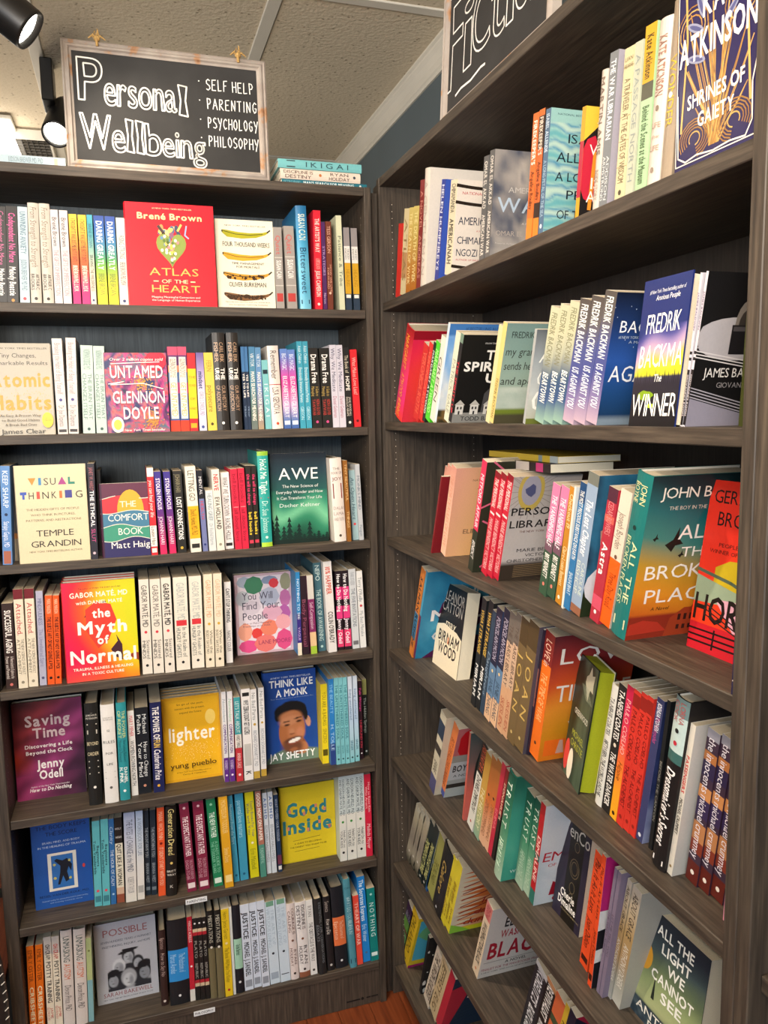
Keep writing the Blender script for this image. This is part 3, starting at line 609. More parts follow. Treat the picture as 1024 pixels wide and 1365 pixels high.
@art
def a_questions(A):
    A.grid(lambda x, y: ramp(x*.5+y*.5+.2*sin(y*4), 'c81c50', 'e2304a', 'ee4a22', 'f0641c'), 12, 18); A.rect(0, 0, 1, .09, '8c1424')
    for t_, y, h_ in (('BURNING', .28, .1), ('QUESTIONS', .42, .1), ('ESSAYS', .5, .03), ('MARGARET', .76, .085), ('ATWOOD', .88, .085)): A.t(t_, .3, 1, y, h_, 'f2a22c')
@art
def a_sky(A):
    def f(x, y):
        if y < .12: return hx('3f74b4')
        if y > .87: return hx('7a6038') if fbm(x*9, y*9) > .45 else hx('3a3424')
        return ramp(fbm(x*3, y*3, 6)*1.4-.2, '4a8ad0', '8ab4e0', 'd8e0e4', 'e4e0d8')
    A.grid(f, 24, 40); A.t('#1 BESTSELLING AUTHOR OF', .25, 1, .06, .03, '20406c'); A.t('Still Life', .4, 1, .11, .03, '20406c', .2)
@art
def a_spirits(A):
    A.rect(0, 0, 1, 1, '151515'); A.t('FROM THE AUTHOR OF THE', .4, .95, .1, .018, 'c8c8c4'); A.t('THE', .45, .9, .27, .1, 'eeece6', bold=.14); A.t('SPIRITS', .08, .99, .4, .1, 'eeece6', bold=.14); A.t('UP', .5, .85, .53, .1, 'eeece6', bold=.14)
    A.poly([(.5,.9),(.52,.66),(.6,.6),(.68,.6),(.76,.66),(.78,.9)], '4a4a4c'); A.rect(0, .88, 1, 1, '8a8a86')
    for x in (.03, .3, .55, .8): A.rect(x, .79, x+.15, .9, 'd4d2cc'); A.poly([(x-.02, .79), (x+.17, .79), (x+.075, .73)], 'b8b6b0'); A.rect(x+.03, .81, x+.06, .84, '2a2a2a'); A.rect(x+.09, .81, x+.12, .84, '2a2a2a'); A.rect(x+.06, .86, x+.09, .9, '2a2a2a')
    A.t('TODD BABIAK', .15, .95, .975, .05, '26262a')
@art
def a_grandma(A):
    def f(x, y):
        if y < .62: return ramp(y/.62+.1*fbm(x*3, y*3), '6f8a86', '7f9a92', '93a89a')
        if y < .84: return ramp(fbm(x*3, y*6, 3), '5a706c', 'a4b4a8', 'c4ccc0')
        return hx('6c7c2c') if y < .9 and x < .75 else hx('4a4632')
    A.grid(f, 20, 36); A.t('FREDRIK BACKMAN', .1, 1, .14, .06, '202824'); A.t('my grandmother', .04, 1, .31, .075, '2a2c28', .1); A.t('sends her regards', .04, 1, .45, .075, '2a2c28', .1); A.t('and apologises', .02, 1, .6, .075, '2a2c28', .1)
    A.ell(.8, .7, .05, .06, '3a2a22', 10); A.poly([(.72,.74),(.86,.74),(.92,.9),(.68,.9)], '5a3c30'); A.rect(.75, .9, .8, .99, '241c18'); A.rect(.83, .9, .87, .99, '241c18')
@art
def a_ove(A):
    A.grid(lambda x, y: ramp(y, '5a6068', '98a0a4', 'c0c4c0', 'b4b4a0'), 4, 12); A.t('FREDRIK', .1, .95, .13, .03, 'd8dcd8')
    for t_, y, h_, x in (('A MAN', .34, .13, .1), ('CALLED', .58, .15, .1), ('OVE', .86, .24, .04)): A.t(t_, x, .98, y, h_, 'f2efe6', .15)
    A.blob(.75, .35, .06, '8a3a2c', 6); A.rect(0, .94, 1, 1, '6c7432'); A.blob(.85, .85, .05, '6a2c24', 6)
@art
def a_against(A):
    A.grid(lambda x, y: ramp(y, '10182c', '1c3464', '28509a', '1c4478', '14304c') if y < .92 else hx('7a8a98'), 8, 24)
    for i in range(40): A.ell(random.random(), random.random()*.6, .005, .005, 'c8d4e8', 4)
    A.t('FREDRIK', .45, .98, .17, .07, 'e4e8ee', .05); A.t('BACKMAN', .1, .98, .29, .085, 'e4e8ee', .05); A.t('#1 NEW YORK TIMES BESTSELLING AUTHOR OF', .1, .98, .335, .02, 'a8b8cc'); A.t('A MAN CALLED OVE', .2, .9, .37, .02, 'a8b8cc'); A.t('US', .4, .8, .5, .1, 'e4e8ee', .05); A.t('AGAINST', .05, .98, .66, .12, 'e4e8ee', .05); A.t('YOU', .6, .95, .82, .11, 'e4e8ee', .05)
@art
def a_winners(A):
    def f(x, y):
        if y < .32: return hx('1a2a66')
        if y < .66:
            q = y+.16*x+.05*sin(x*6); return ramp((q-.4)/.3, '1c2c68', '4a4a8c', '9a86b0', 'c8a4b0', 'b8b04c', 'c8c82c')
        return ramp((y-.66)/.34, '3c3848', '26242c', '1a181c', '121214')
    A.grid(f, 40, 60)
    for i in range(26): x = i/25; hh = .05+.07*((i*7) % 5)/5; A.poly([(x-.03, .76), (x+.03, .76), (x, .72-hh)], '24222c')
    A.blob(.3, .79, .18, '7a9a1c', 14, .2, .35); A.blob(.45, .86, .1, 'a8c02c', 10, .2, .3)
    A.t('#1 New York Times bestselling author of', .15, .9, .1, .026, 'dfe4ee', .2); A.t('Anxious People', .3, .8, .15, .035, 'eef0f4', .2); A.t('FREDRIK', .16, .88, .37, .13, 'f2f2ee', .06); A.t('BACKMA', .08, 1, .6, .15, 'f2f2ee', .06); A.t('The', .45, .62, .7, .05, 'f2f2ee', .2); A.t('WINNER', .03, .99, .93, .15, 'f2f2ee', .06)
@art
def a_baldwin(A):
    A.rect(0, 0, 1, 1, '141314'); A.poly([(.1, .42), (.95, .45), (1, .6), (0, .48)], 'b8b4b4'); A.ell(.45, .42, .5, .14, 'a8a4a8', 22)
    for k in range(3): A.line([(0, .5+.02*k), (1, .6+.02*k)], .006, 'c8c4c4')
    A.rect(.5, .05, .66, .13, '6a625c'); A.rect(.535, .13, .625, .26, '4c4642'); A.ell(.58, .33, .17, .17, '7a726a', 20); A.ell(.58, .34, .13, .12, '3a3430', 16); A.rect(.38, .33, .62, .52, '1c1a1c'); A.rect(.4, .34, .6, .37, '4a4648'); A.ell(.9, .43, .13, .13, '5c5450', 16)
    A.t('JAMES BALDWIN', .12, 1, .67, .06, 'd8d4d0'); A.t("GIOVANNI'S ROOM", .3, 1, .74, .035, '8a8688')
    for k in range(4): A.line([(0, .74+.02*k), (1, .9+.02*k)], .006, '9a96a0')
    A.poly([(0, .81), (1, .97), (1, 1), (0, 1)], '8a8694')
@art
def a_forty(A):
    A.grid(lambda x, y: ramp(x*.7+y*.3, 'e0a08c', 'eab47c', 'f0b45c'), 8, 10); A.t('NATIONAL BESTSELLER', .3, .95, .15, .022, '8a5a3c'); A.t('THE FORTY', .4, 1, .28, .05, '6a4a34'); A.ell(.75, .5, .22, .14, '8a7a2c', 20); A.ell(.75, .5, .17, .1, '5a5424', 16); A.t('ELIF SHAFAK', .25, 1, .74, .05, '6a4a34'); A.line([(.4,.82),(1,.82)], .004, 'a07048'); A.line([(.4,.85),(1,.85)], .004, 'a07048')
@art
def a_mitford(A):
    A.rect(0, 0, 1, 1, '2c3024'); P = 'c8627c'
    for l in ([(.1,0),(.4,.15),(.35,.3),(0,.4)], [(.4,.15),(.8,.1)], [(.05,.52),(.35,.62),(.3,.85),(.1,.95)], [(.35,.62),(.7,.55),(.9,.7)], [(.3,.85),(.6,.98)]): A.line(l, .012, P)
    A.poly([(.2,.25),(.45,.3),(.3,.33),(.5,.38),(.2,.32)], 'e8e4e0')
@art
def a_librarian(A):
    A.grid(lambda x, y: ramp(y, 'a8a09c', 'b8b0ac', 'c0b8b4') if y < .84 else hx('3a3028'), 4, 20)
    for a in range(0, 360, 15): A.line([(.28+.12*cos(radians(a)), .14+.08*sin(radians(a))), (.28+.4*cos(radians(a)), max(0, .14+.26*sin(radians(a))))], .004, '8c8480')
    A.ell(.28, .13, .19, .19, 'b8a050', 20); A.ell(.28, .13, .14, .14, '9c98a4', 16); A.blob(.28, .13, .08, '4c5074', 9); A.t('The', .55, .85, .28, .04, '4c4440', .2); A.t('PERSONAL', .04, 1, .36, .068, '1c1818', bold=.05); A.t('LIBRARIAN', .04, 1, .48, .068, '1c1818', bold=.05); A.t('THE NEW YORK TIMES BESTSELLER', .2, 1, .53, .02, '6a3c34'); A.t('MARIE BENEDICT', .2, 1, .72, .032, '2c2828'); A.t('VICTORIA', .34, .75, .77, .03, '2c2828'); A.t('CHRISTOPHER MURRAY', .08, 1, .82, .03, '2c2828')
    for k in range(7): A.line([(.2, .86+.018*k), (1, .85+.018*k)], .004, '8a7454')
@art
def a_chapter(A):
    A.grid(lambda x, y: ramp(fbm(x*4, y*5, 8)*1.3-.1, '101c2c', '1c4a68', '2c6c8c', '1c2c3c') if y < .82 else hx('24301c'), 14, 24); A.poly([(.1,.38),(.5,.32),(.75,.36),(.8,.42),(.4,.46),(.12,.48)], 'c09484'); A.ell(.3, .78, .3, .16, 'd8dce0', 14)
@art
def a_broken(A):
    A.grid(lambda x, y: ramp(y+.15*(1-x), '0c1418', '123034', '1c6468', '3c7c74', 'b8902c', 'd88c24', 'c05a1c') if y < .85 else hx('8a2c1c'), 20, 50)
    def bd(x, y, s): A.poly([(x-.05*s, y+.02*s), (x, y), (x+.03*s, y-.05*s), (x+.035*s, y-.005*s), (x+.07*s, y+.02*s), (x+.02*s, y+.025*s), (x, y+.05*s)], '101614')
    bd(.3, .38, 1.5); bd(.12, .36, .5); bd(.4, .47, .5)
    A.poly([(0,.97),(.02,.9),(.15,.88),(.3,.9),(.4,.96)], 'b03424'); A.poly([(.38,1),(.42,.88),(.55,.82),(.62,.82),(.68,.75),(.72,.7),(.74,.76),(.95,.76),(1,.8),(1,1)], 'a03c20')
    for i in range(8): A.rect(.5+.06*i, .86, .53+.06*i, .9, '3a1c18'); A.rect(.5+.06*i, .93, .53+.06*i, .96, '3a1c18')
    A.t('JOHN BOYNE', .1, 1, .13, .062, 'e8e4d4'); A.t('THE BOY IN THE STRIPED PYJAMAS', .2, 1, .2, .022, 'c8c4b4'); A.t('ALL', .34, .7, .38, .085, 'eeeae0'); A.t('THE', .4, .7, .49, .06, 'eeeae0'); A.t('BROKEN', .08, .92, .62, .085, 'eeeae0'); A.t('PLACES', .12, .9, .77, .085, 'eeeae0'); A.t('A Novel', .2, .38, .82, .022, '2a2418', .2)
@art
def a_horse(A):
    A.rect(0, 0, 1, 1, 'd8381c'); A.poly([(0,0),(.45,0),(.4,.4),(.1,.6),(0,.6)], 'd02c1c'); A.rect(.45, 0, 1, .3, 'e04c24'); A.poly([(.2,.5),(.35,.45),(1,.42),(1,.66),(.2,.6)], 'b8a01c'); A.line([(0,.53),(.4,.57),(1,.68)], .014, '4a5a4c'); A.poly([(.0,.56),(.5,.62),(1,.7),(1,.72),(.5,.7),(0,.72)], '8a9c84'); A.poly([(.25,.68),(.7,.66),(1,.68),(1,.84),(.5,.84)], 'd09cb0'); A.rect(0, .84, 1, 1, 'b81c28')
    A.t('GERALDINE', .06, .86, .13, .075, '1c1210'); A.t('BROOKS', .14, .74, .26, .08, '1c1210'); A.t('AUTHOR OF', .5, 1, .34, .025, '3a1410'); A.t('PEOPLE OF THE BOOK', .1, 1, .38, .022, '3a1410'); A.t('WINNER OF THE PULITZER PRIZE', .1, 1, .42, .022, '3a1410'); A.t('HORSE', .02, .8, .82, .15, '141010', bold=.08)
    for k in range(3): A.line([(0,.88+.035*k),(1,.87+.035*k)], .008, '1c1010'); A.line([(.15, .72+.03*k), (.7, .84+.02*k)], .006, '2a2020')
    for x in (.3, .62, .9): A.line([(x, .86), (x, .97)], .01, '1c1010')
@art
def a_mychild(A):
    A.grid(lambda x, y: ramp(fbm(x*3, y*3, 3)*1.3-.15, '1c6c94', '3c94b8', '5cb0c8'), 10, 14); A.blob(.62, .5, .33, '5c2450', 14, .12, 1.3); A.poly([(.1,1),(.3,.9),(.8,.75),(1,.8),(1,1)], '5c2450'); A.t('HI', .6, .85, .28, .08, 'e4ecf0'); A.t('MY...', .15, .95, .56, .12, 'f0f0ee', bold=.1); A.t('CHI', .2, .75, .8, .11, 'f0f0ee')
@art
def a_birnam(A):
    A.rect(0, 0, 1, 1, '1c1a1a'); A.t('ELEANOR', .15, .95, .19, .12, 'b8b4ac', .15); A.t('CATTON', .15, .92, .32, .12, 'b8b4ac', .15); A.t('may', .3, .8, .48, .08, 'e8e0c8', .1)
    A.poly([(0,.52),(.3,.47),(.8,.5),(1,.55),(1,1),(0,1)], 'e8dcc0'); A.t('BIRNAM', .12, .92, .68, .12, '2a2420', .1, .1); A.t('WOOD', .15, .86, .82, .12, '2a2420', .1, .1); A.rect(.5, .6, .54, .68, 'c86a34')
@art
def a_lovewar(A):
    A.grid(lambda x, y: ramp(y+.05*sin(x*6), '4c1c28', '8c2c2c', 'c84c24', 'e08c2c', 'c8881c', 'd8781c'), 14, 30); A.t('LOVE', .1, 1.2, .22, .12, 'e8e0d8'); A.t('TIME OF', .1, 1.2, .52, .13, 'e8e0d8'); A.t('WAR', .3, 1.2, .82, .13, 'e8e0d8'); A.rect(.05, .83, 1, .96, 'e86c1c'); A.poly([(.2,.95),(.23,.84),(.27,.84),(.3,.95)], 'c89c8c'); A.t('Adriana', .5, 1, .9, .05, '3c2418')
@art
def a_greenwood(A):
    A.grid(lambda x, y: ramp(fbm(x*4, y*2, 3)*1.4-.2, '121c14', '26362a', '4a5c48', '2c3c30'), 16, 30); A.blob(.72, .14, .16, 'b8b8a0', 11, .5, 1.4)
    for i in range(7): A.line([(.35+.05*i, .2), (.65+.05*i, .3)], .005, '8a9880')
    A.t('GREENWOOD', .2, .9, .47, .045, 'dcdccc'); A.t('MICHAEL', .25, .85, .65, .05, 'a8b03c'); A.t('CHRISTIE', .25, .88, .73, .055, 'a8b03c'); A.ell(.14, .84, .13, .13, 'd04440', 18); A.ell(.38, .88, .13, .13, 'e8e0cc', 18)
@art
def a_swallow(A):
    A.rect(0, 0, 1, 1, 'a8aca8'); A.rect(0, 0, 1, .4, 'b86a6c'); A.blob(.45, .22, .4, 'c01c24', 18, .08); A.t('TRENT DALTON', .25, .8, .18, .03, 'e8d8d4'); A.t('BESTSELLER', .25, .8, .24, .03, 'e8d8d4'); A.rect(0, .38, 1, .56, '9c9c92'); A.rect(0, .48, 1, .74, 'c0c4c4'); A.t('BOY SWALLOWS', .05, 1.2, .62, .09, '242424', bold=.1); A.t('A NOVEL BY', .08, .6, .7, .035, '242424'); A.rect(0, .8, 1, .86, '34302c'); A.rect(0, .86, 1, 1, 'b4bcb8')
@art
def a_coral(A): A.grid(lambda x, y: ramp(y, '3c4c4c', '6a5450', 'c05c50', 'd06c60'), 6, 12); A.ell(.5, .5, .4, .5, '1c2424', 20)
@art
def a_trust(A):
    A.grid(lambda x, y: ramp(fbm(x*2, y*3, 5)*.6+y*.45, '1c4c40', '28705c', '3c9480', '4ca890', '7cb8a4'), 14, 30); A.t('T', .15, .5, .2, .08, 'dce8dc'); A.t('1', .3, .5, .67, .09, 'e0ece4'); A.t('WINNER OF THE PULITZER', .1, .95, .93, .03, 'dce8dc')
@art
def a_empress(A):
    A.grid(lambda x, y: ramp(fbm(x*3, y*3, 2)*1.2-.1, '9cb4bc', 'c8d0d4', 'dcdcd8'), 8, 16); A.blob(.75, .22, .3, '141414', 13, .25, 1.6); A.poly([(.5,.3),(.9,.28),(.85,.6),(.8,.9),(.5,.95),(.7,.85),(.72,.62),(.55,.5)], '181414'); A.poly([(.6,.5),(.9,.45),(.8,.65),(.65,.7)], 'c81c34'); A.t('EMPRESS', .05, 1.1, .56, .09, 'b81c2c', .1); A.t('OF THE', .1, .5, .62, .03, 'b81c2c'); A.poly([(.2,.92),(.24,.78),(.3,.8),(.32,.92)], 'a01c2c'); A.t('CHERIE', .1, 1.1, .985, .06, 'b81c2c', .15)
@art
def a_venco(A):
    A.grid(lambda x, y: ramp(fbm(x*2, y*2, 6), '1a1820', '2c2638', '1c1a24') , 8, 14); A.poly([(.32, 0), (.82, 0), (.82, 1), (.32, 1)], '16130f')
    for y, r in ((.2,.08), (.42,.16), (.42,.11), (.62,.09), (.72,.07)): A.line([(.58+r*cos(radians(a)), y+.6*r*sin(radians(a))) for a in range(0, 361, 24)], .007, '6a5c44')
    A.t('VenCo', .05, .98, .14, .13, 'b8b4ac'); A.t('Cherie', .22, .72, .77, .075, 'f0ece4', bold=.1); A.t('Dimaline', .16, .8, .86, .075, 'f0ece4', bold=.1); A.t('BESTSELLING AUTHOR OF THE MARROW THIEVES', .3, .95, .9, .016, '9a8c6c')
@art
def a_light(A):
    A.grid(lambda x, y: ramp(y+.1*fbm(x*4, y*4), '20242c', '242c38', '3c4c50', '5c6c50', '8c9c6c', 'a4ac7c', '4c5448') if y < .84 else ramp(fbm(x*20, y*20), '141c24', '2c3c48', '6c7c80'), 30, 50)
    A.ell(.1, .43, .13, .13, 'c8922c', 20); A.poly([(.28,.74),(.31,.5),(.33,.74)], '242c24')
    for t_, y, a, b in (('ALL THE', .17, .24, .8), ('LIGHT', .3, .34, .78), ('WE', .43, .46, .72), ('CANNOT', .56, .24, .88), ('SEE', .69, .42, .74)): A.t(t_, a, b, y, .085, 'ecece4', bold=.1)
    A.t('ANTHONY', .08, 1, .92, .07, 'e4e0d4', bold=.04); A.t('DOERR', .2, .9, .995, .06, 'e4e0d4', bold=.04)
@art
def a_leaf(A):
    A.rect(0, 0, 1, 1, 'd8cdb0')
    for k in range(14): y = .1+.065*k; A.poly([(.05, y), (.5, y-.06), (.95, y-.02), (.5, y+.01)], random.choice(['d8783c', 'c8642c', 'e0a070']))
    for k in range(6): A.line([(.1, .3+.1*k), (.5, .22+.1*k), (.9, .1+.1*k)], .01, '8c2424')
    A.rect(0, .93, 1, 1, 'd8d428'); A.poly([(0,.86),(.2,.93),(.35,1),(0,1)], '8cc440'); A.t('love', .45, .9, .6, .09, '9a1c24', .2); A.t('davina', .35, .95, .76, .08, '9a1c24', .2); A.t('dumont', .2, 1, .9, .09, '9a1c24', .2)
@art
def a_black(A):
    A.rect(0, 0, 1, 1, 'cfc8bf'); A.t('ESI', .25, .6, .12, .08, '1c1a1a', bold=.1); A.t('EDUGYAN', .25, 1, .28, .13, '1c1a1a', bold=.12); A.t('WASHINGTON', .22, 1.15, .43, .1, 'a81c30', bold=.12); A.t('BLACK', .08, 1.02, .72, .22, 'a81c30', bold=.12); A.line([(.05,.78),(.95,.78)], .004, '6a6460'); A.t('A NOVEL', .4, .75, .84, .04, '2a2626', bold=.06); A.t('FINALIST FOR THE MAN BOOKER PRIZE', .04, .98, .9, .034, 'a03040'); A.t('A NEW YORK TIMES BOOK REVIEW BEST BOOK', .04, .98, .94, .018, '3a3636')
@art
def a_teal(A): A.rect(0, 0, 1, 1, 'd8c028'); A.rect(.05, .06, .95, .86, '4cb0c8'); A.blob(.4, .3, .3, '6cb47c', 9, .3); A.blob(.65, .55, .2, 'd8dccc', 9, .3); A.line([(.3,.1),(.5,.3),(.7,.2)], .03, '14243c'); A.rect(0, .95, 1, 1, 'a8246c'); A.t('ALEX', .5, .95, .93, .05, '2a2410')
@art
def a_dots(A):
    A.rect(0, 0, 1, 1, '16181a')
    for i in range(60): A.blob(random.random(), random.random(), random.uniform(.01, .045), 'c8c8c0', 6, .3, random.uniform(.6, 2))
    A.rect(.2, .3, .8, .42, '5c5878')
@art
def a_fallis(A):
    A.rect(0, 0, 1, 1, '1c3044')
    for k in range(18): A.line([(0, k/14), (1, k/14-.28)], .004, '2c4458')
    A.poly([(0, .2), (.35, .1), (.1, 1), (0, 1)], 'b8283c'); A.t('TERRY', .3, .98, .25, .14, 'ece4d0', bold=.12); A.t('FALLIS', .3, .98, .42, .14, 'ece4d0', bold=.12)
@art
def a_stripe(A): A.rect(0, 0, 1, .4, 'b0246c'); A.rect(0, .4, 1, 1, 'd8d8d4'); A.poly([(0,.55),(1,.45),(1,.6),(0,.7)], '1c1c20'); A.poly([(0,.8),(1,.7),(1,1),(0,1)], '1c1c20')
@art
def a_flora(A):
    A.rect(0, 0, 1, 1, 'c8643c')
    for i in range(14): x, y = random.random(), random.random(); A.ell(x, y, .14, .03, '3c4c34', 8, rot=random.uniform(20, 90)); A.ell(x+.1, y, .1, .02, '8c9c4c', 8, rot=random.uniform(20, 90))
@art
def a_redknot(A): A.rect(0, 0, 1, 1, '1c2034'); A.poly([(0,0),(.9,0),(1,.4),(.4,.25)], 'a81c3c'); A.line([(.1,.4),(.5,.5),(.9,.8)], .05, '34344c')
@art
def a_moody(A): A.grid(lambda x, y: ramp(fbm(x*3, y*5, 3)+y*.3-.2, '1c2440', '26305c', '3c4878', '8a90b0', 'a8aec8'), 10, 24)
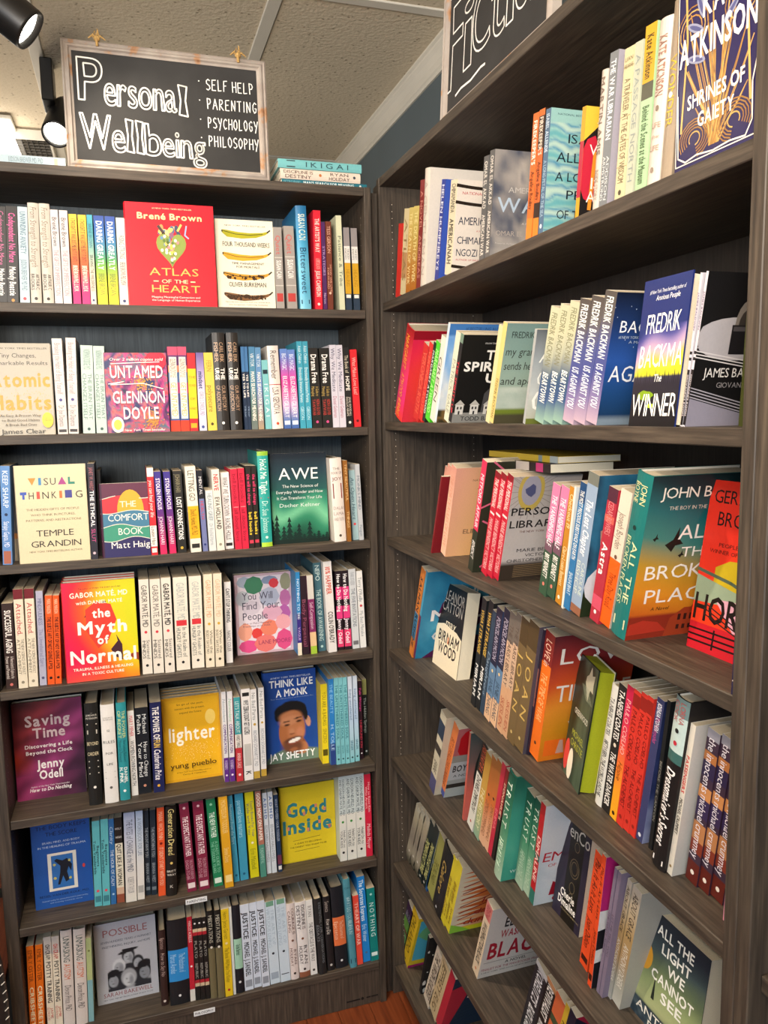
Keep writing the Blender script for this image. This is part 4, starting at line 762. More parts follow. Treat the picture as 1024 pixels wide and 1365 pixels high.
# one line per book, left to right:  title | measured outline (x0 x1 xtop ytop p) | colour | bands | lettering | flags
# p: yNNNN = where its foot meets the shelf, or a plain number = how far it stands back (metres)
TABLE = r'''
#L1 .03
Codependent No More|-4 10 -7 274|232223||.05-.6 d06a9c Codependent No More;.64-.92 f0f0ee *Melody Beattie
Codependent No More|10 25.1 3 274|232223||.07-.58 d85c9c *Codependent No More;.62-.92 f0f0ee *Melody Beattie;.95-.98 c98a3a @
Unwinding Anxiety|26.9 40 19.3 275|b9cdd6||.05-.48 56788c UNWINDING ANXIETY;.54-.86 6a8494 JUDSON BREWER MD PHD;.93-.96 c8444c @
From Strength to Strength|41.5 56 33.5 270|cfc8bc||.04-.63 8f7f6c ~From Strength to Strength;.7-.86 2c2824 ARTHUR C./BROOKS;.93-.96 3a3630 @|h
From Strength to Strength|57.9 72.3 50 271|cfc8bc||.04-.63 8f7f6c ~From Strength to Strength;.7-.86 2c2824 ARTHUR C./BROOKS;.93-.96 3a3630 @|h
The Gifts of Imperfection|73.5 84 65.5 279|d3cccb||.08-.38 4a4448 Brené Brown;.42-.9 c08a94 THE GIFTS OF IMPERFECTION
The Gifts of Imperfection|84.8 96 78 280|d3cccb||.08-.38 4a4448 Brené Brown;.42-.9 c08a94 THE GIFTS OF IMPERFECTION
I Thought It Was Just Me|98 108.6 90.8 285|e8762c|G:ecc83c,eab03a,e8782c,e2502c,d0206c,c81c74|.05-.52 2a2018 I THOUGHT IT WAS JUST ME (BUT IT ISN'T);.56-.85 f6e8d8 *BRENÉ BROWN PH.D., L.M.S.W.
I Thought It Was Just Me|110 121 103 286|e8762c|G:ecc83c,eab03a,e8782c,e2502c,d0206c,c81c74|.05-.52 2a2018 I THOUGHT IT WAS JUST ME (BUT IT ISN'T);.56-.85 f6e8d8 *BRENÉ BROWN PH.D., L.M.S.W.
Braving the Wilderness|121.6 129 115 286|b8c4b4|G:3f9cb4,4fa4ac,8fb8a8,d4ccb4,dcd0bc,e0d8c4|.1-.36 2f6c7c BRENÉ BROWN;.44-.84 3c3c38 BRAVING THE WILDERNESS;.92-.96 2c3c6c @
Daring Greatly|130.8 144.3 124 287|4a9a70|G:2f4a98,3468b0,3f84a8,54a050,a8c030,e4d428,e8d82c|.06-.6 f4f4f0 *DARING GREATLY;.64-.88 6a7a3c BRENÉ BROWN
Daring Greatly|145.8 159 139 288|4a9a70|G:2f4a98,3468b0,3f84a8,54a050,a8c030,e4d428,e8d82c|.06-.6 f4f4f0 *DARING GREATLY;.64-.88 6a7a3c BRENÉ BROWN
Rising Strong|160 172.6 154 290|dcd8cc|G:c8dcd8,d4dcd4,e0dacc,e4dccc|.2-.46 6a7a78 RISING STRONG;.5-.76 3c4444 BRENÉ BROWN, PhD, LMSW;.92-.96 2c3c6c @
Atlas of the Heart|173.5 290.2 165.5 268 .012|e01a2c|||Ft.032 h Aatlas
Four Thousand Weeks|291.5 368 284.5 291|ddd6c6|||Ft.022 Aweeks
Quiet|369 379.8 362 302.5|9c9690|.36-.37:c8c4bc;.7-.71:c8c4bc|.1-.33 c85c58 Quiet;.4-.62 f0eee8 *SUSAN CAIN;.8-.9 b8403c #
Quiet|383.6 396.9 377.8 301|9c9690|.36-.37:c8c4bc;.7-.71:c8c4bc|.1-.33 c85c58 Quiet;.4-.62 f0eee8 *SUSAN CAIN;.8-.9 b8403c #
Bittersweet|401 415.4 393.2 274|3f94bc|G:2a72a4,2f86b4,4ca4cc,6cbcd8,5cb0d0,7cc4dc|.08-.33 d8e8d8 *SUSAN CAIN;.4-.84 1c4464 Bittersweet;.9-.94 1c3c5c #|h
The Artist's Way|420.5 430.3 416.9 280|d42034||.08-.42 f4d8d0 *THE ARTIST'S WAY;.48-.58 e8b0a8 A SPIRITUAL PATH;.6-.86 f4d8d0 *JULIA CAMERON;.92-.95 f0d8d0 @
|431.5 437 427.6 296|4a2458||.25-.62 a890b8 STRATEGIES;.8-.92 c8b8d0 Norton
|437.5 445 433.8 295|6c3424||.05-.35 d8a890 TESS GERSON;.42-.85 d0a088 HOW WE LIVE/FORWARD;.78-.82 d8b8a0 @
Polyvagal and Tribe|453.3 460.5 447.5 287|cdd0b0||.1-.85 5a6454 Patience & Tribe
|461.8 469.8 457.4 303|2c3c4a|0-.22:8c8686;.22-.42:dcdad4;.42-.79:c89a24;.79-1:28384a|.25-.38 4a4a48 THE BODY/KNOWS;.5-.7 a87c14 HEALING;.8-.84 e8e4d8 #
|472.3 480.6 467.2 304|2c3c4a|0-.22:8c8686;.22-.42:dcdad4;.42-.79:c89a24;.79-1:28384a|.25-.38 4a4a48 THE BODY/KNOWS;.5-.7 a87c14 HEALING;.8-.84 e8e4d8 #
#L2 .03
Atomic Habits|-16 74 -21 457|bdb8aa|||Ft.022 h Ahabits
Breaking the Habit|77.6 91 68.6 451|cfc8c4||.05-.58 8a8088 Breaking the Habit of Being Yourself;.62-.66 4a4484 @;.7-.92 7c7478 Dr Joe Dispenza;.95-.98 3a3638 #
Breaking the Habit|91.8 105 87 450|cfc8c4||.05-.58 8a8088 Breaking the Habit of Being Yourself;.62-.66 4a4484 @;.7-.92 7c7478 Dr Joe Dispenza;.95-.98 3a3638 #
The Brain That Changes Itself|110.8 127 106.7 460|b4c8c0||.06-.26 7c948c NORMAN DOIDGE, M.D.;.32-.84 6c847c THE BRAIN THAT/CHANGES ITSELF;.93-.97 3c5450 @
The Brain That Changes Itself|128.7 143.6 123.5 461|b4c8c0||.06-.26 7c948c NORMAN DOIDGE, M.D.;.32-.84 6c847c THE BRAIN THAT/CHANGES ITSELF;.93-.97 3c5450 @
Untamed|144.5 227 139.3 470 .02|5a2a5c|||Ft.026 h Auntamed
Get Untamed|228 241 222.4 462|8a4a7c|0-.1:c04868;.1-.22:5c2c68;.22-.3:e08a6c;.3-.42:4c6c9c;.42-.55:b03c74;.55-.68:3c4484;.68-.87:34508c;.87-1:c83c24|.12-.85 e8dccc #;.14-.36 3c3438 GLENNON DOYLE;.42-.82 c09850 GET UNTAMED
Get Untamed|241.3 253.2 235.4 462|8a4a7c|0-.1:c04868;.1-.22:5c2c68;.22-.3:e08a6c;.3-.42:4c6c9c;.42-.55:b03c74;.55-.68:3c4484;.68-.87:34508c;.87-1:c83c24|.12-.85 e8dccc #;.14-.36 3c3438 GLENNON DOYLE;.42-.82 c09850 GET UNTAMED
The Power of Habit|253.6 264.5 248.8 470.5|c8242c|.2-.84:dcc020|.24-.45 8c7c14 =THE/POWER;.5-.75 8c7c14 =OF/HABIT;.9-.96 e8a020 #
Mindset|266.4 276.4 260.8 470|b8a8c8|G:6a5a94,9888b8,c0b4d0,d8d4dc,d0c8dc,b8bcd0|.24-.46 24386c *mindset;.5-.8 8c84a0 CAROL S. DWECK, PhD;.93-.97 3c4c8c @
Polysecure|277.8 290 270.5 470|d8bc50||.1-.24 a48c34 FERN;.42-.76 8c742c polysecure;.9-.93 4a4020 @
The Urge|290.4 306.8 282 443.5|2a2725||.1-.3 b8987c CARL ERIK/FISHER;.36-.48 f0ece4 *THE/URGE;.54-.8 b09078 OUR HISTORY/OF ADDICTION;.9-.95 f0ece4 @|h
The Urge|308.3 323.7 301 443.5|2a2725||.1-.3 b8987c CARL ERIK/FISHER;.36-.48 f0ece4 *THE/URGE;.54-.8 b09078 OUR HISTORY/OF ADDICTION;.9-.95 f0ece4 @|h
Say Yes to Life|326.8 331.4 320.4 462|1c2c44|0-.3:3c6c9c|.32-.62 e8e4dc *YES TO LIFE;.66-.9 8ca0b8 Viktor
Say Yes to Life|331.5 335.8 325 462|1c2c44|0-.3:3c6c9c|.32-.62 e8e4dc *YES TO LIFE;.66-.9 8ca0b8 Viktor
Man's Search for Meaning|336.2 344.4 331 462|44708c|G:4478a0,4c84a0,4c7c8c,5c746c,68706c|.08-.24 d0d8dc VIKTOR;.3-.9 ece8dc *MAN'S SEARCH FOR MEANING
Man's Search for Meaning|345 352.6 338.3 463|44708c|G:5484ac,5c88b4,6c88b8,8c8890,a08c70|.08-.24 d0d8dc VIKTOR;.3-.9 ece8dc *MAN'S SEARCH FOR MEANING
Ikigai|354.6 363 347.2 480|74b4b8||.14-.2 1c2c38 #;.3-.86 dcecec I K I G A I
Remember|363.4 378 355.4 461|dcd4cc|.46-.47:b03c40|.06-.4 5c504c Remember;.5-.82 6c605c LISA GENOVA;.92-.95 c04c30 @|h
Big Magic|379.2 388.8 372.8 465|6c6cb4|G:5c84c4,7074bc,b05cac,e03890,e87cb0,c8a8d0,5c7cb4,3c5c9c|.06-.26 d8e4f0 BIG MAGIC;.34-.86 f0f0f0 ELIZABETH GILBERT;.9-.95 f0f0f0 #
Big Magic|389.5 399.3 382.5 466|6c6cb4|G:5c84c4,7074bc,b05cac,e03890,e87cb0,c8a8d0,5c7cb4,3c5c9c|.06-.26 d8e4f0 BIG MAGIC;.34-.86 f0f0f0 ELIZABETH GILBERT;.9-.95 f0f0f0 #
Emotionally Immature Parents|401 408.3 395 455|3c98b0||.05-.25 d0e8ec Adult Children;.3-.7 d8ecec Emotionally Immature Parents;.75-.9 b8dce4 GIBSON
Emotionally Immature Parents|409 416.3 402.5 455|3c98b0||.05-.25 d0e8ec Adult Children;.3-.7 d8ecec Emotionally Immature Parents;.75-.9 b8dce4 GIBSON
Drama Free|417.6 430.2 410.4 464|22211e||.08-.44 f0eee8 *Drama Free;.48-.6 b89c54 A Guide to/Managing;.64-.84 b83c34 NEDRA GLOVER/TAWWAB;.9-.95 d04c84 @
Drama Free|431 444.2 425.3 464|22211e||.08-.44 f0eee8 *Drama Free;.48-.6 b89c54 A Guide to/Managing;.64-.84 b83c34 NEDRA GLOVER/TAWWAB;.9-.95 d04c84 @
Why We Meditate|444.5 453 434.7 460|cdcbd6||.04-.56 4c4c68 Why We Meditate;.62-.88 b06c7c Daniel Goleman
Why We Meditate|453.4 462 445.5 460|cdcbd6||.04-.56 4c4c68 Why We Meditate;.62-.88 b06c7c Daniel Goleman
The Book of Hope|463 471.3 455.5 463|1f1f1f||.1-.32 d8d0b8 The Book of;.36-.54 f4f0e4 *HOPE;.62-.86 d8d0c0 JANE GOODALL/DOUGLAS ABRAMS;.92-.96 e8e4d8 @
What Makes Love Last|473 482 466.2 466|d42830||.1-.58 f0c0b8 What Makes Love Last?;.9-.94 5c1418 @
#L3 .03
Keep Sharp|3.7 16.6 -0.5 621 y753.5|5884bc||.05-.42 dce8f4 KEEP SHARP;.47-.51 1c2c4c @;.56-.82 dce4f0 Sanjay Gupta, MD;.86-.99 a0604c #
|17.5 25 13 624 .06|6c6c70|.7-.76:c8864c;.76-1:b4a894|-|n
Visual Thinking|27.3 121 20 621 y752|d8cdb0|||Ft.025 h Avisual
The Ethical Slut|121.8 131 115.7 618 y746|2c2a34||.04-.28 a8646c JANET W. HARDY;.28-.66 e8e8ec *THE ETHICAL;.68-.82 c04c84 SLUT;.92-.95 c8b0bc @
|131.3 137 127.5 627 .05|201e22||-|
The Comfort Book|138.3 201.5 133.8 645 y744|5a2a42|||Ft.02 h Acomfort
You Can Heal Your Life|202.3 211 191.9 624 y741|c82c34|0-.1:e0dcd4;.66-.9:e8e0d8|.14-.56 f4e0dc ~you can heal your life;.67-.88 4c443c Louise Hay;.92-.97 f0d8d4 #
Stolen Focus|214.4 223.4 204.6 629 y739|4c2c78|G:3c3084,40307c,5c2c78,9c2864,c82858|.08-.46 ece0ec *STOLEN FOCUS;.54-.88 e8d8e4 JOHANN HARI
Stolen Focus|226.6 235.6 217.3 629 y738|4c2c78|G:3c3084,40307c,5c2c78,9c2864,c82858|.08-.46 ece0ec *STOLEN FOCUS;.54-.88 e8d8e4 JOHANN HARI
Lost Connections|237.6 249 230.2 628 y737|262522||.04-.26 8c8468 JOHANN HARI;.32-.84 f0f0ec *LOST CONNECTIONS;.92-.96 c8a83c @
Letting Go|255 269 246 622 y737|dcd6c8|.46-.84:e0a820|.05-.4 4c4840 LETTING GO;.5-.8 7a5c14 David R. Hawkins, M.D., Ph.D.;.9-.95 2c2c28 #
|271 277.8 262.3 627 y735|6c74a0|0-.35:1c1c22|.08-.3 d8d8dc MENTAL;.38-.6 c83c48 HEALTH;.88-.95 1c2c6c @
|279.4 288.8 273.8 654 y734.6|cfd3d2||.05-.5 7c8c94 HEALING GRIEF;.55-.9 9ca4a8 Dr Rachel Harris
Nerve|289.7 300 281.2 626 y734|d8d4c8||.06-.26 c42c34 *NERVE;.34-.74 34322c *EVA HOLLAND;.9-.95 8c8878 @
|300.7 312 293.5 630 y732|dcdcda||.06-.56 34322c ~WHAT WE TURN DOWN;.6-.88 34322c RACHEL HOLLIS;.92-.96 2c2c2c #
All About Love|314.5 323.3 306.8 625.5 y733|cc2440||.06-.42 8c142c bell hooks;.47-.475 f0a8a8 #;.5-.9 8c142c all about love
All About Love|323.7 332.4 316.5 624.5 y732|cc2440||.06-.42 8c142c bell hooks;.47-.475 f0a8a8 #;.5-.9 8c142c all about love
The Will to Change|332.8 339.8 326.8 621 y731|26221e||.1-.48 d83c6c *the will to change;.56-.84 e8cc3c *bell hooks;.9-.94 c83c50 #
The Will to Change|340 347 334 621 y730|26221e||.1-.48 d83c6c *the will to change;.56-.84 e8cc3c *bell hooks;.9-.94 c83c50 #
Hold Me Tight|349.3 363.6 342.2 602 y729|2c9c94|0-.045:8cb83c;.955-1:a8cc3c|.08-.45 d8f0e4 *Hold Me Tight;.48-.49 d04c4c #;.52-.85 b8e0d8 Dr. Sue Johnson;.88-.92 c8e8d8 @|h
Awe|364.4 438.6 357.7 605 y726|203a40|||Ft.022 h Aawe
The Book of Joy|446.5 462 438.6 611 y722.5|dcd4cc||.1-.2 8c7c74 =THE/BOOK OF;.21-.28 7c4c44 =JOY;.3-.48 7c3430 #;.56-.76 9c8c84 =DALAI/LAMA/AND TUTU;.9-.95 4c443c @|h
Tiny Beautiful Things|463.7 468.9 457.5 614 y722|8c5a24||.04-.5 d8b47c TINY BEAUTIFUL;.55-.9 d8b47c THINGS
|470.6 478.5 464.6 627 y720|98b4b8||.1-.7 3c5c68 ~An Open Heart;.75-.79 d8484c @
|479 485.4 472.4 619 y720|b8bcc0||.05-.7 5c6c7c MONKS MIND;.8-.95 6c7c8c Penguin
#L4 .02
|-12 3 -18 800|1c1a1a||-|
Successful Aging|8.5 23.2 1.2 805 y919|34241f||.08-.58 f0e8e0 *SUCCESSFUL AGING;.62-.88 d8ccc4 A Neuroscientist Explores the/Power and Potential;.93-.97 c86c64 @
Attached|25 37.6 16.6 786 y918|dcd2bc|0-.1:6c1c24|.14-.46 b8343c Attached.;.5-.86 7c7464 THE NEW SCIENCE OF ADULT/ATTACHMENT;.92-.96 8c8470 @
Attached|38.6 51 31.7 785 y916|dcd2bc|0-.1:6c1c24|.14-.46 b8343c Attached.;.5-.86 7c7464 THE NEW SCIENCE OF ADULT/ATTACHMENT;.92-.96 8c8470 @
|53.2 62.5 47 788 y914|a8a8bc||.08-.36 6c6c8c MINDFULNESS;.4-.8 7c7c9c The Untethered Spirit;.9-.94 4c4c6c @
The Subtle Art|63.5 73 59.3 794 y913|e0561c||.04-.2 f4c8a8 MARK MANSON;.24-.84 3c1408 *THE SUBTLE ART OF NOT GIVING A F*CK;.9-.95 1c1008 @
The Subtle Art|73.7 82.2 69.6 794 y912|e0561c||.04-.2 f4c8a8 MARK MANSON;.24-.84 3c1408 *THE SUBTLE ART OF NOT GIVING A F*CK;.9-.95 1c1008 @
|82.6 88.6 78.9 797 .06|5c1c20||.1-.8 8c3c3c JAY SHETTY
The Myth of Normal|90 186.6 83.8 778 y911|d8402c|||Ft.03 h Amyth k2
Scattered Minds|190.4 203.6 184.3 773 y899|d8d2c6||.06-.5 3c3834 GABOR MATÉ, MD;.53-.58 c83c48 @;.64-.84 3c3834 Scattered/MINDS;.89-.93 242424 @
Scattered Minds|205 218.8 199 772.6 y898|d8d2c6||.06-.5 6c6460 GABOR MATÉ, MD;.53-.58 c83c48 @;.64-.84 3c3834 Scattered/MINDS;.89-.93 242424 @
Scattered Minds|220.5 233.4 213.9 770.6 y897|d8d2c6||.06-.5 2c2824 *GABOR MATÉ, MD;.53-.58 c83c48 @;.64-.84 3c3834 Scattered/MINDS;.89-.93 242424 @
Realm of Hungry Ghosts|235.6 253.8 230 770 y894|dcd6c8||.06-.46 a8b0ac GABOR MATÉ, MD;.46-.52 c8343c #;.54-.86 5c6460 In the Realm of/HUNGRY GHOSTS;.9-.93 242424 @
Realm of Hungry Ghosts|256.4 272.6 251.3 768.5 y891|dcd6c8||.06-.46 a8b0ac GABOR MATÉ, MD;.46-.52 c8343c #;.54-.86 5c6460 In the Realm of/HUNGRY GHOSTS;.9-.93 242424 @
When the Body Says No|275 286.4 271 766 y890|dcd2bc||.06-.46 d09c74 GABOR MATÉ, MD;.5-.56 c8a03c @;.6-.85 5c5848 When the/BODY SAYS NO;.9-.93 3c3424 @
When the Body Says No|287.9 299 283.8 765 y889|dcd2bc||.06-.46 d0b08c GABOR MATÉ, MD;.5-.56 c8a03c @;.6-.85 5c5848 When the/BODY SAYS NO;.9-.93 3c3424 @
|302 310.6 298.6 776 y884|d8d6d4||.08-.5 242424 *CAN'T STOP THINKING;.6-.86 5c5c5c NANCY COLIER
You Will Find Your People|317 391.5 311.4 767 y874|c4aab4|||Ft.026 Apeople
|395 402.8 389.5 763 y874|2c7cb4|.5-.85:382c7c;.85-1:dcd4c0|.05-.6 d8e4ec NOTHING TO SEE;.66-.82 c8b0dc VAGUE
|404.3 412.8 399.2 768 y872.6|2a1c24|.35-.9:3c1c2c|.3-.9 8c4c64 Body Perpetual
Self-Compassion|415 423.3 408 767.6 y872|7c2c5c|0-.3:c8c4bc;.72-.9:d8b88c;.9-1:9cbc3c|.34-.68 d8b8c8 Self-Compassion
The Book of Awakening|424.8 435 416.8 750.6 y868.6|3c606c||.03-.2 c8dcd8 NEPO;.3-.88 b8d0cc THE BOOK OF AWAKENING;.93-.96 a8c4c0 @
10% Happier|438.6 449.6 430.4 749 y870|d8d6d4||.06-.36 c84c34 *10% HAPPIER;.55-.9 4c4844 *COLIN O'BRADY
How to Do Nothing|450.9 459 446.5 761.5 y867|241a20|.2-.36:d83c7c;.44-.6:d83c7c;.74-.96:d83c6c|.04-.52 f0f0f0 *How to Do Nothing;.6-.92 f0e4ec *Jenny Odell
How to Do Nothing|460.3 469.3 454.7 761 y866|241a20|.2-.36:d83c7c;.44-.6:d83c7c;.74-.96:d83c6c|.04-.52 f0f0f0 *How to Do Nothing;.6-.92 f0e4ec *Jenny Odell
The Five Invitations|470.6 479.8 463.7 759 y865|c8cccf||.04-.2 8c949c FRANK OSTASESKI;.24-.72 6c747c THE FIVE INVITATIONS;.9-.95 6c6c70 #
|480.8 488.7 474.7 761.5 y863.6|dcdcda||.08-.4 7c8488 Terry O'Reilly;.42-.48 c83c44 @;.52-.85 8c9498 My Best Mistake
#L5 .05
Saving Time|24 116 16.6 939 y1069|7a2c44|||Ft.024 h Asaving
Beyond Order|119.2 137 111.5 938 y1074|1e1e1c||.06-.1 c8c4b8 =_;.1-.16 d8d4c8 =JORDAN B./PETERSON;.2-.21 c8c4b8 #;.26-.3 b8b4a8 #;.36-.42 d8cca8 =BEYOND;.46-.52 d8cca8 =ORDER;.56-.57 c8c4b8 #;.62-.63 c8c4b8 #;.68-.69 c8c4b8 #;.78-.86 e8e4dc @|h
12 Rules for Life|140.4 158.7 133 940 y1071|e0deda||.12-.16 8c8c88 =JORDAN B./PETERSON;.24-.28 5c5c58 =12;.35-.4 5c5c58 =RULES;.47-.51 5c5c58 =FOR;.58-.62 5c5c58 =LIFE;.68-.685 9c9c98 #;.74-.745 9c9c98 #;.82-.86 5c5c58 @|h
The Power of Regret|160.4 173.8 153.8 937 y1067|2c8c94||.08-.36 c8d48c THE POWER/OF REGRET;.38-.6 1c5c64 How Looking Backward/Moves Us Forward;.66-.82 f0f4f0 *DANIEL/H. PINK;.88-.92 e8f0ec @|h
Women Rowing North|175.8 184.6 169.2 948 y1061|dcdad6||.06-.3 c8444c MARY PIPHER;.35-.88 3c3c3c WOMEN ROWING NORTH
How to Change Your Mind|185.5 202.4 179.4 944 y1059|181c22||.08-.3 d8dcdc Michael/Pollan;.4-.8 dce0e0 How to Change/Your Mind;.88-.93 c88c74 @
The Power of Fun|205 219.7 199 937 y1057|1c2250||.05-.42 f0ece8 *THE POWER OF;.42-.5 e8c45c *FUN;.52-.86 e8e4e8 ~*Catherine Price;.9-.95 e0a83c @
Lighter|220.8 297 216 932 y1045|d9a01c|||Ft.02 Alighter k3
Nonviolent Communication|298.8 305.8 293.5 922.6 y1043|dcdcde|.73-1:5c2c84|.08-.33 8ca0a8 ~Nonviolent;.36-.68 5c2c7c *COMMUNICATION;.76-.86 d8c8e4 ROSENBERG;.9-.95 e8e0ec @
Nonviolent Communication|306.8 313.8 302.2 922 y1042|dcdcde|.73-1:5c2c84|.08-.33 8cc0a0 ~Nonviolent;.36-.68 5c2c7c *COMMUNICATION;.76-.86 d8c8e4 ROSENBERG;.9-.95 e8e0ec @
Let's Talk About Hard Things|316 324.7 311 930 y1042|b8343c|0-.44:3c949c;.44-.6:e0dcd4|.05-.42 d8ece8 LET'S TALK ABOUT;.45-.6 2c2c2c HARD THINGS;.66-.84 f0d0cc ANNA SALE;.9-.94 f0d8d4 @
Why Zebras Don't Get Ulcers|326.3 338.2 321 919 y1040.6|e0dedc||.04-.08 242424 #;.12-.5 34322f *WHY ZEBRAS DON'T GET ULCERS;.16-.5 8c8880 -;.6-.84 b8b8b4 #;.9-.94 242424 *K
No Bad Parts|338.8 347.2 332 919.5 y1038|dcdcdc|.92-1:b8963c|.04-.34 7c8484 No Bad Parts;.37-.41 b8963c @;.46-.86 8c949c RICHARD SCHWARTZ, PhD
No Bad Parts|348.3 355.6 344 917 y1035|dcdcdc|.92-1:b8963c|.04-.34 7c8484 No Bad Parts;.37-.41 b8963c @;.46-.86 8c949c RICHARD SCHWARTZ, PhD
Think Like a Monk|356.4 425 343 899 y1020|1f4a94|||Ft.026 h Amonk
You Are a Badass|429 438.6 425.3 912.5 y1018.5|e8cf24||.1-.52 8c7c1c YOU ARE A BADASS;.56-.74 a8941c SINCERO;.82-.9 5c5014 #
The Instruction|441.4 448.3 437.3 905.6 y1020|2c7cc0|.75-1:2c4484|.06-.4 8cc4e8 THE BEAUTY;.5-.86 b8d8f0 H. TOLLE
The Untethered Soul|449 454.9 444.5 904 y1019.5|7cc0c8||.08-.72 3c7c88 *THE UNTETHERED SOUL;.78-.88 4c8c94 SINGER;.92-.96 1c3c44 @
The Untethered Soul|455.5 460.7 450.6 903.5 y1018.5|7cc0c8||.08-.72 3c7c88 *THE UNTETHERED SOUL;.78-.88 4c8c94 SINGER;.92-.96 1c3c44 @
The Untethered Soul|461.4 467 456.5 903 y1018|7cc0c8||.08-.72 3c7c88 *THE UNTETHERED SOUL;.78-.88 4c8c94 SINGER;.92-.96 1c3c44 @
Living Untethered|467.5 473.1 463.4 902 y1016.6|b8ccdc|G:d0dce8,c0d0e4,b0c8e0,a8ccd8,7cc0c8|.15-.5 5c7ca0 living untethered;.74-.86 3c6c84 SINGER;.92-.96 1c3c44 @
Living Untethered|474 479.8 470 901 y1015|b8ccdc|G:d0dce8,c0d0e4,b0c8e0,a8ccd8,7cc0c8|.15-.5 5c7ca0 living untethered;.74-.86 3c6c84 SINGER;.92-.96 1c3c44 @
Tale of Hunger|480.3 485 477.2 908 y1012|2c1820||.06-.4 d8448c ~Tale Woman;.5-.85 c83c50 UNBOUND KIN;.9-.95 e8e4e0 @
|486 491.8 482.3 906 y1007|1c201c|0-.2:8c8c54|.24-.7 a8b0a8 The Hidden Springs;.93-.96 c8ccc8 @
#L6 .06
The Body Keeps the Score|48 125.6 43.5 1101 y1214|1f4f9a|||Ft.022 Abody k2
Beginners|126.3 136.4 122 1095 y1209|5cb0b8||.08-.76 24404c *Beginners / Tom Vanderbilt;.8-.84 d84c5c @;.88-.95 3c7c88 #
Beginners|137 147.2 133.3 1092.6 y1208|5cb0b8||.08-.76 24404c *Beginners / Tom Vanderbilt;.8-.84 d84c5c @;.88-.95 3c7c88 #
|148 155.3 144 1092 y1206|2c649c||.08-.3 b8d0e4 ~Clarity;.36-.78 c8d8e8 THE HOUR OF CALM;.86-.9 a8c4dc @
Quit Like a Woman|156.2 166.2 151.8 1090.6 y1204|26221f|.3-.82:d8d4c0;.82-.9:c8a890;.9-1:8c4c38|.06-.26 e8e4dc =HOLLY/WHITAKER;.31-.8 26221f *QUIT LIKE A WOMAN
Rites of Change|168 182.6 164.3 1084 y1203.6|c8ccd4|G:a8b4d0,b8c0d4,d0d0d0,dcd8d0,dcd8ce|.08-.66 5c6474 THE RITES of CHANGE in the MIND;.72-.9 8c8c90 ROBERTA TAYLOR
|183.4 193 180.3 1081.6 y1200|ccd0d6|G:a8bcd8,c0ccd8,d8d8d4,d8d4cc|.08-.5 7c8ca0 A WORKBOOK FOR LIFE;.84-.92 a8a8a4 #
The Mountain Is You|194.2 201.3 190.4 1081 y1194|1f2c38||.2-.55 a8b4bc THE MOUNTAIN IS YOU;.62-.85 98a4ac BRIANNA WIEST;.9-.94 6c7880 #
The Mountain Is You|202 209.4 199.3 1080 y1193.6|1f2c38||.2-.55 a8b4bc THE MOUNTAIN IS YOU;.62-.85 98a4ac BRIANNA WIEST;.9-.94 6c7880 #
It Didn't Start with You|211.3 221 208.7 1077 y1195|e0562c||.05-.36 f0c0a4 MARK WOLYNN;.39-.42 7c1c14 @;.45-.88 f0c8ac IT DIDN'T START WITH YOU
Generation Dread|221.8 236 220.4 1075 y1195|1f1c19||.03-.54 e8d890 Generation Dread;.6-.66 e0c46c @;.7-.78 e8e4d8 =BRITT/WRAY;.86-.92 c8c4bc =K|h
The Expectant Father|250.3 262.6 238.5 1072 y1189.6|7c2440||.03-.08 d8b8c0 @;.15-.6 f0dce0 *THE EXPECTANT FATHER;.64-.86 c89ca8 THE ULTIMATE GUIDE FOR/DADS-TO-BE;.9-.96 e8d8d8 #
The Expectant Father|265.9 280 256.4 1069 y1187|7c2440||.03-.08 d8b8c0 @;.15-.6 f0dce0 *THE EXPECTANT FATHER;.64-.86 c89ca8 THE ULTIMATE GUIDE FOR/DADS-TO-BE;.9-.96 e8d8d8 #
The New Father|285.8 297.8 274.3 1066.5 y1182.6|1f7c54||.04-.08 8cccac @;.15-.44 dcf0e4 *THE NEW FATHER;.48-.84 8cc8ac A DAD'S GUIDE TO/THE TODDLER YEARS;.9-.96 d8e8dc #
|300.4 311.8 291 1063 y1184|d8a024||.04-.4 f0d48c MONTESSORI TODDLER;.56-.72 f0d48c Simone Davies;.86-.94 f0d890 #
|312.2 319.8 302 1061.6 y1176|3c94b4||.1-.56 a8d8e8 Montessori From the Start;.9-.95 1c5c7c @
|321 331.8 312.7 1059 y1174|3c94b4||.08-.5 a8d8e8 parental love matters;.9-.95 1c5c7c @
|334.4 345.8 326 1057 y1170.6|d0c81c||.1-.52 4c5c7c Touch: Books For Your/Kids and You;.56-.62 e8e4c0 @;.66-.9 8c8c1c Erin Mitchell
Good Mom on Paper|348 355.7 339.6 1055.5 y1169.6|4c8c7c|0-.62:a86c5c|.02-.58 f0ece0 *GOOD MOM ON PAPER;.66-.84 a8d0c0 FUNDAMENTAL
ADHD 2.0|356.2 362.3 349.3 1057.5 y1165|ccd4dc||.03-.36 2c5ca0 *A D H D;.4-.86 7c848c EDWARD HALLOWELL
ADHD 2.0|363 369.5 356.4 1056 y1164|ccd4dc||.03-.36 2c5ca0 *A D H D;.4-.86 7c848c EDWARD HALLOWELL
|371.3 376.8 364.6 1060 y1162.6|1f3450|.78-.9:6c3448|.05-.6 a8b4c4 WHAT TO FEED YOUR TODDLER;.92-.97 e0dcd8 #
Good Inside|377.5 449 365 1052 y1152.5|c9b321|||Ft.022 h Agood
Hold On to Your Kids|451.6 463 442.4 1037 y1149|c8d4d4|.45-1:dcdcd4|.04-.46 34444c GORDON NEUFELD, PhD/AND GABOR MATÉ, MD;.48-.6 3c8c3c @;.64-.84 3c4440 Hold On to/YOUR KIDS;.88-.92 242424 @
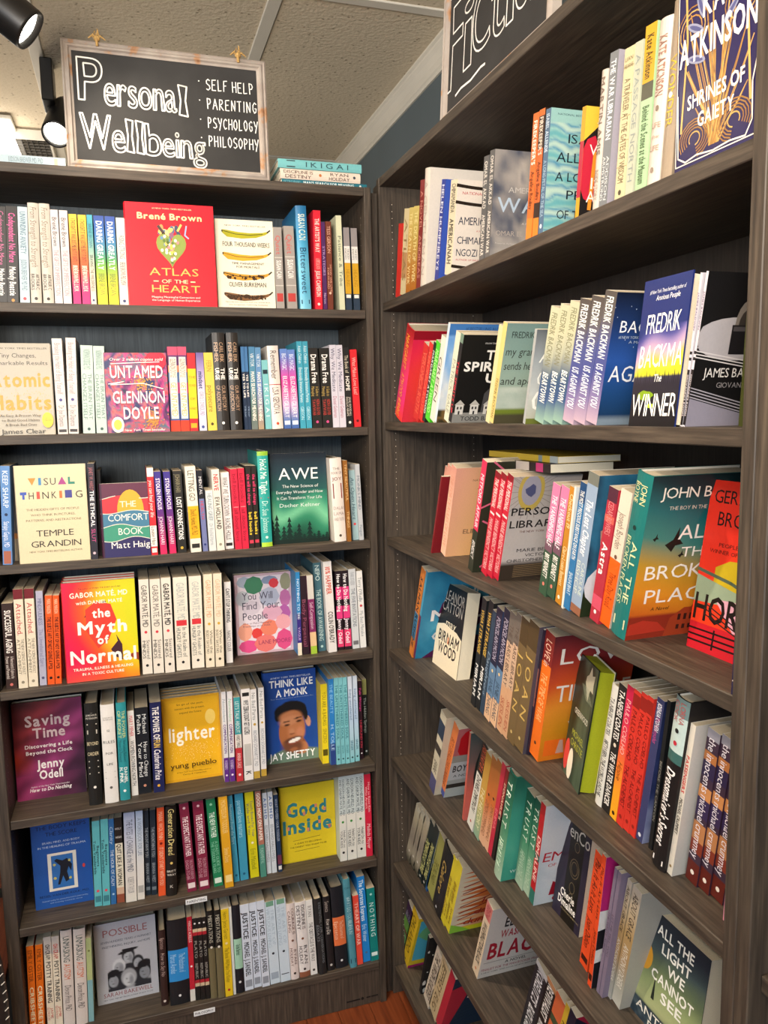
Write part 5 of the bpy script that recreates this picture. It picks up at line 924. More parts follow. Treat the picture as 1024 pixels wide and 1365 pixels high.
Hold On to Your Kids|464 476.3 455.5 1034.6 y1146.6|c8d4d4|.45-1:dcdcd4|.04-.46 34444c GORDON NEUFELD, PhD/AND GABOR MATÉ, MD;.48-.6 3c8c3c @;.64-.84 3c4440 Hold On to/YOUR KIDS;.88-.92 242424 @
Hold On to Your Kids|476.5 488.4 467 1032.5 y1143.6|c8d4d4|.45-1:dcdcd4|.04-.46 34444c GORDON NEUFELD, PhD/AND GABOR MATÉ, MD;.48-.6 3c8c3c @;.64-.84 3c4440 Hold On to/YOUR KIDS;.88-.92 242424 @
How to Raise Kids|488.7 497.2 480.3 1033.6 y1142|cc2440||.1-.46 f0c8cc How to Raise Kids/Who Aren't;.6-.9 f0c8cc ~Melinda Moyer
#L7 .035
Cribsheet|40.5 50 34.5 1262|dc6a14||.05-.4 6c3008 EMILY OSTER;.46-.9 e8dcb8 *CRIBSHEET
Cribsheet|50.3 60 46.5 1260|dc6a14||.05-.4 6c3008 EMILY OSTER;.46-.9 e8dcb8 *CRIBSHEET
Oh Crap! Potty Training|63.8 74 57.1 1250|ddd2bc|0-.18:bcb4ac|.08-.24 34302c *OH CRAP!;.26-.7 34302c *POTTY TRAINING;.74-.88 b84c3c JAMIE/GLOWACKI
Oh Crap! Potty Training|74.6 84.5 68 1249|ddd2bc|0-.18:bcb4ac|.08-.24 b8443c *OH CRAP!;.26-.7 34302c *POTTY TRAINING;.74-.88 b84c3c JAMIE/GLOWACKI
Unmasking Autism|85.5 100.5 79.7 1241|d0c6be||.06-.32 3c5048 UNMASKING;.34-.5 c8683c AUTISM;.56-.82 6c6460 ~Devon Price, PhD|h
Unmasking Autism|101.8 117.5 97 1239|d0c6be||.06-.32 3c5048 UNMASKING;.34-.5 c8683c AUTISM;.56-.82 6c6460 ~Devon Price, PhD|h
|118.3 125.5 114 1251|a8b47c|.5-1:7ca8ac|.1-.2 6c7440 @|
Humanly Possible|131 212.4 126 1234 y1341|b4b2b2|||Ft.028 h Apossible
How to Say No|215.3 224.8 210.3 1241 y1341|34221f||.1-.24 a88c84 Epictetus;.3-.6 b8a098 ~How to Say No;.92-.95 d8c8bc @|h
|227.3 253.6 221.6 1228 y1341|1b1c20|.35-.72:2c88cc|.4-.62 a8d4f0 The Meditations of/Marcus Aurelius;.86-.92 e0e0e0 @|h
Apology|254 260.8 247.6 1223 y1335|b82434|.86-1:d8d4cc|.05-.3 f0d0d0 MARCUS AURELIUS;.55-.62 f0e8e8 @
The Republic|261.3 267.6 254.4 1225 y1334|1f1d1c|.13-.17:c8b494;.17-.21:a82430;.75-.79:a82430;.79-.83:c8b494|.03-.1 e8e4e0 @;.26-.5 a8a49c PLATO;.55-.73 a8a49c REPUBLIC
The Republic|268.4 274.3 260.8 1224 y1333|1f1d1c|.13-.17:c8b494;.17-.21:a82430;.75-.79:a82430;.79-.83:c8b494|.03-.1 e8e4e0 @;.26-.5 a8a49c PLATO;.55-.73 a8a49c REPUBLIC
The Republic|275 280.6 267.6 1223 y1332|1f1d1c|.13-.17:c8b494;.17-.21:a82430;.75-.79:a82430;.79-.83:c8b494|.03-.1 e8e4e0 @;.26-.5 a8a49c PLATO;.55-.73 a8a49c REPUBLIC
Meditations|281.4 290.2 274.8 1215 y1331|1c1c1a|.42-1:6c6448|.05-.36 b8b4a4 MEDITATIONS;.38-.44 d8d4c8 @|h
Meditations|291 300.2 284.6 1214 y1330|1c1c1a|.42-1:6c6448|.05-.36 b8b4a4 MEDITATIONS;.38-.44 d8d4c8 @|h
This Book Will Make You Kinder|301 311.2 293 1213 y1329|dcbc24||.03-.34 8c7818 Henry James Garrett;.36-.42 e8d8a0 @;.44-.84 8c7818 This Book Will Make You Kinder;.9-.95 a83424 @
|311.7 315.2 303.2 1210 y1326|d0d4d0||-|
|315.7 326.3 308.6 1207.6 y1324|1b1d24|.38-.72:9cc8b0|.44-.56 3c5c4c On the Shortness;.84-.9 d8d8d8 @|h
Justice|327 338.6 318.8 1207 y1321|ccd6e4||.09-.4 2c2c30 *JUSTICE;.44-.84 2c2c30 *MICHAEL J. SANDEL;.88-.96 8c94a0 #
Justice|339.2 349.2 330 1204.5 y1317|ccd6e4||.09-.4 2c2c30 *JUSTICE;.44-.84 2c2c30 *MICHAEL J. SANDEL;.88-.96 8c94a0 #
Justice|350 360.2 341.5 1202 y1316|ccd6e4||.09-.4 2c2c30 *JUSTICE;.44-.84 2c2c30 *MICHAEL J. SANDEL;.88-.96 8c94a0 #
Art of Living|361 374 352.5 1203 y1312.6|c8d8e4||0-.06 6c9c84 #;.08-.55 a8bccc THE ART OF/VIRTUOUS LIVING;.6-.66 2c3440 @;.86-.94 9cacbc #
Art of Living|374.6 388 366.7 1199.6 y1309.6|c8d8e4||0-.06 6c9c84 #;.08-.55 a8bccc THE ART OF/VIRTUOUS LIVING;.6-.66 2c3440 @;.9-.91 3c4450 #
Courage Is Calling|388.4 399.2 380.8 1205.6 y1306|dcd0cc||.06-.4 6c4c44 COURAGE IS/CALLING;.44-.52 7c5c50 @;.58-.82 7c6058 RYAN/HOLIDAY;.9-.93 3c3430 @|h
Discipline Is Destiny|400 414.2 392.5 1203.6 y1303|e0dcda|.93-1:8c5840|.04-.36 4c403c DISCIPLINE IS/DESTINY;.44-.52 7c5038 @;.58-.82 4c4440 RYAN/HOLIDAY;.88-.9 3c3430 @|h
The Obstacle Is the Way|414.8 423.6 407.2 1200.6 y1300|e0e0dc||.08-.22 8c8884 RYAN;.3-.82 4c4844 THE OBSTACLE IS THE WAY;.92-.95 3c3430 @
|426 436 417.7 1199 y1299|242526||.05-.85 7c8084 EXISTENTIAL CAFE: CONVERSATIONS/ESSAYS|h
How to Die|437.5 446.8 429.8 1196 y1294|201e20||.06-.2 a89c94 Seneca;.3-.5 c8c0b8 ~How to Die;.9-.94 c8c4bc @|h
|448.2 464.2 439.9 1183.6 y1291|1b1e24|.37-.72:dc7040|.42-.64 f0c0a0 The Discourses of/Epictetus;.88-.93 e0e0e0 @|h
What Do You Believe|467.5 476.4 456.7 1172.6 y1290.6|4c8c9c||.06-.12 2c5c6c =ON;.2-.62 a8ccd4 WHAT DO YOU BELIEVE IN?;.9-.95 1c3c4c #|h
The Art of War|476.7 484.3 470 1194.6 y1286.6|dc4c3c||.1-.26 f0b8a8 THE;.26-.72 f4c8bc *ART OF WAR
The Socrates Express|484.6 494.4 473.7 1170 y1283|1f80cc||.04-.52 e0f0f8 *The Socrates Express;.56-.76 c8e4f4 Eric Weiner;.82-.96 4c6c94 @
Nothing|495 505.2 488.7 1185 y1281.6|0f7c78||.05-.12 a8dcd4 @;.2-.66 d8f0ec N O T H I N G;.88-.93 d8ece8 #
#R1 .012
|527.4 533 531.7 298|c02c24||-|
|533.5 540 539.4 278|cbbd94|.5-.8:b0885c|.1-.85 8c7448 ATLAS
Death of Vivek|540.6 546.4 544.4 278|b8964c|G:c8b86c,c0a04c,b0782c,a8641c|.06-.9 e8dca0 THE DEATH OF VIVEK
Death of Vivek|546.7 553.8 550.8 276|b8964c|G:c8b86c,b8a04c,b07c2c,a8641c|.06-.9 e8dca0 THE DEATH OF VIVEK
|554.6 560 559.7 241|7c2424||.1-.45 c88c7c A NOVEL;.5-.9 c88c7c ANDREAS
|560.4 567.2 567.3 225|d0c8bc||.1-.9 b8aca0 A GENTLEMAN|cd8d0c4 h
Half of a Yellow Sun|579.2 584.2 589.4 239|2c3c94||.05-.9 d8dce8 *HELEN HUMPHREYS;.5-.9 a8b8d8 -|c3450a8
Americanah|592.7 601.4 601.5 240|dcd2b4||.04-.34 3c3830 CHIMAMANDA;.4-.88 3c3830 *AMERICANAH|cd9cfc4 Aamericanah
American War|638.4 645 645.5 209|5c5c5c||.05-.5 d8d4cc *OMAR EL AKKAD;.55-.95 d8d4cc *AMERICAN WAR
American War|646 652.4 653.8 201|5c5c5c||.05-.5 d8d4cc *OMAR EL AKKAD;.55-.95 d8d4cc *AMERICAN WAR|Aamwar
Fight Night|700.4 708 711.4 152|d0682c|.82-.99:e07c2c|.06-.4 f0ece0 *FIREKEEPER'S;.45-.75 3c1c10 Angeline Boulley
Fight Night|709.2 716.6 719.6 147|34241c|0-.05:d0682c;.3-.72:c8602c;.84-1:e07c2c|.06-.35 e8d8c8 *FIREKEEPER'S;.4-.7 3c1c10 Angeline Boulley
A Long Petal of the Sea|717 723.4 728.5 146|4c6884||.04-.34 c8d8e4 *ISABEL ALLENDE;.4-.85 a8c0d0 A LONG PETAL OF THE SEA;.9-.95 e8e8e8 @|Apetal
Violeta|766 771 776.8 143|c89424|.3-.8:a8243a|-|Avioleta
Inside Story|789.5 797.4 803 95|c8bcb0||.05-.6 7c6c60 *MARTIN AMIS;.7-.92 9c8c80 INSIDE STORY|h
The War Librarian|797.8 808.6 814.2 71|74787c||.05-.56 e8ecec *THE WAR LIBRARIAN;.66-.95 d8dcdc ADDISON/ARMSTRONG|c9c98a4
Gates of Wisdom|818.8 831.8 833.5 66|cbbf98|.12-.125:9c8c64;.3-.305:9c8c64;.44-.445:9c8c64;.6-.605:9c8c64;.77-.775:9c8c64|.05-.14 7c7050 =LIAN/HEARNE;.2-.88 6c6044 A TRAVELER AT THE GATES OF WISDOM;.93-.96 4c4434 @
|832.8 843 846.8 58|b4b8a4||.08-.9 8c9490 A PASSAGE NORTH
Scenes at the Museum|846 860.8 861.4 36|a4c498|0-.34:cc9c24;.34-.44:4c4c3c|.06-.32 4c3c14 *Kate Atkinson;.48-.96 4c6440 *Behind the Scenes at the Museum
Life After Life|862.2 878.6 881 28|d4c8bc||.1-.46 9c7464 *KATE ATKINSON;.5-.56 7c6c5c @;.6-.66 a88c7c =LIFE;.68-.72 a88c7c =after;.74-.8 a88c7c =LIFE;.88-.93 8c7c6c @|h
|880 894.8 896.6 5|9c8c78||.3-.7 c8b040 WONDER;.5-.54 f0f0e0 @|h
Shrines of Gaiety|899.5 1009 905 -24 .004|241d4c|||Ft.034 h Ashrines
#R2 .012
Burning Questions|526.8 535.4 544.5 431|dc3040|G:9c1c1c,d02c3c,dc3068,d82c78,e83c2c|.08-.44 f0a83c MARGARET;.5-.75 f0a83c ATWOOD;.78-.97 f0a83c BURNING|h cdc3040 Aquestions
|550.6 557 565.6 455|c82c28||.1-.9 e86c50 VERONICA ROTH
|557.5 562.6 571 453|d0302a||.1-.9 e86c50 VERONICA ROTH
|562.8 566 576.5 453|242a24||.1-.9 d8dcd4 *MARGARET ATWOOD
Testaments|566.4 572.2 581.2 452|4cc828||.1-.9 a8f08c *MARGARET ATWOOD
|573 578.6 588 445|dcd8cc||.2-.8 5c5c50 GREEN
Still Life|579 581.6 590.8 426|c8d8e4||-|c8ab4e0 Asky
|591.8 597.4 608.5 440|cdd0bc||.3-.9 8c9484 PATRICK GALE
The Spirits Up|597.8 601.6 614.8 443|1f1d1c|0-.1:6c8474|.3-.9 c8343c *THE SPIRITS UP|Aspirits
|647.2 652 665.6 432|cfc294||-|
My Grandmother|652.4 657.3 671.5 428|d4bc74||.55-.95 6c6030 FREDRIK BACKMAN|Agrandma
A Man Called Ove|697 700 713.2 438|9ca0a0||-|Aove
Beartown|712.6 723.8 735.2 407|b8bca0|G:b4b89c,bcbc9c,a8ac98,3c5470,34507c,8cac9c|.05-.5 7c7c60 FREDRIK BACKMAN;.56-.82 e8ece4 *BEARTOWN
Beartown|724.6 736 748 404|b8bca0|G:b4b89c,bcbc9c,a8ac98,3c5470,34507c,8cac9c|.05-.5 7c7c60 FREDRIK BACKMAN;.56-.82 e8ece4 *BEARTOWN
Beartown|736.8 748.7 760 400|b8bca0|G:b4b89c,bcbc9c,a8ac98,3c5470,34507c,8cac9c|.05-.5 7c7c60 FREDRIK BACKMAN;.56-.82 e8ece4 *BEARTOWN
Us Against You|750 763.8 773.6 397|5c6090|G:4c4844,5c5858,4c5488,444c88,7c709c,b8a0b0|.04-.5 e8ece8 *FREDRIK BACKMAN;.54-.88 dce4ec *US AGAINST YOU
Us Against You|764.2 779 789.8 393|5c6090|G:4c4844,5c5858,4c5488,444c88,7c709c,b8a0b0|.04-.5 e8ece8 *FREDRIK BACKMAN;.54-.88 dce4ec *US AGAINST YOU
Us Against You|780.7 795 807.8 386|5c6090|G:4c4844,5c5858,4c5488,444c88,7c709c,b8a0b0|.04-.5 e8ece8 *FREDRIK BACKMAN;.54-.88 dce4ec *US AGAINST YOU|c1c3464 Aagainst
The Winners|838 899 861 376 .004|1a2a66|||Ft.03 h Awinners
Giovanni's Room|901 906.6 928 364|c8c4cc|.62-.99:242022;.5-.52:242022;.54-.56:242022|.03-.46 7c6c84 *JAMES BALDWIN;.64-.94 c8c0c4 *GIOVANNI'S ROOM
Giovanni's Room|907.4 913 939.2 361|c8c4cc|.62-.99:242022;.5-.52:242022;.54-.56:242022|.03-.46 7c6c84 *JAMES BALDWIN;.64-.94 c8c0c4 *GIOVANNI'S ROOM|c141314 Abaldwin
|984 990 995 420 .05|3c4018||-|c5c5c14
#R3 .03
|574.2 575.4 588 634 .02|7c1c24||-|
The Forty Rules of Love|575.6 581.4 591.2 617 y728|e0a890|G:c88c7c,e4b49c,e8b89c|.1-.9 c88c74 THE FORTY RULES OF LOVE
The Forty Rules of Love|581.8 587 597.2 617 y734|e0a890|G:c88c7c,e4b49c,e8b89c|.1-.9 c88c74 THE FORTY RULES OF LOVE
The Forty Rules of Love|587.5 593.2 602.6 618 y741|e0a890|G:c88c7c,e4b49c,e8b89c|.1-.9 c88c74 THE FORTY RULES OF LOVE|Aforty
The Mitford Affair|623.8 629.4 643.5 611 y762|c82c50|.62-1:2c3024|.12-.6 f0d0d8 *MITFORD AFFAIR;.72-.88 f0ece8 ~BENEDICT|Amitford c2c3024
The Personal Librarian|641.3 647.8 661 626 y767|b81c34|0-.06:7c1420|.06-.34 e8d0cc *THE PERSONAL;.38-.4 e8d0cc #;.44-.95 d8a8a8 *MARIE BENEDICT VICTORIA
The Personal Librarian|648.6 655.4 667.6 627 y770|b81c34|0-.06:7c1420|.06-.34 e8d0cc *THE PERSONAL;.38-.4 e8d0cc #;.44-.95 d8a8a8 *MARIE BENEDICT VICTORIA
The Personal Librarian|656.6 664 675.2 628 y773|b81c34|0-.06:7c1420|.06-.34 e8d0cc *THE PERSONAL;.38-.4 e8d0cc #;.44-.95 d8a8a8 *MARIE BENEDICT VICTORIA|cb4aca8 Alibrarian
The Vanishing Half|718 727.2 737.9 642 y794|34503c|0-.5:d878a0;.5-.6:6c4c5c|.1-.55 f0e4ec *THE VANISHING HALF;.62-.84 f0ece4 *BRIT BENNETT;.88-.92 e07c6c @
The Vanishing Half|728 738.2 748.7 645 y798|34503c|0-.5:d878a0;.5-.6:6c4c5c|.1-.55 f0e4ec *THE VANISHING HALF;.62-.84 f0ece4 *BRIT BENNETT;.88-.92 e07c6c @
Checkout 19|740 747.6 760.2 647 y806|b87c24||.06-.34 f0dca8 Checkout 19;.5-.84 f0dca8 Claire-Louise Bennett;.92-.96 f0e8d0 @
|748 750.4 766 648 .03|d8d8d0||-|
|750.8 758.5 774.6 641 y813|2c70a4|0-.15:1c4470|.06-.6 e0e4e0 *THE MOST PRECIOUS SUBSTANCE ON EARTH;.7-.88 d8e8f0 SHASHI BHAT
The Lost Chapter|759.8 772.6 785.6 627 y820|8ca0b8|0-.08:6c7068;.94-1:8c5c44|.18-.58 eceff0 *~The Lost Chapter;.62-.86 c8d4c8 CAROLINE/BISHOP|c1c2c3c Achapter
Astra|785.8 797.2 812.5 647 y830|a82c3c|0-.1:4c2434;.2-.25:c85c50;.8-.9:c84c64|.1-.34 d88c8c CEDAR BOWERS;.4-.64 f4e8e4 *Astra;.9-.95 f0e0dc @
Three Day Road|797.5 812 827.4 649 y835|dccab8|.5-1:e85c14|.16-.42 7c7468 Joseph Boyden;.46-.5 6c4c3c @;.6-.86 8c3408 Three Day Road
All the Broken Places|814.4 832.6 851.5 625 y850|1f6c68||.06-.18 d8d49c JOHN/BOYNE;.3-.34 14302c @;.38-.8 c8d0a0 ALL THE/BROKEN PLACES;.88-.94 c8c8a0 #|h Abroken
Horse|915.2 974 951 639 .08|d8381c|||Ft.028 h Ahorse W.158
|976 978 984 800 .002|242448||.8-.9 e8e0d8 @|
#R4 .03
|545.4 549.4 562.3 754 y875|d07c34|.5-.8:3c7ca4|.1-.9 242c34 *SALMAN RUSHDIE
My Face in the Light|550 553 565.4 755 y877|3c94b8|.5-1:5c2450|-|Amychild c3c94b8
Birnam Wood|576.4 605.6 590 773 .068|1c1a1a|||Ft.034 Abirnam W.155
What Strange Paradise|627.4 632.6 643.5 795 y941|1f2224||.1-.5 d8b04c *WHAT STRANGE;.6-.9 e8e8e4 *MIRIAM
What Strange Paradise|633.5 638.8 652.8 798 y946|1f2224||.1-.5 d8b04c *WHAT STRANGE;.6-.9 e8e8e4 *MIRIAM
|639.4 644.4 657.3 812 y952|2c4054||.3-.9 8ca0b4 ~Daughters
Porcelain Moon|645 652.2 663 807 y960|3c4c6c|0-.5:24243c;.5-.78:5c7c9c;.78-1:d8b08c|.08-.45 b8b0c4 PORCELAIN MOON;.52-.58 e8c88c @;.62-.95 34485c JANIE CHANG
Porcelain Moon|652.8 660.4 673.2 808 y968|3c4c6c|0-.5:24243c;.5-.78:5c7c9c;.78-1:d8b08c|.08-.45 b8b0c4 PORCELAIN MOON;.52-.58 e8c88c @;.62-.95 34485c JANIE CHANG
The Paris Library|661.4 668.6 680.7 813 y976|c89c78|0-.24:6c645c;.24-.6:c8a88c|.1-.6 5c4c44 THE PARIS LIBRARY;.7-.95 a8583c SKESLIEN
The Paris Library|669 675.2 689.2 815 y983|c89c78|0-.24:6c645c;.24-.6:c8a88c|.1-.6 5c4c44 THE PARIS LIBRARY;.7-.95 a8583c SKESLIEN
Joan|675.6 684.4 696.3 820 y991|6c5838|0-.2:4c3c24|.25-.75 c8a85c J O A N;.88-.94 c8b070 @
Joan|685 696.5 706.9 824 y1001|6c5838|0-.2:4c3c24|.25-.75 c8a85c J O A N;.88-.94 c8b070 @|c4c4854
|697.2 702 715.7 831 .03|2c2434|.3-.6:8c5c54|-|
Love & War|703 716.6 724.7 834 y1010|e06c1c|0-.24:7c2420|.06-.26 e8c0a8 LOVE in;.32-.7 f0b878 THE TIME OF WAR;.86-.9 3c2820 @|c8c2c2c Alovewar
Greenwood|748.6 769.4 771.6 868 .062|18221a|||Ft.03 h Agreenwood P98a018
Between the World and Me|793.2 801.4 817 909 y1073|d8d6cc||.1-.4 4c4c48 TA-NEHISI COATES;.45-.92 4c4c48 BETWEEN THE WORLD AND ME|h
The Water Dancer|801.8 812 825.9 909 y1083|242220||.04-.42 ece8e0 *TA-NEHISI COATES;.44-.48 d8ccb8 @;.52-.95 ece8e0 *THE WATER DANCER
Hippie|812.4 820.9 837.2 911 y1092|e07034|G:b81c3c,c82454,d83c44,e87830,ec9c24,eca824|.1-.5 f0b8b0 PAULO COELHO;.56-.7 8c4c10 ~Hippie;.94-.97 3c2008 @
The Alchemist|821.2 829.8 845.9 917 y1101|cc3428|.03-.12:8c2018|.14-.5 6c1410 PAULO COELHO;.54-.86 6c1410 THE ALCHEMIST;.9-.96 8c2018 @
The Alchemist|830.2 838 854.5 920 y1108|cc3428|.03-.12:8c2018|.14-.5 6c1410 PAULO COELHO;.54-.86 6c1410 THE ALCHEMIST;.9-.96 8c2018 @
The Alchemist|838.4 845.7 863.1 925 y1115|cc3428|.03-.12:8c2018|.14-.5 6c1410 PAULO COELHO;.54-.86 6c1410 THE ALCHEMIST;.9-.96 8c2018 @
|846.3 855.7 875.9 927 y1121|383c64||.03-.22 e8e8f0 *JOSHUA COHEN;.12-.3 c04c8c ~The Netanyahus;.94-.97 d8d8e0 @|c8088a8 Amoody
|864 868.4 890 932 y1132|1c1e20||.3-.9 8c8c84 BEFORE THE CANYON
The Dressmaker's Secret|868.8 885.2 903 924 y1157|1e1b1b|0-.1:6c8484;.1-.3:b8ccc8;.3-.36:3c6460|.02-.14 a84c4c LORNA/COOK;.16-.2 242424 @;.22-.28 b82c3c @;.4-.86 ece8e4 *~Dressmaker's Secret;.94-.97 e8e4e0 #|h
The Passengers|887 895.4 918.8 961 y1165|d8d2c4||.2-.44 c8342c *PASSENGERS;.48-.72 3c3834 *MICHAEL CRUMMEY;.92-.96 8c7444 @|cc8c4ba
The Innocents|913.4 928.4 944.5 968 y1177|3c2c3c|0-.06:8c8c98;.14-.2:a86c3c;.2-.3:2c2444;.36-.44:c08450;.44-.56:34284c;.6-.72:b0784c;.72-.8:7c3424;.86-1:5c2018|.05-.4 dcd8e0 the innocents;.42-.84 dcd8e0 michael crummey;.9-.96 e8dcd0 @
The Innocents|929 944.2 960.2 975 y1188|3c2c3c|0-.06:8c8c98;.14-.2:a86c3c;.2-.3:2c2444;.36-.44:c08450;.44-.56:34284c;.6-.72:b0784c;.72-.8:7c3424;.86-1:5c2018|.05-.4 dcd8e0 the innocents;.42-.84 dcd8e0 michael crummey;.9-.96 e8dcd0 @
The Innocents|945 962.6 975.9 985 y1200|3c2c3c|0-.06:8c8c98;.14-.2:a86c3c;.2-.3:2c2444;.36-.44:c08450;.44-.56:34284c;.6-.72:b0784c;.72-.8:7c3424;.86-1:5c2018|.05-.4 dcd8e0 the innocents;.42-.84 dcd8e0 michael crummey;.9-.96 e8dcd0 @
|963.5 968.6 980 1010 .03|d88ca4||-|
#R5 .03
|572 578.4 588.4 945 .03|c8c0a8|.1-.3:2c3448;.4-.5:3c3430;.8-1:4c4c74|.6-.75 4c443c JEANINE|
|579 583.5 597.7 950 y1048|b8bca0|0-.6:d8d4cc|.1-.6 24242c *BRUNETTE|
Boy Swallows Universe|585.5 591.2 602.8 955 y1060|d8783c|.92-1:3c4c9c|.2-.86 7c3418 BOY SWALLOWS UNIVERSE|ca8aca8 Aswallow
|616 618 626 975 .05|c05c50||-|Acoral
Portrait|622.6 629.4 644 985 y1105|dcdad0|0-.36:201c1c|.04-.32 c85c3c *PORTRAIT OF A;.38-.8 34322c *DANIEL DIMITROV;.9-.94 a82c24 @
|631 637.3 647.5 998 y1117|a8ac70|G:a87c34,b88c3c,c8a04c,a8b07c,84a890|.4-.9 e8e4bc THE HISTORY
Copperhead|638 644.4 656 1004 y1125|c88458|G:a06430,a8602c,c86c34,d8a07c,dcae8c|.4-.44 3c241c @;.5-.9 8c5c3c DEMON COPPERHEAD
Copperhead|644.6 650 662.4 1008 y1133|c88458|G:a06430,a8602c,c86c34,d8a07c,dcae8c|.4-.44 3c241c @;.5-.9 8c5c3c DEMON COPPERHEAD
|650.3 654.6 670 1014 y1140|c02c44||.3-.9 e87c84 EMMA|
|654.8 658.2 675.2 1023 y1145|26201f|0-.5:8c2028|.1-.6 e8c0a8 *DONAHUE'S|
Trust|658.6 667 680 1023 y1170|3c7c60|G:1c5040,2c6850,448464,74a484,a4bca4|.08-.5 dcead8 T R U S T;.62-.92 b8d0b8 HERNAN DIAZ|h Atrust c2c8470
Trust|686.3 695.7 703 1050 y1182|3c7c60|G:1c5040,2c6850,448464,74a484,a4bca4|.08-.5 dcead8 T R U S T;.62-.92 b8d0b8 HERNAN DIAZ
Trust|696.5 704.4 713.2 1060 y1192|3c7c60|G:1c5040,2c6850,448464,74a484,a4bca4|.08-.5 dcead8 T R U S T;.62-.92 b8d0b8 HERNAN DIAZ
Empire of Wild|705 710.8 722 1067 y1204|b01c24|.5-.56:2c5c54;.86-1:2c6c60|.3-.8 f0c8bc *DIMALINE|cc8ccd0 Aempress
VenCo|736 771 753 1086 .078|1a1820|||Ft.02 Avenco
Play It As It Lays|772.4 782.5 794.2 1131 y1290|e04c20||.06-.5 3c1408 ~Play It As It Lays;.56-.82 3c1408 ~Joan Didion;.9-.95 3c1408 #
Play It As It Lays|783 788 803.2 1137 .03|e04c20||.06-.5 3c1408 ~Play It As It Lays;.56-.82 3c1408 ~Joan Didion;.9-.95 3c1408 #|cc8c8c8 Astripe
|794.8 798.2 819.8 1155 .035|7c7084||.1-.9 4c4458 THE WHITE ALBUM
|798.8 802.6 824.6 1160 .035|7c7084||.1-.9 4c4458 LET ME TELL YOU
About Grace|802.9 813.8 831 1162 y1326|a89878|G:b4aca0,b8a88c,a88c5c,a0845c,98988c,b4b4ac|.05-.42 3c342c ABOUT GRACE;.48-.85 dcd8cc ANTHONY DOERR
About Grace|815.5 825.7 844.8 1178 y1340|a89878|G:b4aca0,b8a88c,a88c5c,a0845c,98988c,b4b4ac|.05-.42 3c342c ABOUT GRACE;.48-.85 dcd8cc ANTHONY DOERR|ca8a498
All the Light|837.5 905 862 1200 .066|262c34|||Ft.034 Alight W.145 k2
#R6 .04
Crow Mary|540.8 545.6 556.8 1073 .04|9c9484|G:c8c4b0,a8a088,948c7c,8c8478,a8a08c,3c382c|.8-.84 e8e4dc @
Crow Mary|546 550.8 563 1078 .04|9c9484|G:c8c4b0,a8a088,948c7c,8c8478,a8a08c,3c382c|.8-.84 e8e4dc @
Crow Mary|551 556.5 569.5 1085 .04|9c9484|G:c8c4b0,a8a088,948c7c,8c8478,a8a08c,3c382c|.8-.84 e8e4dc @
A Year of Last Things|556.8 562 575 1092 .04|1c2c2c||.3-.88 d8d88c *THE MAN OF LAST THINGS;.93-.97 e8e8e0 @
A Year of Last Things|562.2 566.8 582 1098 .04|1c2c2c||.3-.88 d8d88c *THE MAN OF LAST THINGS;.93-.97 e8e8e0 @
|567 568.6 584 1105 .04|2c5c94||-|
|568.9 576.4 589 1112 .04|9c9c54||.4-.8 5c5c24 THE ORCHARD
|577 587 594 1118 .03|1c1c1e||.2-.7 c8a858 ~Galore;.9-.95 e8e8ec @|h
|587.4 592 605.2 1137 .03|d8c82c||.3-.6 8c6c14 *davina dumont;.65-.9 8c6c14 *lovers/discourse|
|592.5 598.3 609.4 1141 .03|d8c82c||.3-.6 8c6c14 *davina dumont;.65-.9 8c6c14 *lovers/discourse|Aleaf
Washington Black|629.4 636 650 1198 .03|d8c4a8|0-.2:c87c74|.04-.2 a82c3c *EDUGYAN;.26-.84 2c2820 *WASHINGTON BLACK;.9-.93 c86c34 @|ccfc8bf Ablack
|693 706 716 1277 .05|26282e|0-.06:c8c8c8|.06-.5 d8d8dc *KORELITZ'S;.56-.9 e8e8e8 *BLACK CAKE
|706.5 717.6 726 1292 .05|201e1e|0-.06:c88c5c|.06-.5 ece8e4 *REVIVALIST;.56-.9 ece8e4 *BRAND NEW WORLD
|718 728.6 732 1303 .05|c8643c|.3-.4:3c4c34;.6-.66:8c9c4c|-|Aflora
|729 734 745 1318 .05|c8a834||.1-.7 3c2c14 *FINDING
|734.5 742 750 1325 .05|1c2034||.3-.9 5c5c6c REDKNOT|Aredknot
#R7 .03
|531 536.6 548 1208 .03|241c34|0-.14:3c2444;.3-.5:5c8c3c;.5-.55:5c1c24;.55-.72:5c8c54;.86-1:d8d4e0|.16-.28 a8a0b8 LOS/ANGELES;.9-.95 3c2c4c @
|537 543 557.5 1219 .03|dcb824||.1-.8 7c6414 *ORLANDO;.93-.97 2c2410 @|cdcc028 Ateal
|558.8 560.8 571 1245 .03|1c1c1e||-|Adots
|565 571 587 1270 .03|d8ccb8||.06-.9 4c3c30 *THE VIRGIN SUICIDES
|572 580 595 1280 .03|c8b48c||.06-.9 5c4c30 JEFFREY EUG
|581 586 602.6 1292 .03|b8283c||-|Afallis
'''
# ------------------------------------------------------------------ measurements
T = .021
ZL = [2.19114, 1.89575, 1.60455, 1.31138, 1.01637, .70074, .42689, .12153]
ZR = [2.22114, 1.91636, 1.61578, 1.31391, 1.00997, .70452, .39632, .08488]
XL0, XR0, YF, YN, DEP = -.9008, .04993, .0199, -1.24402, .2775
CEIL = 2.685

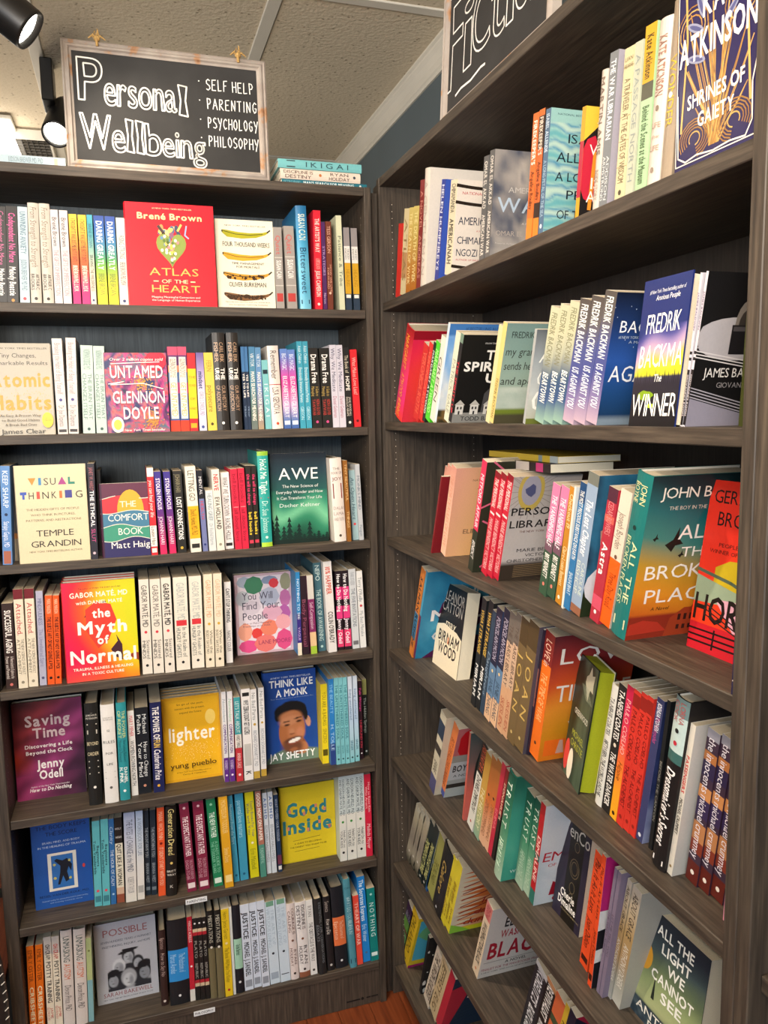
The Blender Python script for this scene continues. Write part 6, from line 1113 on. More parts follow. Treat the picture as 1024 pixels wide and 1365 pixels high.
# ------------------------------------------------------------------ the room
def struct(o): o['kind'] = 'structure'; return o
def localise(mb, L): mb.v = [(x-L[0], y-L[1], z-L[2]) for x, y, z in mb.v]; return mb
floor = struct(empty('floor', (0, 0, 0)))
mb = MB(); mb.bevbox(-.0447, .0447, -.6, .6, -.02, 0, .0012)
plank = mb.build('floor_plank', M_FLOOR, floor, colors=False); first = True
for i in range(38):
    for j in range(5):
        o = plank if first else plank.copy()
        if not first: COL.objects.link(o); o.parent = floor
        first = False; o.location = (.283-.09*i, .35-1.201*j-(.37*i) % 1.1, 0)
mb = MB(); mb.box(-3.4, .36, -4.6, 1.0, -.05, -.021); mb.build('subfloor', M_BLACKM, floor, colors=False)
mb = MB(); mb.box(-3.4, .36, 1.0, 2.7, -.05, -.002); mb.build('floor_screed', M_FLOOR, floor, colors=False)
ceil = struct(empty('ceiling', (0, 0, CEIL)))
XB = [-.17-.605*k for k in range(-1, 6)]; YB = [.13+1.28*k for k in (2, 1, 0, -1, -2, -3, -4)]
MC = mat_ceiling(); mb = MB(); mb.bevbox(-.3, .3, -.637, .637, 0, .015, .001); cp = mb.build('ceiling_panel', MC, ceil, colors=False); first = True
for i in range(6):
    for j in range(6):
        o = cp if first else cp.copy()
        if not first: COL.objects.link(o); o.parent = ceil
        first = False; o.location = ((XB[i]+XB[i+1])/2, (YB[j]+YB[j+1])/2, 0)
for x in XB[1:]:
    mb = MB(); mb.bevbox(x-.018, x+.018, YB[-1], YB[0], -.006, .001, .002); mb.build('ceiling_batten', M_WHITEP, ceil, colors=False)
for y in YB[1:-1]:
    mb = MB(); mb.bevbox(XB[-1], .32, y-.018, y+.018, -.005, .001, .002); mb.build('ceiling_batten', M_WHITEP, ceil, colors=False)
mb = MB(); mb.box(-3.5, .5, -5.2, 2.9, .016, .04); mb.build('ceiling_deck', M_WHITEP, ceil, colors=False)
XW = .335
mb = MB(); mb.box(XW, XW+.08, -5.0, 2.7, -.02, CEIL+.02); struct(mb.build('wall_right', M_WALL, colors=False))
mb = MB(); mb.box(-3.4, XW+.08, 2.7, 2.78, -.02, CEIL+.02); struct(mb.build('wall_back', M_WALL, colors=False))
mb = MB(); prof = [(0, 0), (-.006, 0), (-.008, .008), (-.012, .012), (-.014, .03), (-.022, .046), (-.03, .056), (-.03, .062), (-.036, .066), (-.036, .0725), (0, .0725)]
for (a, b), (c, d) in zip(prof, prof[1:]+prof[:1]):
    mb.face([(XW+a, -5, CEIL-.0725+b), (XW+a, 2.7, CEIL-.0725+b), (XW+c, 2.7, CEIL-.0725+d), (XW+c, -5, CEIL-.0725+d)], (1, 1, 1))
struct(mb.build('trim_1', M_WHITEP, colors=False))

# ------------------------------------------------------------------ bookcases
def panel(root, name, m, x0, x1, y0, y1, z0, z1, b=.0012):
    L = root.location; mb = MB(); mb.bevbox(x0, x1, y0, y1, z0, z1, b); localise(mb, L); return mb.build(name, m, root, colors=False)
def holes(root, pts, n, zs):
    # line of drilled shelf-pin holes with pale rims; n: outward normal
    mb = MB(); n = Vector(n); a = Vector((0, 0, 1)); c = a.cross(n); L = root.location
    for P in pts:
        z = .17
        while z < zs[0]-.05:
            if all(not (s-T-.004 < z < s+.004) for s in zs):
                p = Vector((P[0], P[1], z))+n*.0004-L
                mb.face([p+(a*cos(k*pi/3)+c*sin(k*pi/3))*.0021 for k in range(6)], hx('0c0b0a'))
                q = p+n*.0002+c*.0005+a*.0004; mb.face([q+(a*cos(k*pi/3)+c*sin(k*pi/3))*.0013 for k in range(6)], hx('c9bfae'))
            z += .01685
    o = mb.build('shelf_pin_holes', M_HOLE, root); o['kind'] = 'stuff'
# back bookcase
RB = empty('bookcase', (-.45, .14, 0)); tag(RB, 'dark grey-brown wood bookcase against the back, seen straight on', 'bookcase')
panel(RB, 'side_panel', M_WZ, XL0-.0285, XL0, -.001, DEP+.008, 0, ZL[0]); panel(RB, 'side_panel', M_WZ, 0, .0175, -.001, DEP+.008, 0, ZL[0])
panel(RB, 'top_panel', M_WX, XL0, 0, .001, DEP, ZL[0]-T, ZL[0])
for z in ZL[1:]: panel(RB, 'shelf', M_WX, XL0+.0006, -.0006, .003, DEP, z-T, z)
panel(RB, 'back_panel', M_BACK, XL0, 0, DEP, DEP+.007, .02, ZL[0]-.001)
kb = panel(RB, 'kick_board', M_WZ, XL0, 0, .006, .022, 0, ZL[7]-T)
mb = MB(); 
p = hit(483, 1331, 1, .0055)
for k, (x, w, h) in enumerate([(-.045, .03, .003), (-.018, .012, .003), (.012, .012, .003), (.026, .02, .003)]): mb.box(p.x+x, p.x+x+w, .0048, .0062, p.z-h/2, p.z+h/2, hx('1a1614'))
mb.lathe([(.004, 0), (.004, .0012)], 10, Matrix.Translation((p.x+.001, .0048, p.z)) @ Matrix.Rotation(-pi/2, 4, 'X'), hx('141210')); localise(mb, RB.location)
mb.build('stamped_mark', M_MATTE, RB)
holes(RB, [(0, .032), (0, .25)], (-1, 0, 0), ZL); holes(RB, [(XL0, .032), (XL0, .25)], (1, 0, 0), ZL)
def sticker(px, py, w, h, txt, slope=0):
    P = hit(px, py, 1, .003); r = empty('label_card', (P.x, .0028, P.z)); mb = MB(); mb.box(0, w, -.0006, 0, -h/2, h/2, hx('e4e8ea'))
    ink(mb, lambda x, y, e: (x, -.0006-e, y), txt, w*.06, w*.94, -h*.24, h*.46, hx('3a4048'), .0002, bold=.06)
    o = mb.build('label_card', M_COVER); bpy.data.objects.remove(r); o.location = (P.x, .0028, P.z); return o
o = sticker(247.5, 1203, .0535, .0135, 'PARENTING'); tag(o, 'small white shelf label card reading PARENTING', 'label', 'shelf label cards')
o = sticker(258.5, 1352, .054, .0135, 'PHILOSOPHY'); tag(o, 'small white shelf label card reading PHILOSOPHY', 'label', 'shelf label cards')
# right-hand bookcase
RR_ = empty('bookcase', (.19, -.6, 0)); tag(RR_, 'dark grey-brown wood bookcase along the right wall, receding to the corner', 'bookcase')
XF, XBK = XR0-.005, XR0+DEP
panel(RR_, 'side_panel', M_WZ, XF, XBK+.004, YF, YF+.021, 0, ZR[0]); panel(RR_, 'side_panel', M_WZ, XF, XBK+.004, YN-.0205, YN, 0, ZR[0])
panel(RR_, 'top_panel', M_WY, XR0-.004, XBK, YN, YF, ZR[0]-T, ZR[0])
for z in ZR[1:]: panel(RR_, 'shelf', M_WY, XR0, XBK, YN+.0006, YF-.0006, z-T, z)
panel(RR_, 'back_panel', M_DARKB, XBK, XBK+.004, YN, YF, .02, ZR[0]-.001)
panel(RR_, 'kick_board', M_WY, XR0+.03, XR0+.046, YN, YF, 0, ZR[7]-T)
holes(RR_, [(XR0+.028, YF), (XR0+.25, YF)], (0, -1, 0), ZR); holes(RR_, [(XR0+.028, YN), (XR0+.25, YN)], (0, 1, 0), ZR)
cf = MB(); cf.bevbox(.0182, XF-.0008, YF+.012, YF+.03, 0, ZL[0]-.004, .001); cf.bevbox(XF+.002, XF+.2, YF+.0245, YF+.055, 0, ZR[0]-.01, .001); tag(cf.build('filler_strip', M_WZ, colors=False), 'narrow dark wood filler strip in the corner between both bookcases', 'trim')
# the next bookcase along the wall
R3 = empty('bookcase', (.19, -1.75, 0)); tag(R3, 'bookcase at the right edge of the photo, only its grey inner side visible', 'bookcase')
panel(R3, 'side_panel', M_WZ, XF, XBK+.004, YN-.042, YN-.021, 0, ZR[0]); panel(R3, 'side_panel', M_WZ, XF, XBK+.004, YN-1.04, YN-1.019, 0, ZR[0])
panel(R3, 'top_panel', M_WY, XR0-.004, XBK, YN-1.019, YN-.042, ZR[0]-T, ZR[0]); panel(R3, 'back_panel', M_WZ, XBK, XBK+.004, YN-1.019, YN-.042, .02, ZR[0]-.001)
for z in (ZR[1], ZR[2]+.02, ZR[3]+.35*0, 1.0, ZR[5], ZR[6], ZR[7]): panel(R3, 'shelf', M_WY, XR0+.012, XBK, YN-1.018, YN-.043, z-T, z)
panel(R3, 'kick_board', M_WY, XR0+.03, XR0+.046, YN-1.019, YN-.042, 0, ZR[7]-T)

# ------------------------------------------------------------------ books: from the measured outlines to places on the shelves
NUM = ['zero', 'one', 'two', 'three', 'four', 'five', 'six', 'seven', 'eight']
ORD = ['', 'first', 'second', 'third', 'fourth', 'fifth', 'sixth', 'seventh', 'eighth', 'ninth', 'tenth', 'eleventh', 'twelfth', 'thirteenth', 'fourteenth', 'fifteenth', 'sixteenth', 'seventeenth', 'eighteenth', 'nineteenth', 'twentieth', 'twenty-first', 'twenty-second', 'twenty-third', 'twenty-fourth', 'twenty-fifth', 'twenty-sixth', 'twenty-seventh', 'twenty-eighth', 'twenty-ninth', 'thirtieth', 'thirty-first', 'thirty-second', 'thirty-third', 'thirty-fourth', 'thirty-fifth', 'thirty-sixth']
SHELF = ['', 'top', 'second', 'third', 'fourth', 'fifth', 'sixth', 'bottom']
def colname(h):
    r, g, b = (int(h[i:i+2], 16) for i in (0, 2, 4)); mx, mn = max(r, g, b), min(r, g, b); v, s = mx/255, (mx-mn)/max(mx, 1)
    if v < .2: return 'black'
    if s < .13: return 'white' if v > .78 else 'pale grey' if v > .6 else 'grey' if v > .34 else 'charcoal'
    d = mx-mn; hu = (((g-b)/d) % 6 if mx == r else (b-r)/d+2 if mx == g else (r-g)/d+4)*60
    if s < .22 and v > .74: return 'cream' if hu < 80 else 'pale blue' if hu > 160 and hu < 270 else 'off-white'
    if v < .3 and s < .4: return 'dark'
    if hu < 12 or hu > 345: n = 'red' if s > .5 else 'dusty pink'
    elif hu < 36: n = ('orange' if v > .72 else 'brown') if s > .55 else ('peach' if v > .8 else 'brown')
    elif hu < 66: n = 'yellow' if s > .55 and v > .6 else 'beige' if v > .6 else 'olive'
    elif hu < 165: n = 'green'
    elif hu < 200: n = 'teal'
    elif hu < 250: n = 'blue'
    elif hu < 290: n = 'purple'
    else: n = 'pink'
    if v < .5 and n == 'dusty pink': n = 'brown'
    if v < .42 and n not in ('brown', 'olive'): n = 'dark '+n
    elif v > .7 and s < .35 and n in ('blue', 'green', 'teal', 'purple'): n = 'pale '+n
    return n
def usolve(px, base, e):
    d = base-CAM; k = px-W/2
    return (k*d.dot(_f)-F*d.dot(_r))/(F*e.dot(_r)-k*e.dot(_f))
BOOKS = []; row = None; prev = None
for ln in TABLE.strip().split('\n'):
    if ln[0] == '#': row = ln[1:3]; dfl = float(ln.split()[1]); prev = None; continue
    title, geo, bg, bands, texts, fl = (ln.split('|')+['', '', '', ''])[:6]
    g = geo.split(); xb0, xb1, xt, yt = (float(v) for v in g[:4]); side, n = row[0], int(row[1]); z = (ZL if side == 'L' else ZR)[n]
    s = dfl
    ax, pl0 = (1, 0.0) if side == 'L' else (0, XR0)
    if len(g) > 4:
        if g[4][0] == 'y': s = hit(xb0 if side == 'L' else (xb0+xb1)/2 if 'F' not in fl else xb0, float(g[4][1:]), 2, z)[ax]-pl0; s = max(.006, min(.12, s))
        else: s = float(g[4])
    fl = fl.split() ; hard = 'h' in fl; face = any(f[0] == 'F' for f in fl)
    kw = dict(cover=None, art=None); k = 0; WO = None; th = None; pages = None
    for f in fl:
        if f[0] == 'c': kw['cover'] = f[1:]
        if f[0] == 'A': kw['art'] = f[1:]
        if f[0] == 'k': k = int(f[1:])
        if f[:2] == 'Ft': th = float(f[2:])
        if f[0] == 'P': pages = f[1:]
        if f[0] == 'W': WO = float(f[1:])
    rz0 = 0 if side == 'L' else -pi/2
    ex, ey = (Vector((1, 0, 0)), Vector((0, 1, 0))) if side == 'L' else (Vector((0, -1, 0)), Vector((1, 0, 0)))
    O = Vector((0, s, z)) if side == 'L' else Vector((XR0+s, 0, z))
    U = lambda px, zz=0: usolve(px, O+Vector((0, 0, zz)), ex)
    if face:
        u0, u1 = U(xb0), U(xb1); Wd = u1-u0; P = O+ex*u0
        if prev:
            gp = prev[0]-u0
            if gp > 0: u0 += gp+.0005; Wd = u1-u0; P = O+ex*u0
        if WO: Wd = WO; u1 = u0+Wd
        if side == 'L': q = hit(xt, yt, 1, s+.01); h = q.z-z; back = radians(2.5)
        else:
            q = hit(xt, yt, 1, P.y); back = math.atan2(q.x-P.x, q.z-z); h = (Vector((q.x, q.z))-Vector((P.x, z))).length
        back = max(0, min(radians(14), back)); fac = 1 if side == 'L' else 1
        if kw['art'] == 'greenwood': ang = radians(-15); Wd = .10
        elif kw['art'] == 'birnam': ang = 0; Wd = WO
        else: ang = 0
        for c in range(k+1):
            r = make_book('hardcover_book' if hard else 'paperback_book', th, Wd, h, bg, '', '-', '', hard, kw['cover'], kw['art'] if c == 0 else None, pages or 'e2d8bf')
            off = c*(th+.0015)
            Mx = Matrix.Translation(P+ey*(off/cos(back))) @ Matrix.Rotation(rz0, 4, 'Z') @ Matrix.Rotation(ang, 4, 'Z') @ Matrix.Rotation(-back, 4, 'X') @ Matrix.Rotation(-pi/2, 4, 'Z') @ Matrix.Translation((-th, 0, 0))
            r.matrix_world = Mx
            BOOKS.append(dict(o=r, t=title, c=colname(bg), row=row, face=True, beh=c, hard=hard))
        prev = (u1, 0, z, h) if 'n' not in fl else prev
        if kw['art'] == 'greenwood': prev = None
        continue
    T_ = hit(xt, yt, ax, O[ax]); ut = (T_-O).dot(ex); a = 0.0; u0, u1 = U(xb0), U(xb1)
    for _ in range(6):
        th = max(.004, (u1-u0)/cos(a)); 
        if a >= 0: zB = th*sin(a); uB = U(xb0, zB); u0 = uB
        else: uB = U(xb0); zB = 0; u0 = uB; u1 = U(xb1, th*sin(-a))
        a = math.atan2(ut-uB, T_.z-z-zB)
    h = math.hypot(ut-uB, T_.z-z-zB)
    a = max(radians(-9), min(radians(26), a))
    if prev and 'n' not in fl:
        pu, pa, pz, ph = prev; g0 = pu-(u0-0)+.0002
        if g0 > 0:
            g0 = min(g0, .012); u0 += g0; u1 = max(u1, u0+.0045)
            th = max(.0045, (u1-u0)/cos(a))
        hh = min(h*cos(a), ph*cos(pa)); need = math.atan2(pu+math.tan(pa)*hh+.0003-u0, hh)
        if need > a and need-a < radians(12): a = need
    th = max(.004, th-.0004); Wd = min(.255-s, h*(.66 if not hard else .68))
    r = make_book('hardcover_book' if hard else 'paperback_book', th, Wd, h, bg, bands, texts, title, hard, kw['cover'], kw['art'], pages or random.choice(['b9ad96', 'ada08a', 'c4b9a2']))
    if a >= 0: Mx = Matrix.Translation(O+ex*u1) @ Matrix.Rotation(rz0, 4, 'Z') @ Matrix.Rotation(a, 4, 'Y') @ Matrix.Translation((-th, 0, 0))
    else: Mx = Matrix.Translation(O+ex*u0) @ Matrix.Rotation(rz0, 4, 'Z') @ Matrix.Rotation(a, 4, 'Y')
    r.matrix_world = Mx
    BOOKS.append(dict(o=r, t=title, c=colname(bg), row=row, face=False, beh=0, hard=hard, slim=th < .011))
    if 'n' not in fl: prev = (u1, a, z, h)
from collections import defaultdict
byrow = defaultdict(list)
for b in BOOKS: byrow[b['row']].append(b)
cntall = defaultdict(int)
for b in BOOKS:
    if b['t']: cntall[b['t'], b['face']] += 1
used = set()
for rw, bs in byrow.items():
    case = 'back bookcase' if rw[0] == 'L' else 'right bookcase'; where = "%s's %s shelf" % (case, SHELF[int(rw[1])])
    seq = [b for b in bs if not b['beh']]
    for i, b in enumerate(bs):
        kind = ('slim ' if b.get('slim') and not b['face'] else '')+b['c']+(' hardcover' if b['hard'] else ' paperback')
        if b['beh']: lab = '%s copy directly behind the face-out %s, %s' % (ORD[b['beh']], b['t'], where)
        elif b['t']:
            same = [x for x in seq if x['t'] == b['t'] and not x['face'] and not b['face']]
            if b['face']: lab = 'face-out %s titled %s on the %s' % (b['c']+' book', b['t'], where)
            elif len(same) > 1:
                k = same.index(b); pos = 'left' if k == 0 else 'right' if k == len(same)-1 else 'middle' if len(same) == 3 else ORD[k+1]
                lab = '%s of %s %s %s copies on the %s' % (pos, NUM[len(same)], b['c'], b['t'], where)
            else: lab = '%s titled %s on the %s' % (kind, b['t'], where)
        else:
            k = seq.index(b); lf = seq[k-1] if k else None
            rt = seq[k+1] if k+1 < len(seq) else None
            if lf and lf['t']: lab = '%s just right of %s on the %s' % (kind, lf['t'], where)
            elif rt and rt['t']: lab = '%s just left of %s on the %s' % (kind, rt['t'], where)
            else: lab = '%s, %s book from left, %s' % (kind, ORD[k+1], where)
        if lab in used: lab = '%s, %s book from left, %s' % (kind, ORD[bs.index(b)+1], where)
        if len(lab.split()) > 16: lab = lab.replace(' copies on the ', ' copies, ').replace(' on the ', ', ')
        used.add(lab); lab = ' '.join(lab.split()[:16])
        tag(b['o'], lab, 'book', 'books on the %s' % where)

# ------------------------------------------------------------------ books lying flat
def lying(name, x0, x1, y, z, th, bg, texts, label, group, hard=False, dpt=.14, ry=0, bands='', flip=False):
    L_ = x1-x0; r = make_book(name, th, dpt, L_, bg, bands, texts, '', hard)
    R_ = Matrix(((0, 0, -1, 0), (0, 1, 0, 0), (1, 0, 0, 0), (0, 0, 0, 1)))
    r.matrix_world = Matrix.Translation((x1, y, z)) @ Matrix.Rotation(ry, 4, 'Z') @ R_
    # book top points to -x; spine to the viewer
    tag(r, label, 'book', group); return r
ZT = ZL[0]+.0003
# local z runs to -x, text then runs left to right
lying('paperback_book', -.915, -.6835, .012, ZT, .0185, 'b9cdd6', '.3-.42 5c7c8c XIETY;.5-.8 7c9098 JUDSON BREWER MD, PhD;.9-.93 c8b8a0 #', 'pale blue paperback lying flat on top of the back bookcase left of the sign', 'books lying on top of the bookcase')
lying('paperback_book', -.2, .014, .02, ZT, .0115, '1f6878', '.02-.22 7cb0b8 VIKTOR E. FRANKL;.25-.85 d8e4e4 *MAN\'S SEARCH FOR MEANING;.9-.94 e8e8e0 @', "dark teal paperback titled Man's Search for Meaning, lowest of the stack right of the sign", 'books stacked on top of the bookcase')
lying('hardcover_book', -.203, -.003, .02, ZT+.0122, .0235, 'e0cfc0', '.04-.4 4c3c34 DISCIPLINE IS/DESTINY;.44-.54 b8703c @;.6-.86 4c3c34 RYAN/HOLIDAY;.9-.94 3c4450 @', 'cream book titled Discipline Is Destiny, middle of the stack right of the sign', 'books stacked on top of the bookcase', True)
lying('hardcover_book', -.208, .0, .018, ZT+.0364, .0205, '74b8bc', '.1-.2 2c2c30 #;.3-.86 2c4c54 I K I G A I', 'light teal book titled Ikigai, topmost of the stack right of the sign', 'books stacked on top of the bookcase', True)
# two books laid on top of the standing row, right bookcase third shelf
def lie_right(u0, u1, x, z, th, bg, bands, label):
    r = make_book('paperback_book', th, .13, u1-u0, bg, bands, '-', '')
    R_ = Matrix(((0, 0, -1, 0), (0, 1, 0, 0), (1, 0, 0, 0), (0, 0, 0, 1)))
    r.matrix_world = Matrix.Translation((XR0+x, -u1, z)) @ Matrix.Rotation(-pi/2, 4, 'Z') @ R_; tag(r, label, 'book', 'books laid flat on the standing row'); return r
pa, pb = hit(652, 640, 0, XR0+.08), hit(737, 640, 0, XR0+.08)
topz = max((b['o'].matrix_world @ Vector((0, .05, 0))).z for b in BOOKS if b['row'] == 'R3')
zz = ZR[3]+.2125
lie_right(-pa.y, -pb.y, .075, zz+.001, .016, '2a2226', '.1-.2:c85c7c;.3-.36:d8a890;.5-.7:c8c0b8;.8-.9:c83c7c', 'dark floral paperback lying flat on the upright books, third shelf of right bookcase')
lie_right(-pa.y-.02, -pb.y+.0, .09, zz+.0178, .012, 'd8b83c', '.75-.8:8c9ca0;.9-1:b8c4c4', 'yellow paperback lying flat on the dark floral one, third shelf of right bookcase')

# ------------------------------------------------------------------ chalkboard signs
M_FR = mat_frame()
def sign(label, P, rz, tilt, w, h, fw, draw):
    r = empty('chalkboard_sign'); tag(r, label, 'sign', 'chalkboard section signs')
    mb = MB(); mb.box(fw*.7, w-fw*.7, .004, .010, fw*.7, h-fw*.7); mb.build('chalkboard', M_BOARD, r, colors=False)
    prof = [(0, .014), (0, -.002), (.15, -.004), (.3, -.001), (.5, -.004), (.68, -.004), (.8, .001), (1, .003), (1, .014)]
    cs = [((0, 0), (w, 0), (1, 0), (0, 1)), ((w, 0), (w, h), (0, 1), (-1, 0)), ((w, h), (0, h), (-1, 0), (0, -1)), ((0, h), (0, 0), (0, -1), (1, 0))]
    for (ax, az), (bx, bz), (dx, dz), (nx, nz) in cs:
        mb = MB(); n = len(prof); v0 = []
        for (f_, y) in prof:
            t = f_*fw; mb.v.append((ax+(dx+nx)*t, y, az+(dz+nz)*t))
        for (f_, y) in prof:
            t = f_*fw; mb.v.append((bx+(-dx+nx)*t, y, bz+(-dz+nz)*t))
        for i in range(n):
            j = (i+1) % n; mb.f.append((i, j, n+j, n+i)); mb.c.append((1, 1, 1))
        mb.f.append(tuple(range(n))); mb.c.append((1, 1, 1)); mb.f.append(tuple(range(n, 2*n))[::-1]); mb.c.append((1, 1, 1))
        mb.build('frame_rail', M_FR, r, colors=False, recalc=True)
    mb = MB(); draw(mb, lambda x, y, e: (x, .004-e, y), w, h); mb.build('chalk_lettering', M_CHALK, r, colors=False)
    for tx in ((.17, .86) if rz == 0 else (.15, .85)):
        mb = MB(); c = Vector((w*tx, .002, h+.001))
        mb.tube([c+Vector(v) for v in ((0, -.008, -.012), (-.001, -.009, 0), (0, -.004, .006), (.002, .006, .004), (.001, .014, -.008))], .003, 6)
        for sx, up in ((-1, .004), (1, .002), (.3, .016), (-.5, .012)):
            mb.tube([c+Vector((0, -.006, .004)), c+Vector((sx*.008, -.008, .008+up)), c+Vector((sx*.018, -.006, .003+up*.3))], [.003, .0026, .0014], 6)
        mb.lathe([(.001, -.006), (.007, -.002), (.007, .004), (.001, .009)], 8, Matrix.Translation(c+Vector((0, -.006, .004))))
        mb.build('twine_bow', M_TWINE, r, colors=False)
    r.matrix_world = Matrix.Translation(P) @ Matrix.Rotation(rz, 4, 'Z') @ Matrix.Rotation(-tilt, 4, 'X'); return r
def draw1(mb, fn, w, h):
    C = (1, 1, 1); rr = .0017
    def wp(i, x, y): return x, y-(x/w)*.012*h*2
    def ell_(x0, x1, y0, y1):   # a flared letter l
        xm = (x0+x1)/2; q = (x1-x0)*.28; ribbon(mb, fn, [(w*x, h*y) for x, y in ((x0, y1), (x1, y1-.01), (xm+q, (y0+y1)/2), (x1, y0), (x0, y0+.01), (xm-q, (y0+y1)/2), (x0, y1), (x1, y1-.01))], rr, C)
    outline(mb, fn, 'P', w*.075, w*.185, h*.55, h*.33, rr, C, wp); outline(mb, fn, 'ersona', w*.19, w*.535, h*.53, h*.25, rr, C, wp); ell_(.55, .592, .49, .74)
    outline(mb, fn, 'W', w*.075, w*.205, h*.175, h*.27, rr, C, wp); outline(mb, fn, 'e', w*.215, w*.275, h*.165, h*.25, rr, C, wp); ell_(.284, .318, .16, .425); ell_(.332, .366, .155, .42); outline(mb, fn, 'b', w*.378, w*.452, h*.162, h*.25, rr, C, wp); outline(mb, fn, 'eing', w*.458, w*.672, h*.165, h*.21, rr, C, wp)
    for s_, x1, y in (('SELF HELP', .94, .735), ('PARENTING', .955, .58), ('PSYCHOLOGY', .955, .425), ('PHILOSOPHY', .955, .275)):
        handwrite(mb, fn, s_, w*.69, w*x1, h*(y-.01), h*.085, .0011, C); mb.face([fn(w*.655+.0016*cos(k), h*(y+.055)+.0016*sin(k), .0005) for k in range(6)], C)
def draw2(mb, fn, w, h):
    C = (1, 1, 1); rr = .0017
    outline(mb, fn, 'F', w*.045, w*.2, h*.20, h*.6, rr, C); outline(mb, fn, 'i', w*.215, w*.3, h*.24, h*.44, rr, C); outline(mb, fn, 'C', w*.3, w*.47, h*.27, h*.36, rr, C)
    outline(mb, fn, 't', w*.48, w*.6, h*.25, h*.44, rr, C); outline(mb, fn, 'i', w*.62, w*.68, h*.25, h*.42, rr, C); outline(mb, fn, 'o', w*.69, w*.81, h*.27, h*.44, rr, C); outline(mb, fn, 'n', w*.82, w*.95, h*.26, h*.44, rr, C)
    ribbon(mb, fn, [(w*.14, h*.135), (w*.2, h*.15), (w*.3, h*.14), (w*.4, h*.16), (w*.44, h*.155)], .0022, C)
sign('white-framed chalkboard sign reading Personal Wellbeing, standing on the back bookcase', (-.6795, .024, ZL[0]+.003), 0, radians(3), .452, .277, .021, draw1)
sign('chalkboard sign reading Fiction, standing on top of the right bookcase', (.068, -.338, ZR[0]+.003), -pi/2, radians(3), .455, .3, .021, draw2)

# ------------------------------------------------------------------ lamps
GLOW = mat_glow('lit_lamp_lens', (1, .93, .8), 22)
def axis_to(d, P):
    d = Vector(d).normalized(); return Matrix.Translation(P) @ d.to_track_quat('Z', 'Y').to_matrix().to_4x4()
def track_head(label, px, py, z, aim, r, power, ang, back_off):
    P = hit(px, py, 2, z); root = empty('track_light', P); tag(root, label, 'lamp', 'track lights on the ceiling')
    A = axis_to(aim, (0, 0, 0)); d = Vector(aim).normalized()
    mb = MB(); mb.lathe([(r*.9, -.012), (r*.96, .006), (r*1.08, .008), (r*1.12, .0), (r*1.12, -.05), (r*1.1, -.13), (r*.95, -.15), (r*.5, -.155)], 28, A, cap=False); mb.build('housing', M_BLACKM, root, colors=False, smooth=True)
    mb = MB(); mb.lathe([(.001, .002), (r*.6, .001), (r*.93, -.004), (r*.93, -.008)], 28, A); mb.build('lens', GLOW, root, colors=False, smooth=True)
    B = d*-.075; B = B+Vector((-back_off, 0, 0)); top = Vector((B.x, B.y, CEIL-.03-P.z)); K = Vector((B.x, B.y, B.z))+Vector((0, 0, r*1.3))
    mb = MB(); mb.tube([Vector((B.x, B.y, B.z+r*.9)), K, Vector((B.x, B.y, top.z-.09))], .008, 8); mb.lathe([(.012, -.012), (.012, .012)], 12, Matrix.Translation(K) @ Matrix.Rotation(pi/2, 4, 'Y')); mb.build('stem', M_BLACKM, root, colors=False)
    mb = MB(); mb.bevbox(B.x-.017, B.x+.017, B.y-.055, B.y+.055, top.z-.095, CEIL-P.z-.007, .003); mb.build('track_adapter', M_BLACKM, root, colors=False)
    l = spot('track_light_beam', P+d*.012, P+d, power, WARM, ang, .75, r*.8)
    return P
def aim_at(px, py, toward, a, b):
    v = ray(px, py).normalized(); r_ = (_r-v*_r.dot(v)).normalized(); u_ = (_u-v*_u.dot(v)-r_*_u.dot(r_)).normalized()
    return -v*toward+(r_*a+u_*b).normalized()*math.sqrt(1-toward**2)
a1 = aim_at(37, 38, .33, .75, -.66)
track_head('black track spotlight cropped by the top left corner, shining towards the right bookcase', 37, 38, 2.41, a1, .037, SPOT_A, 140, 0)
a2 = aim_at(75, 178, .84, -.5, -.87)
track_head('black track spotlight glowing beside the left edge of the Personal Wellbeing sign', 75, 178, 2.47, a2, .037, 9, 110, .03)
# ceiling fitting over the far part of the room
Pf = hit(38, 183, 2, CEIL); cl = empty('ceiling_light', (Pf.x, Pf.y, CEIL-.007)); tag(cl, 'lit ceiling fitting with metal louvre grid, low at the left edge above the bookcase', 'lamp')
mb = MB()
for k in range(9): mb.box(-.075+.0185*k, -.0735+.0185*k, -.1, .5, -.03, 0)
for k in range(19): mb.box(-.075, .0745, -.1+.033*k, -.0985+.033*k, -.03, 0)
mb.build('louvre_grid', M_STEEL, cl, colors=False)
mb = MB(); mb.bevbox(-.085, -.077, -.11, .52, -.034, 0, .001); mb.bevbox(.0765, .085, -.11, .52, -.034, 0, .001); mb.bevbox(-.077, .0765, -.11, -.102, -.034, 0, .001); mb.bevbox(-.077, .0765, .51, .52, -.034, 0, .001); mb.build('frame', M_WHITEP, cl, colors=False)
q = hit(8, 190, 2, CEIL-.05); ql = empty('ceiling_light', (q.x-.16, q.y+.05, CEIL-.007)); tag(ql, 'glowing white box-shaped ceiling lamp cut off by the left edge', 'lamp')
mb = MB(); mb.bevbox(-.19, .19, -.2, .2, -.09, -.012, .012); mb.build('diffuser', mat_glow('lit_opal_diffuser', (1, .93, .82), 5), ql, colors=False)
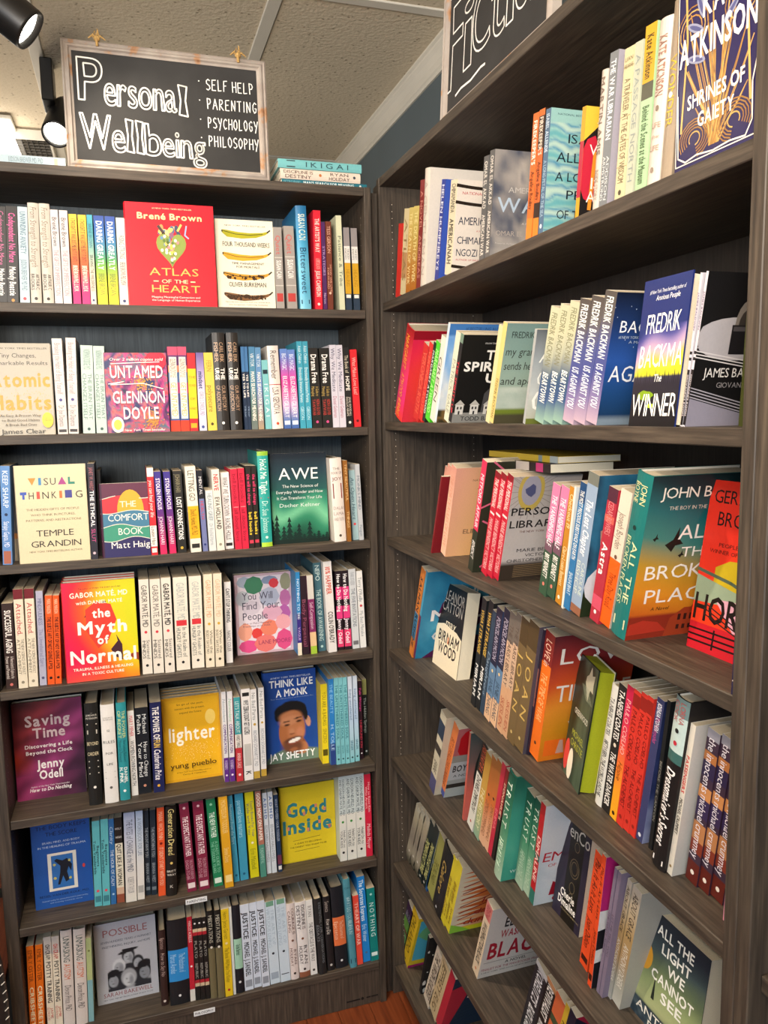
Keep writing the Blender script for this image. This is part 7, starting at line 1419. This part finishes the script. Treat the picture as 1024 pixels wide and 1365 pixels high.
mb = MB(); mb.bevbox(-.2, .2, -.21, .21, -.012, 0, .003); mb.build('mounting_plate', M_WHITEP, ql, colors=False)

# ------------------------------------------------------------------ stitched leather bag beside the back bookcase
M_LEA = simple('black_pebbled_leather', '2b2928', .5, 0, .15, 60, .4, .1)
bg_ = empty('leather_bag', (-1.018, -.06, 0)); tag(bg_, 'black leather bag with white stitching standing left of the back bookcase', 'bag')
mb = MB(); rings = []
for k in range(13):
    t = k/12; w_ = .09*sin(pi*(.12+.8*t))**.6+.004; rings.append((w_, .12+.3*t))
n = 24; b0 = len(mb.v)
for (w_, z_) in rings:
    for i in range(n):
        a = 2*pi*i/n; ca, sa = cos(a), sin(a); mb.v.append((w_*ca*abs(ca)**-.3 if abs(ca) > .01 else 0, .035*sa*(.5+w_/.12), z_+.006*sin(3*a)))
for k in range(12):
    for i in range(n): j = (i+1) % n; mb.f.append((b0+k*n+i, b0+k*n+j, b0+(k+1)*n+j, b0+(k+1)*n+i)); mb.c.append((1, 1, 1))
mb.f.append(tuple(b0+i for i in range(n))[::-1]); mb.c.append((1, 1, 1)); mb.f.append(tuple(b0+12*n+i for i in range(n))); mb.c.append((1, 1, 1))
for v in range(b0, len(mb.v)): x, y, z_ = mb.v[v]; mb.v[v] = (x, y, z_-.12 if z_ < .125 else z_) if 0 else (x, y, (z_-.12)*1.9)
mb.build('body', M_LEA, bg_, colors=False, smooth=True)
mb = MB()
for k in range(1, 26):
    t = k/26*12; i0 = min(11, int(t)); w0 = rings[i0][0]*(1-(t-i0))+rings[i0+1][0]*(t-i0); z_ = (rings[0][1]+.3*k/26-.12)*1.9
    for sx in (1, -1): mb.tube([(sx*(w0-.006), -.018, z_), (sx*(w0+.001), -.012, z_+.003)], .0012, 5)
o = mb.build('stitching', simple('white_thread', 'cfcac0', .8), bg_, colors=False); o['kind'] = 'stuff'
mb = MB(); mb.tube([(-.05, 0, .54)]+[(-.05*cos(a), 0, .54+.1*sin(a)) for a in [pi*k/10 for k in range(1, 10)]]+[(.05, 0, .54)], .006, 8); mb.build('handle', M_LEA, bg_, colors=False, smooth=True)
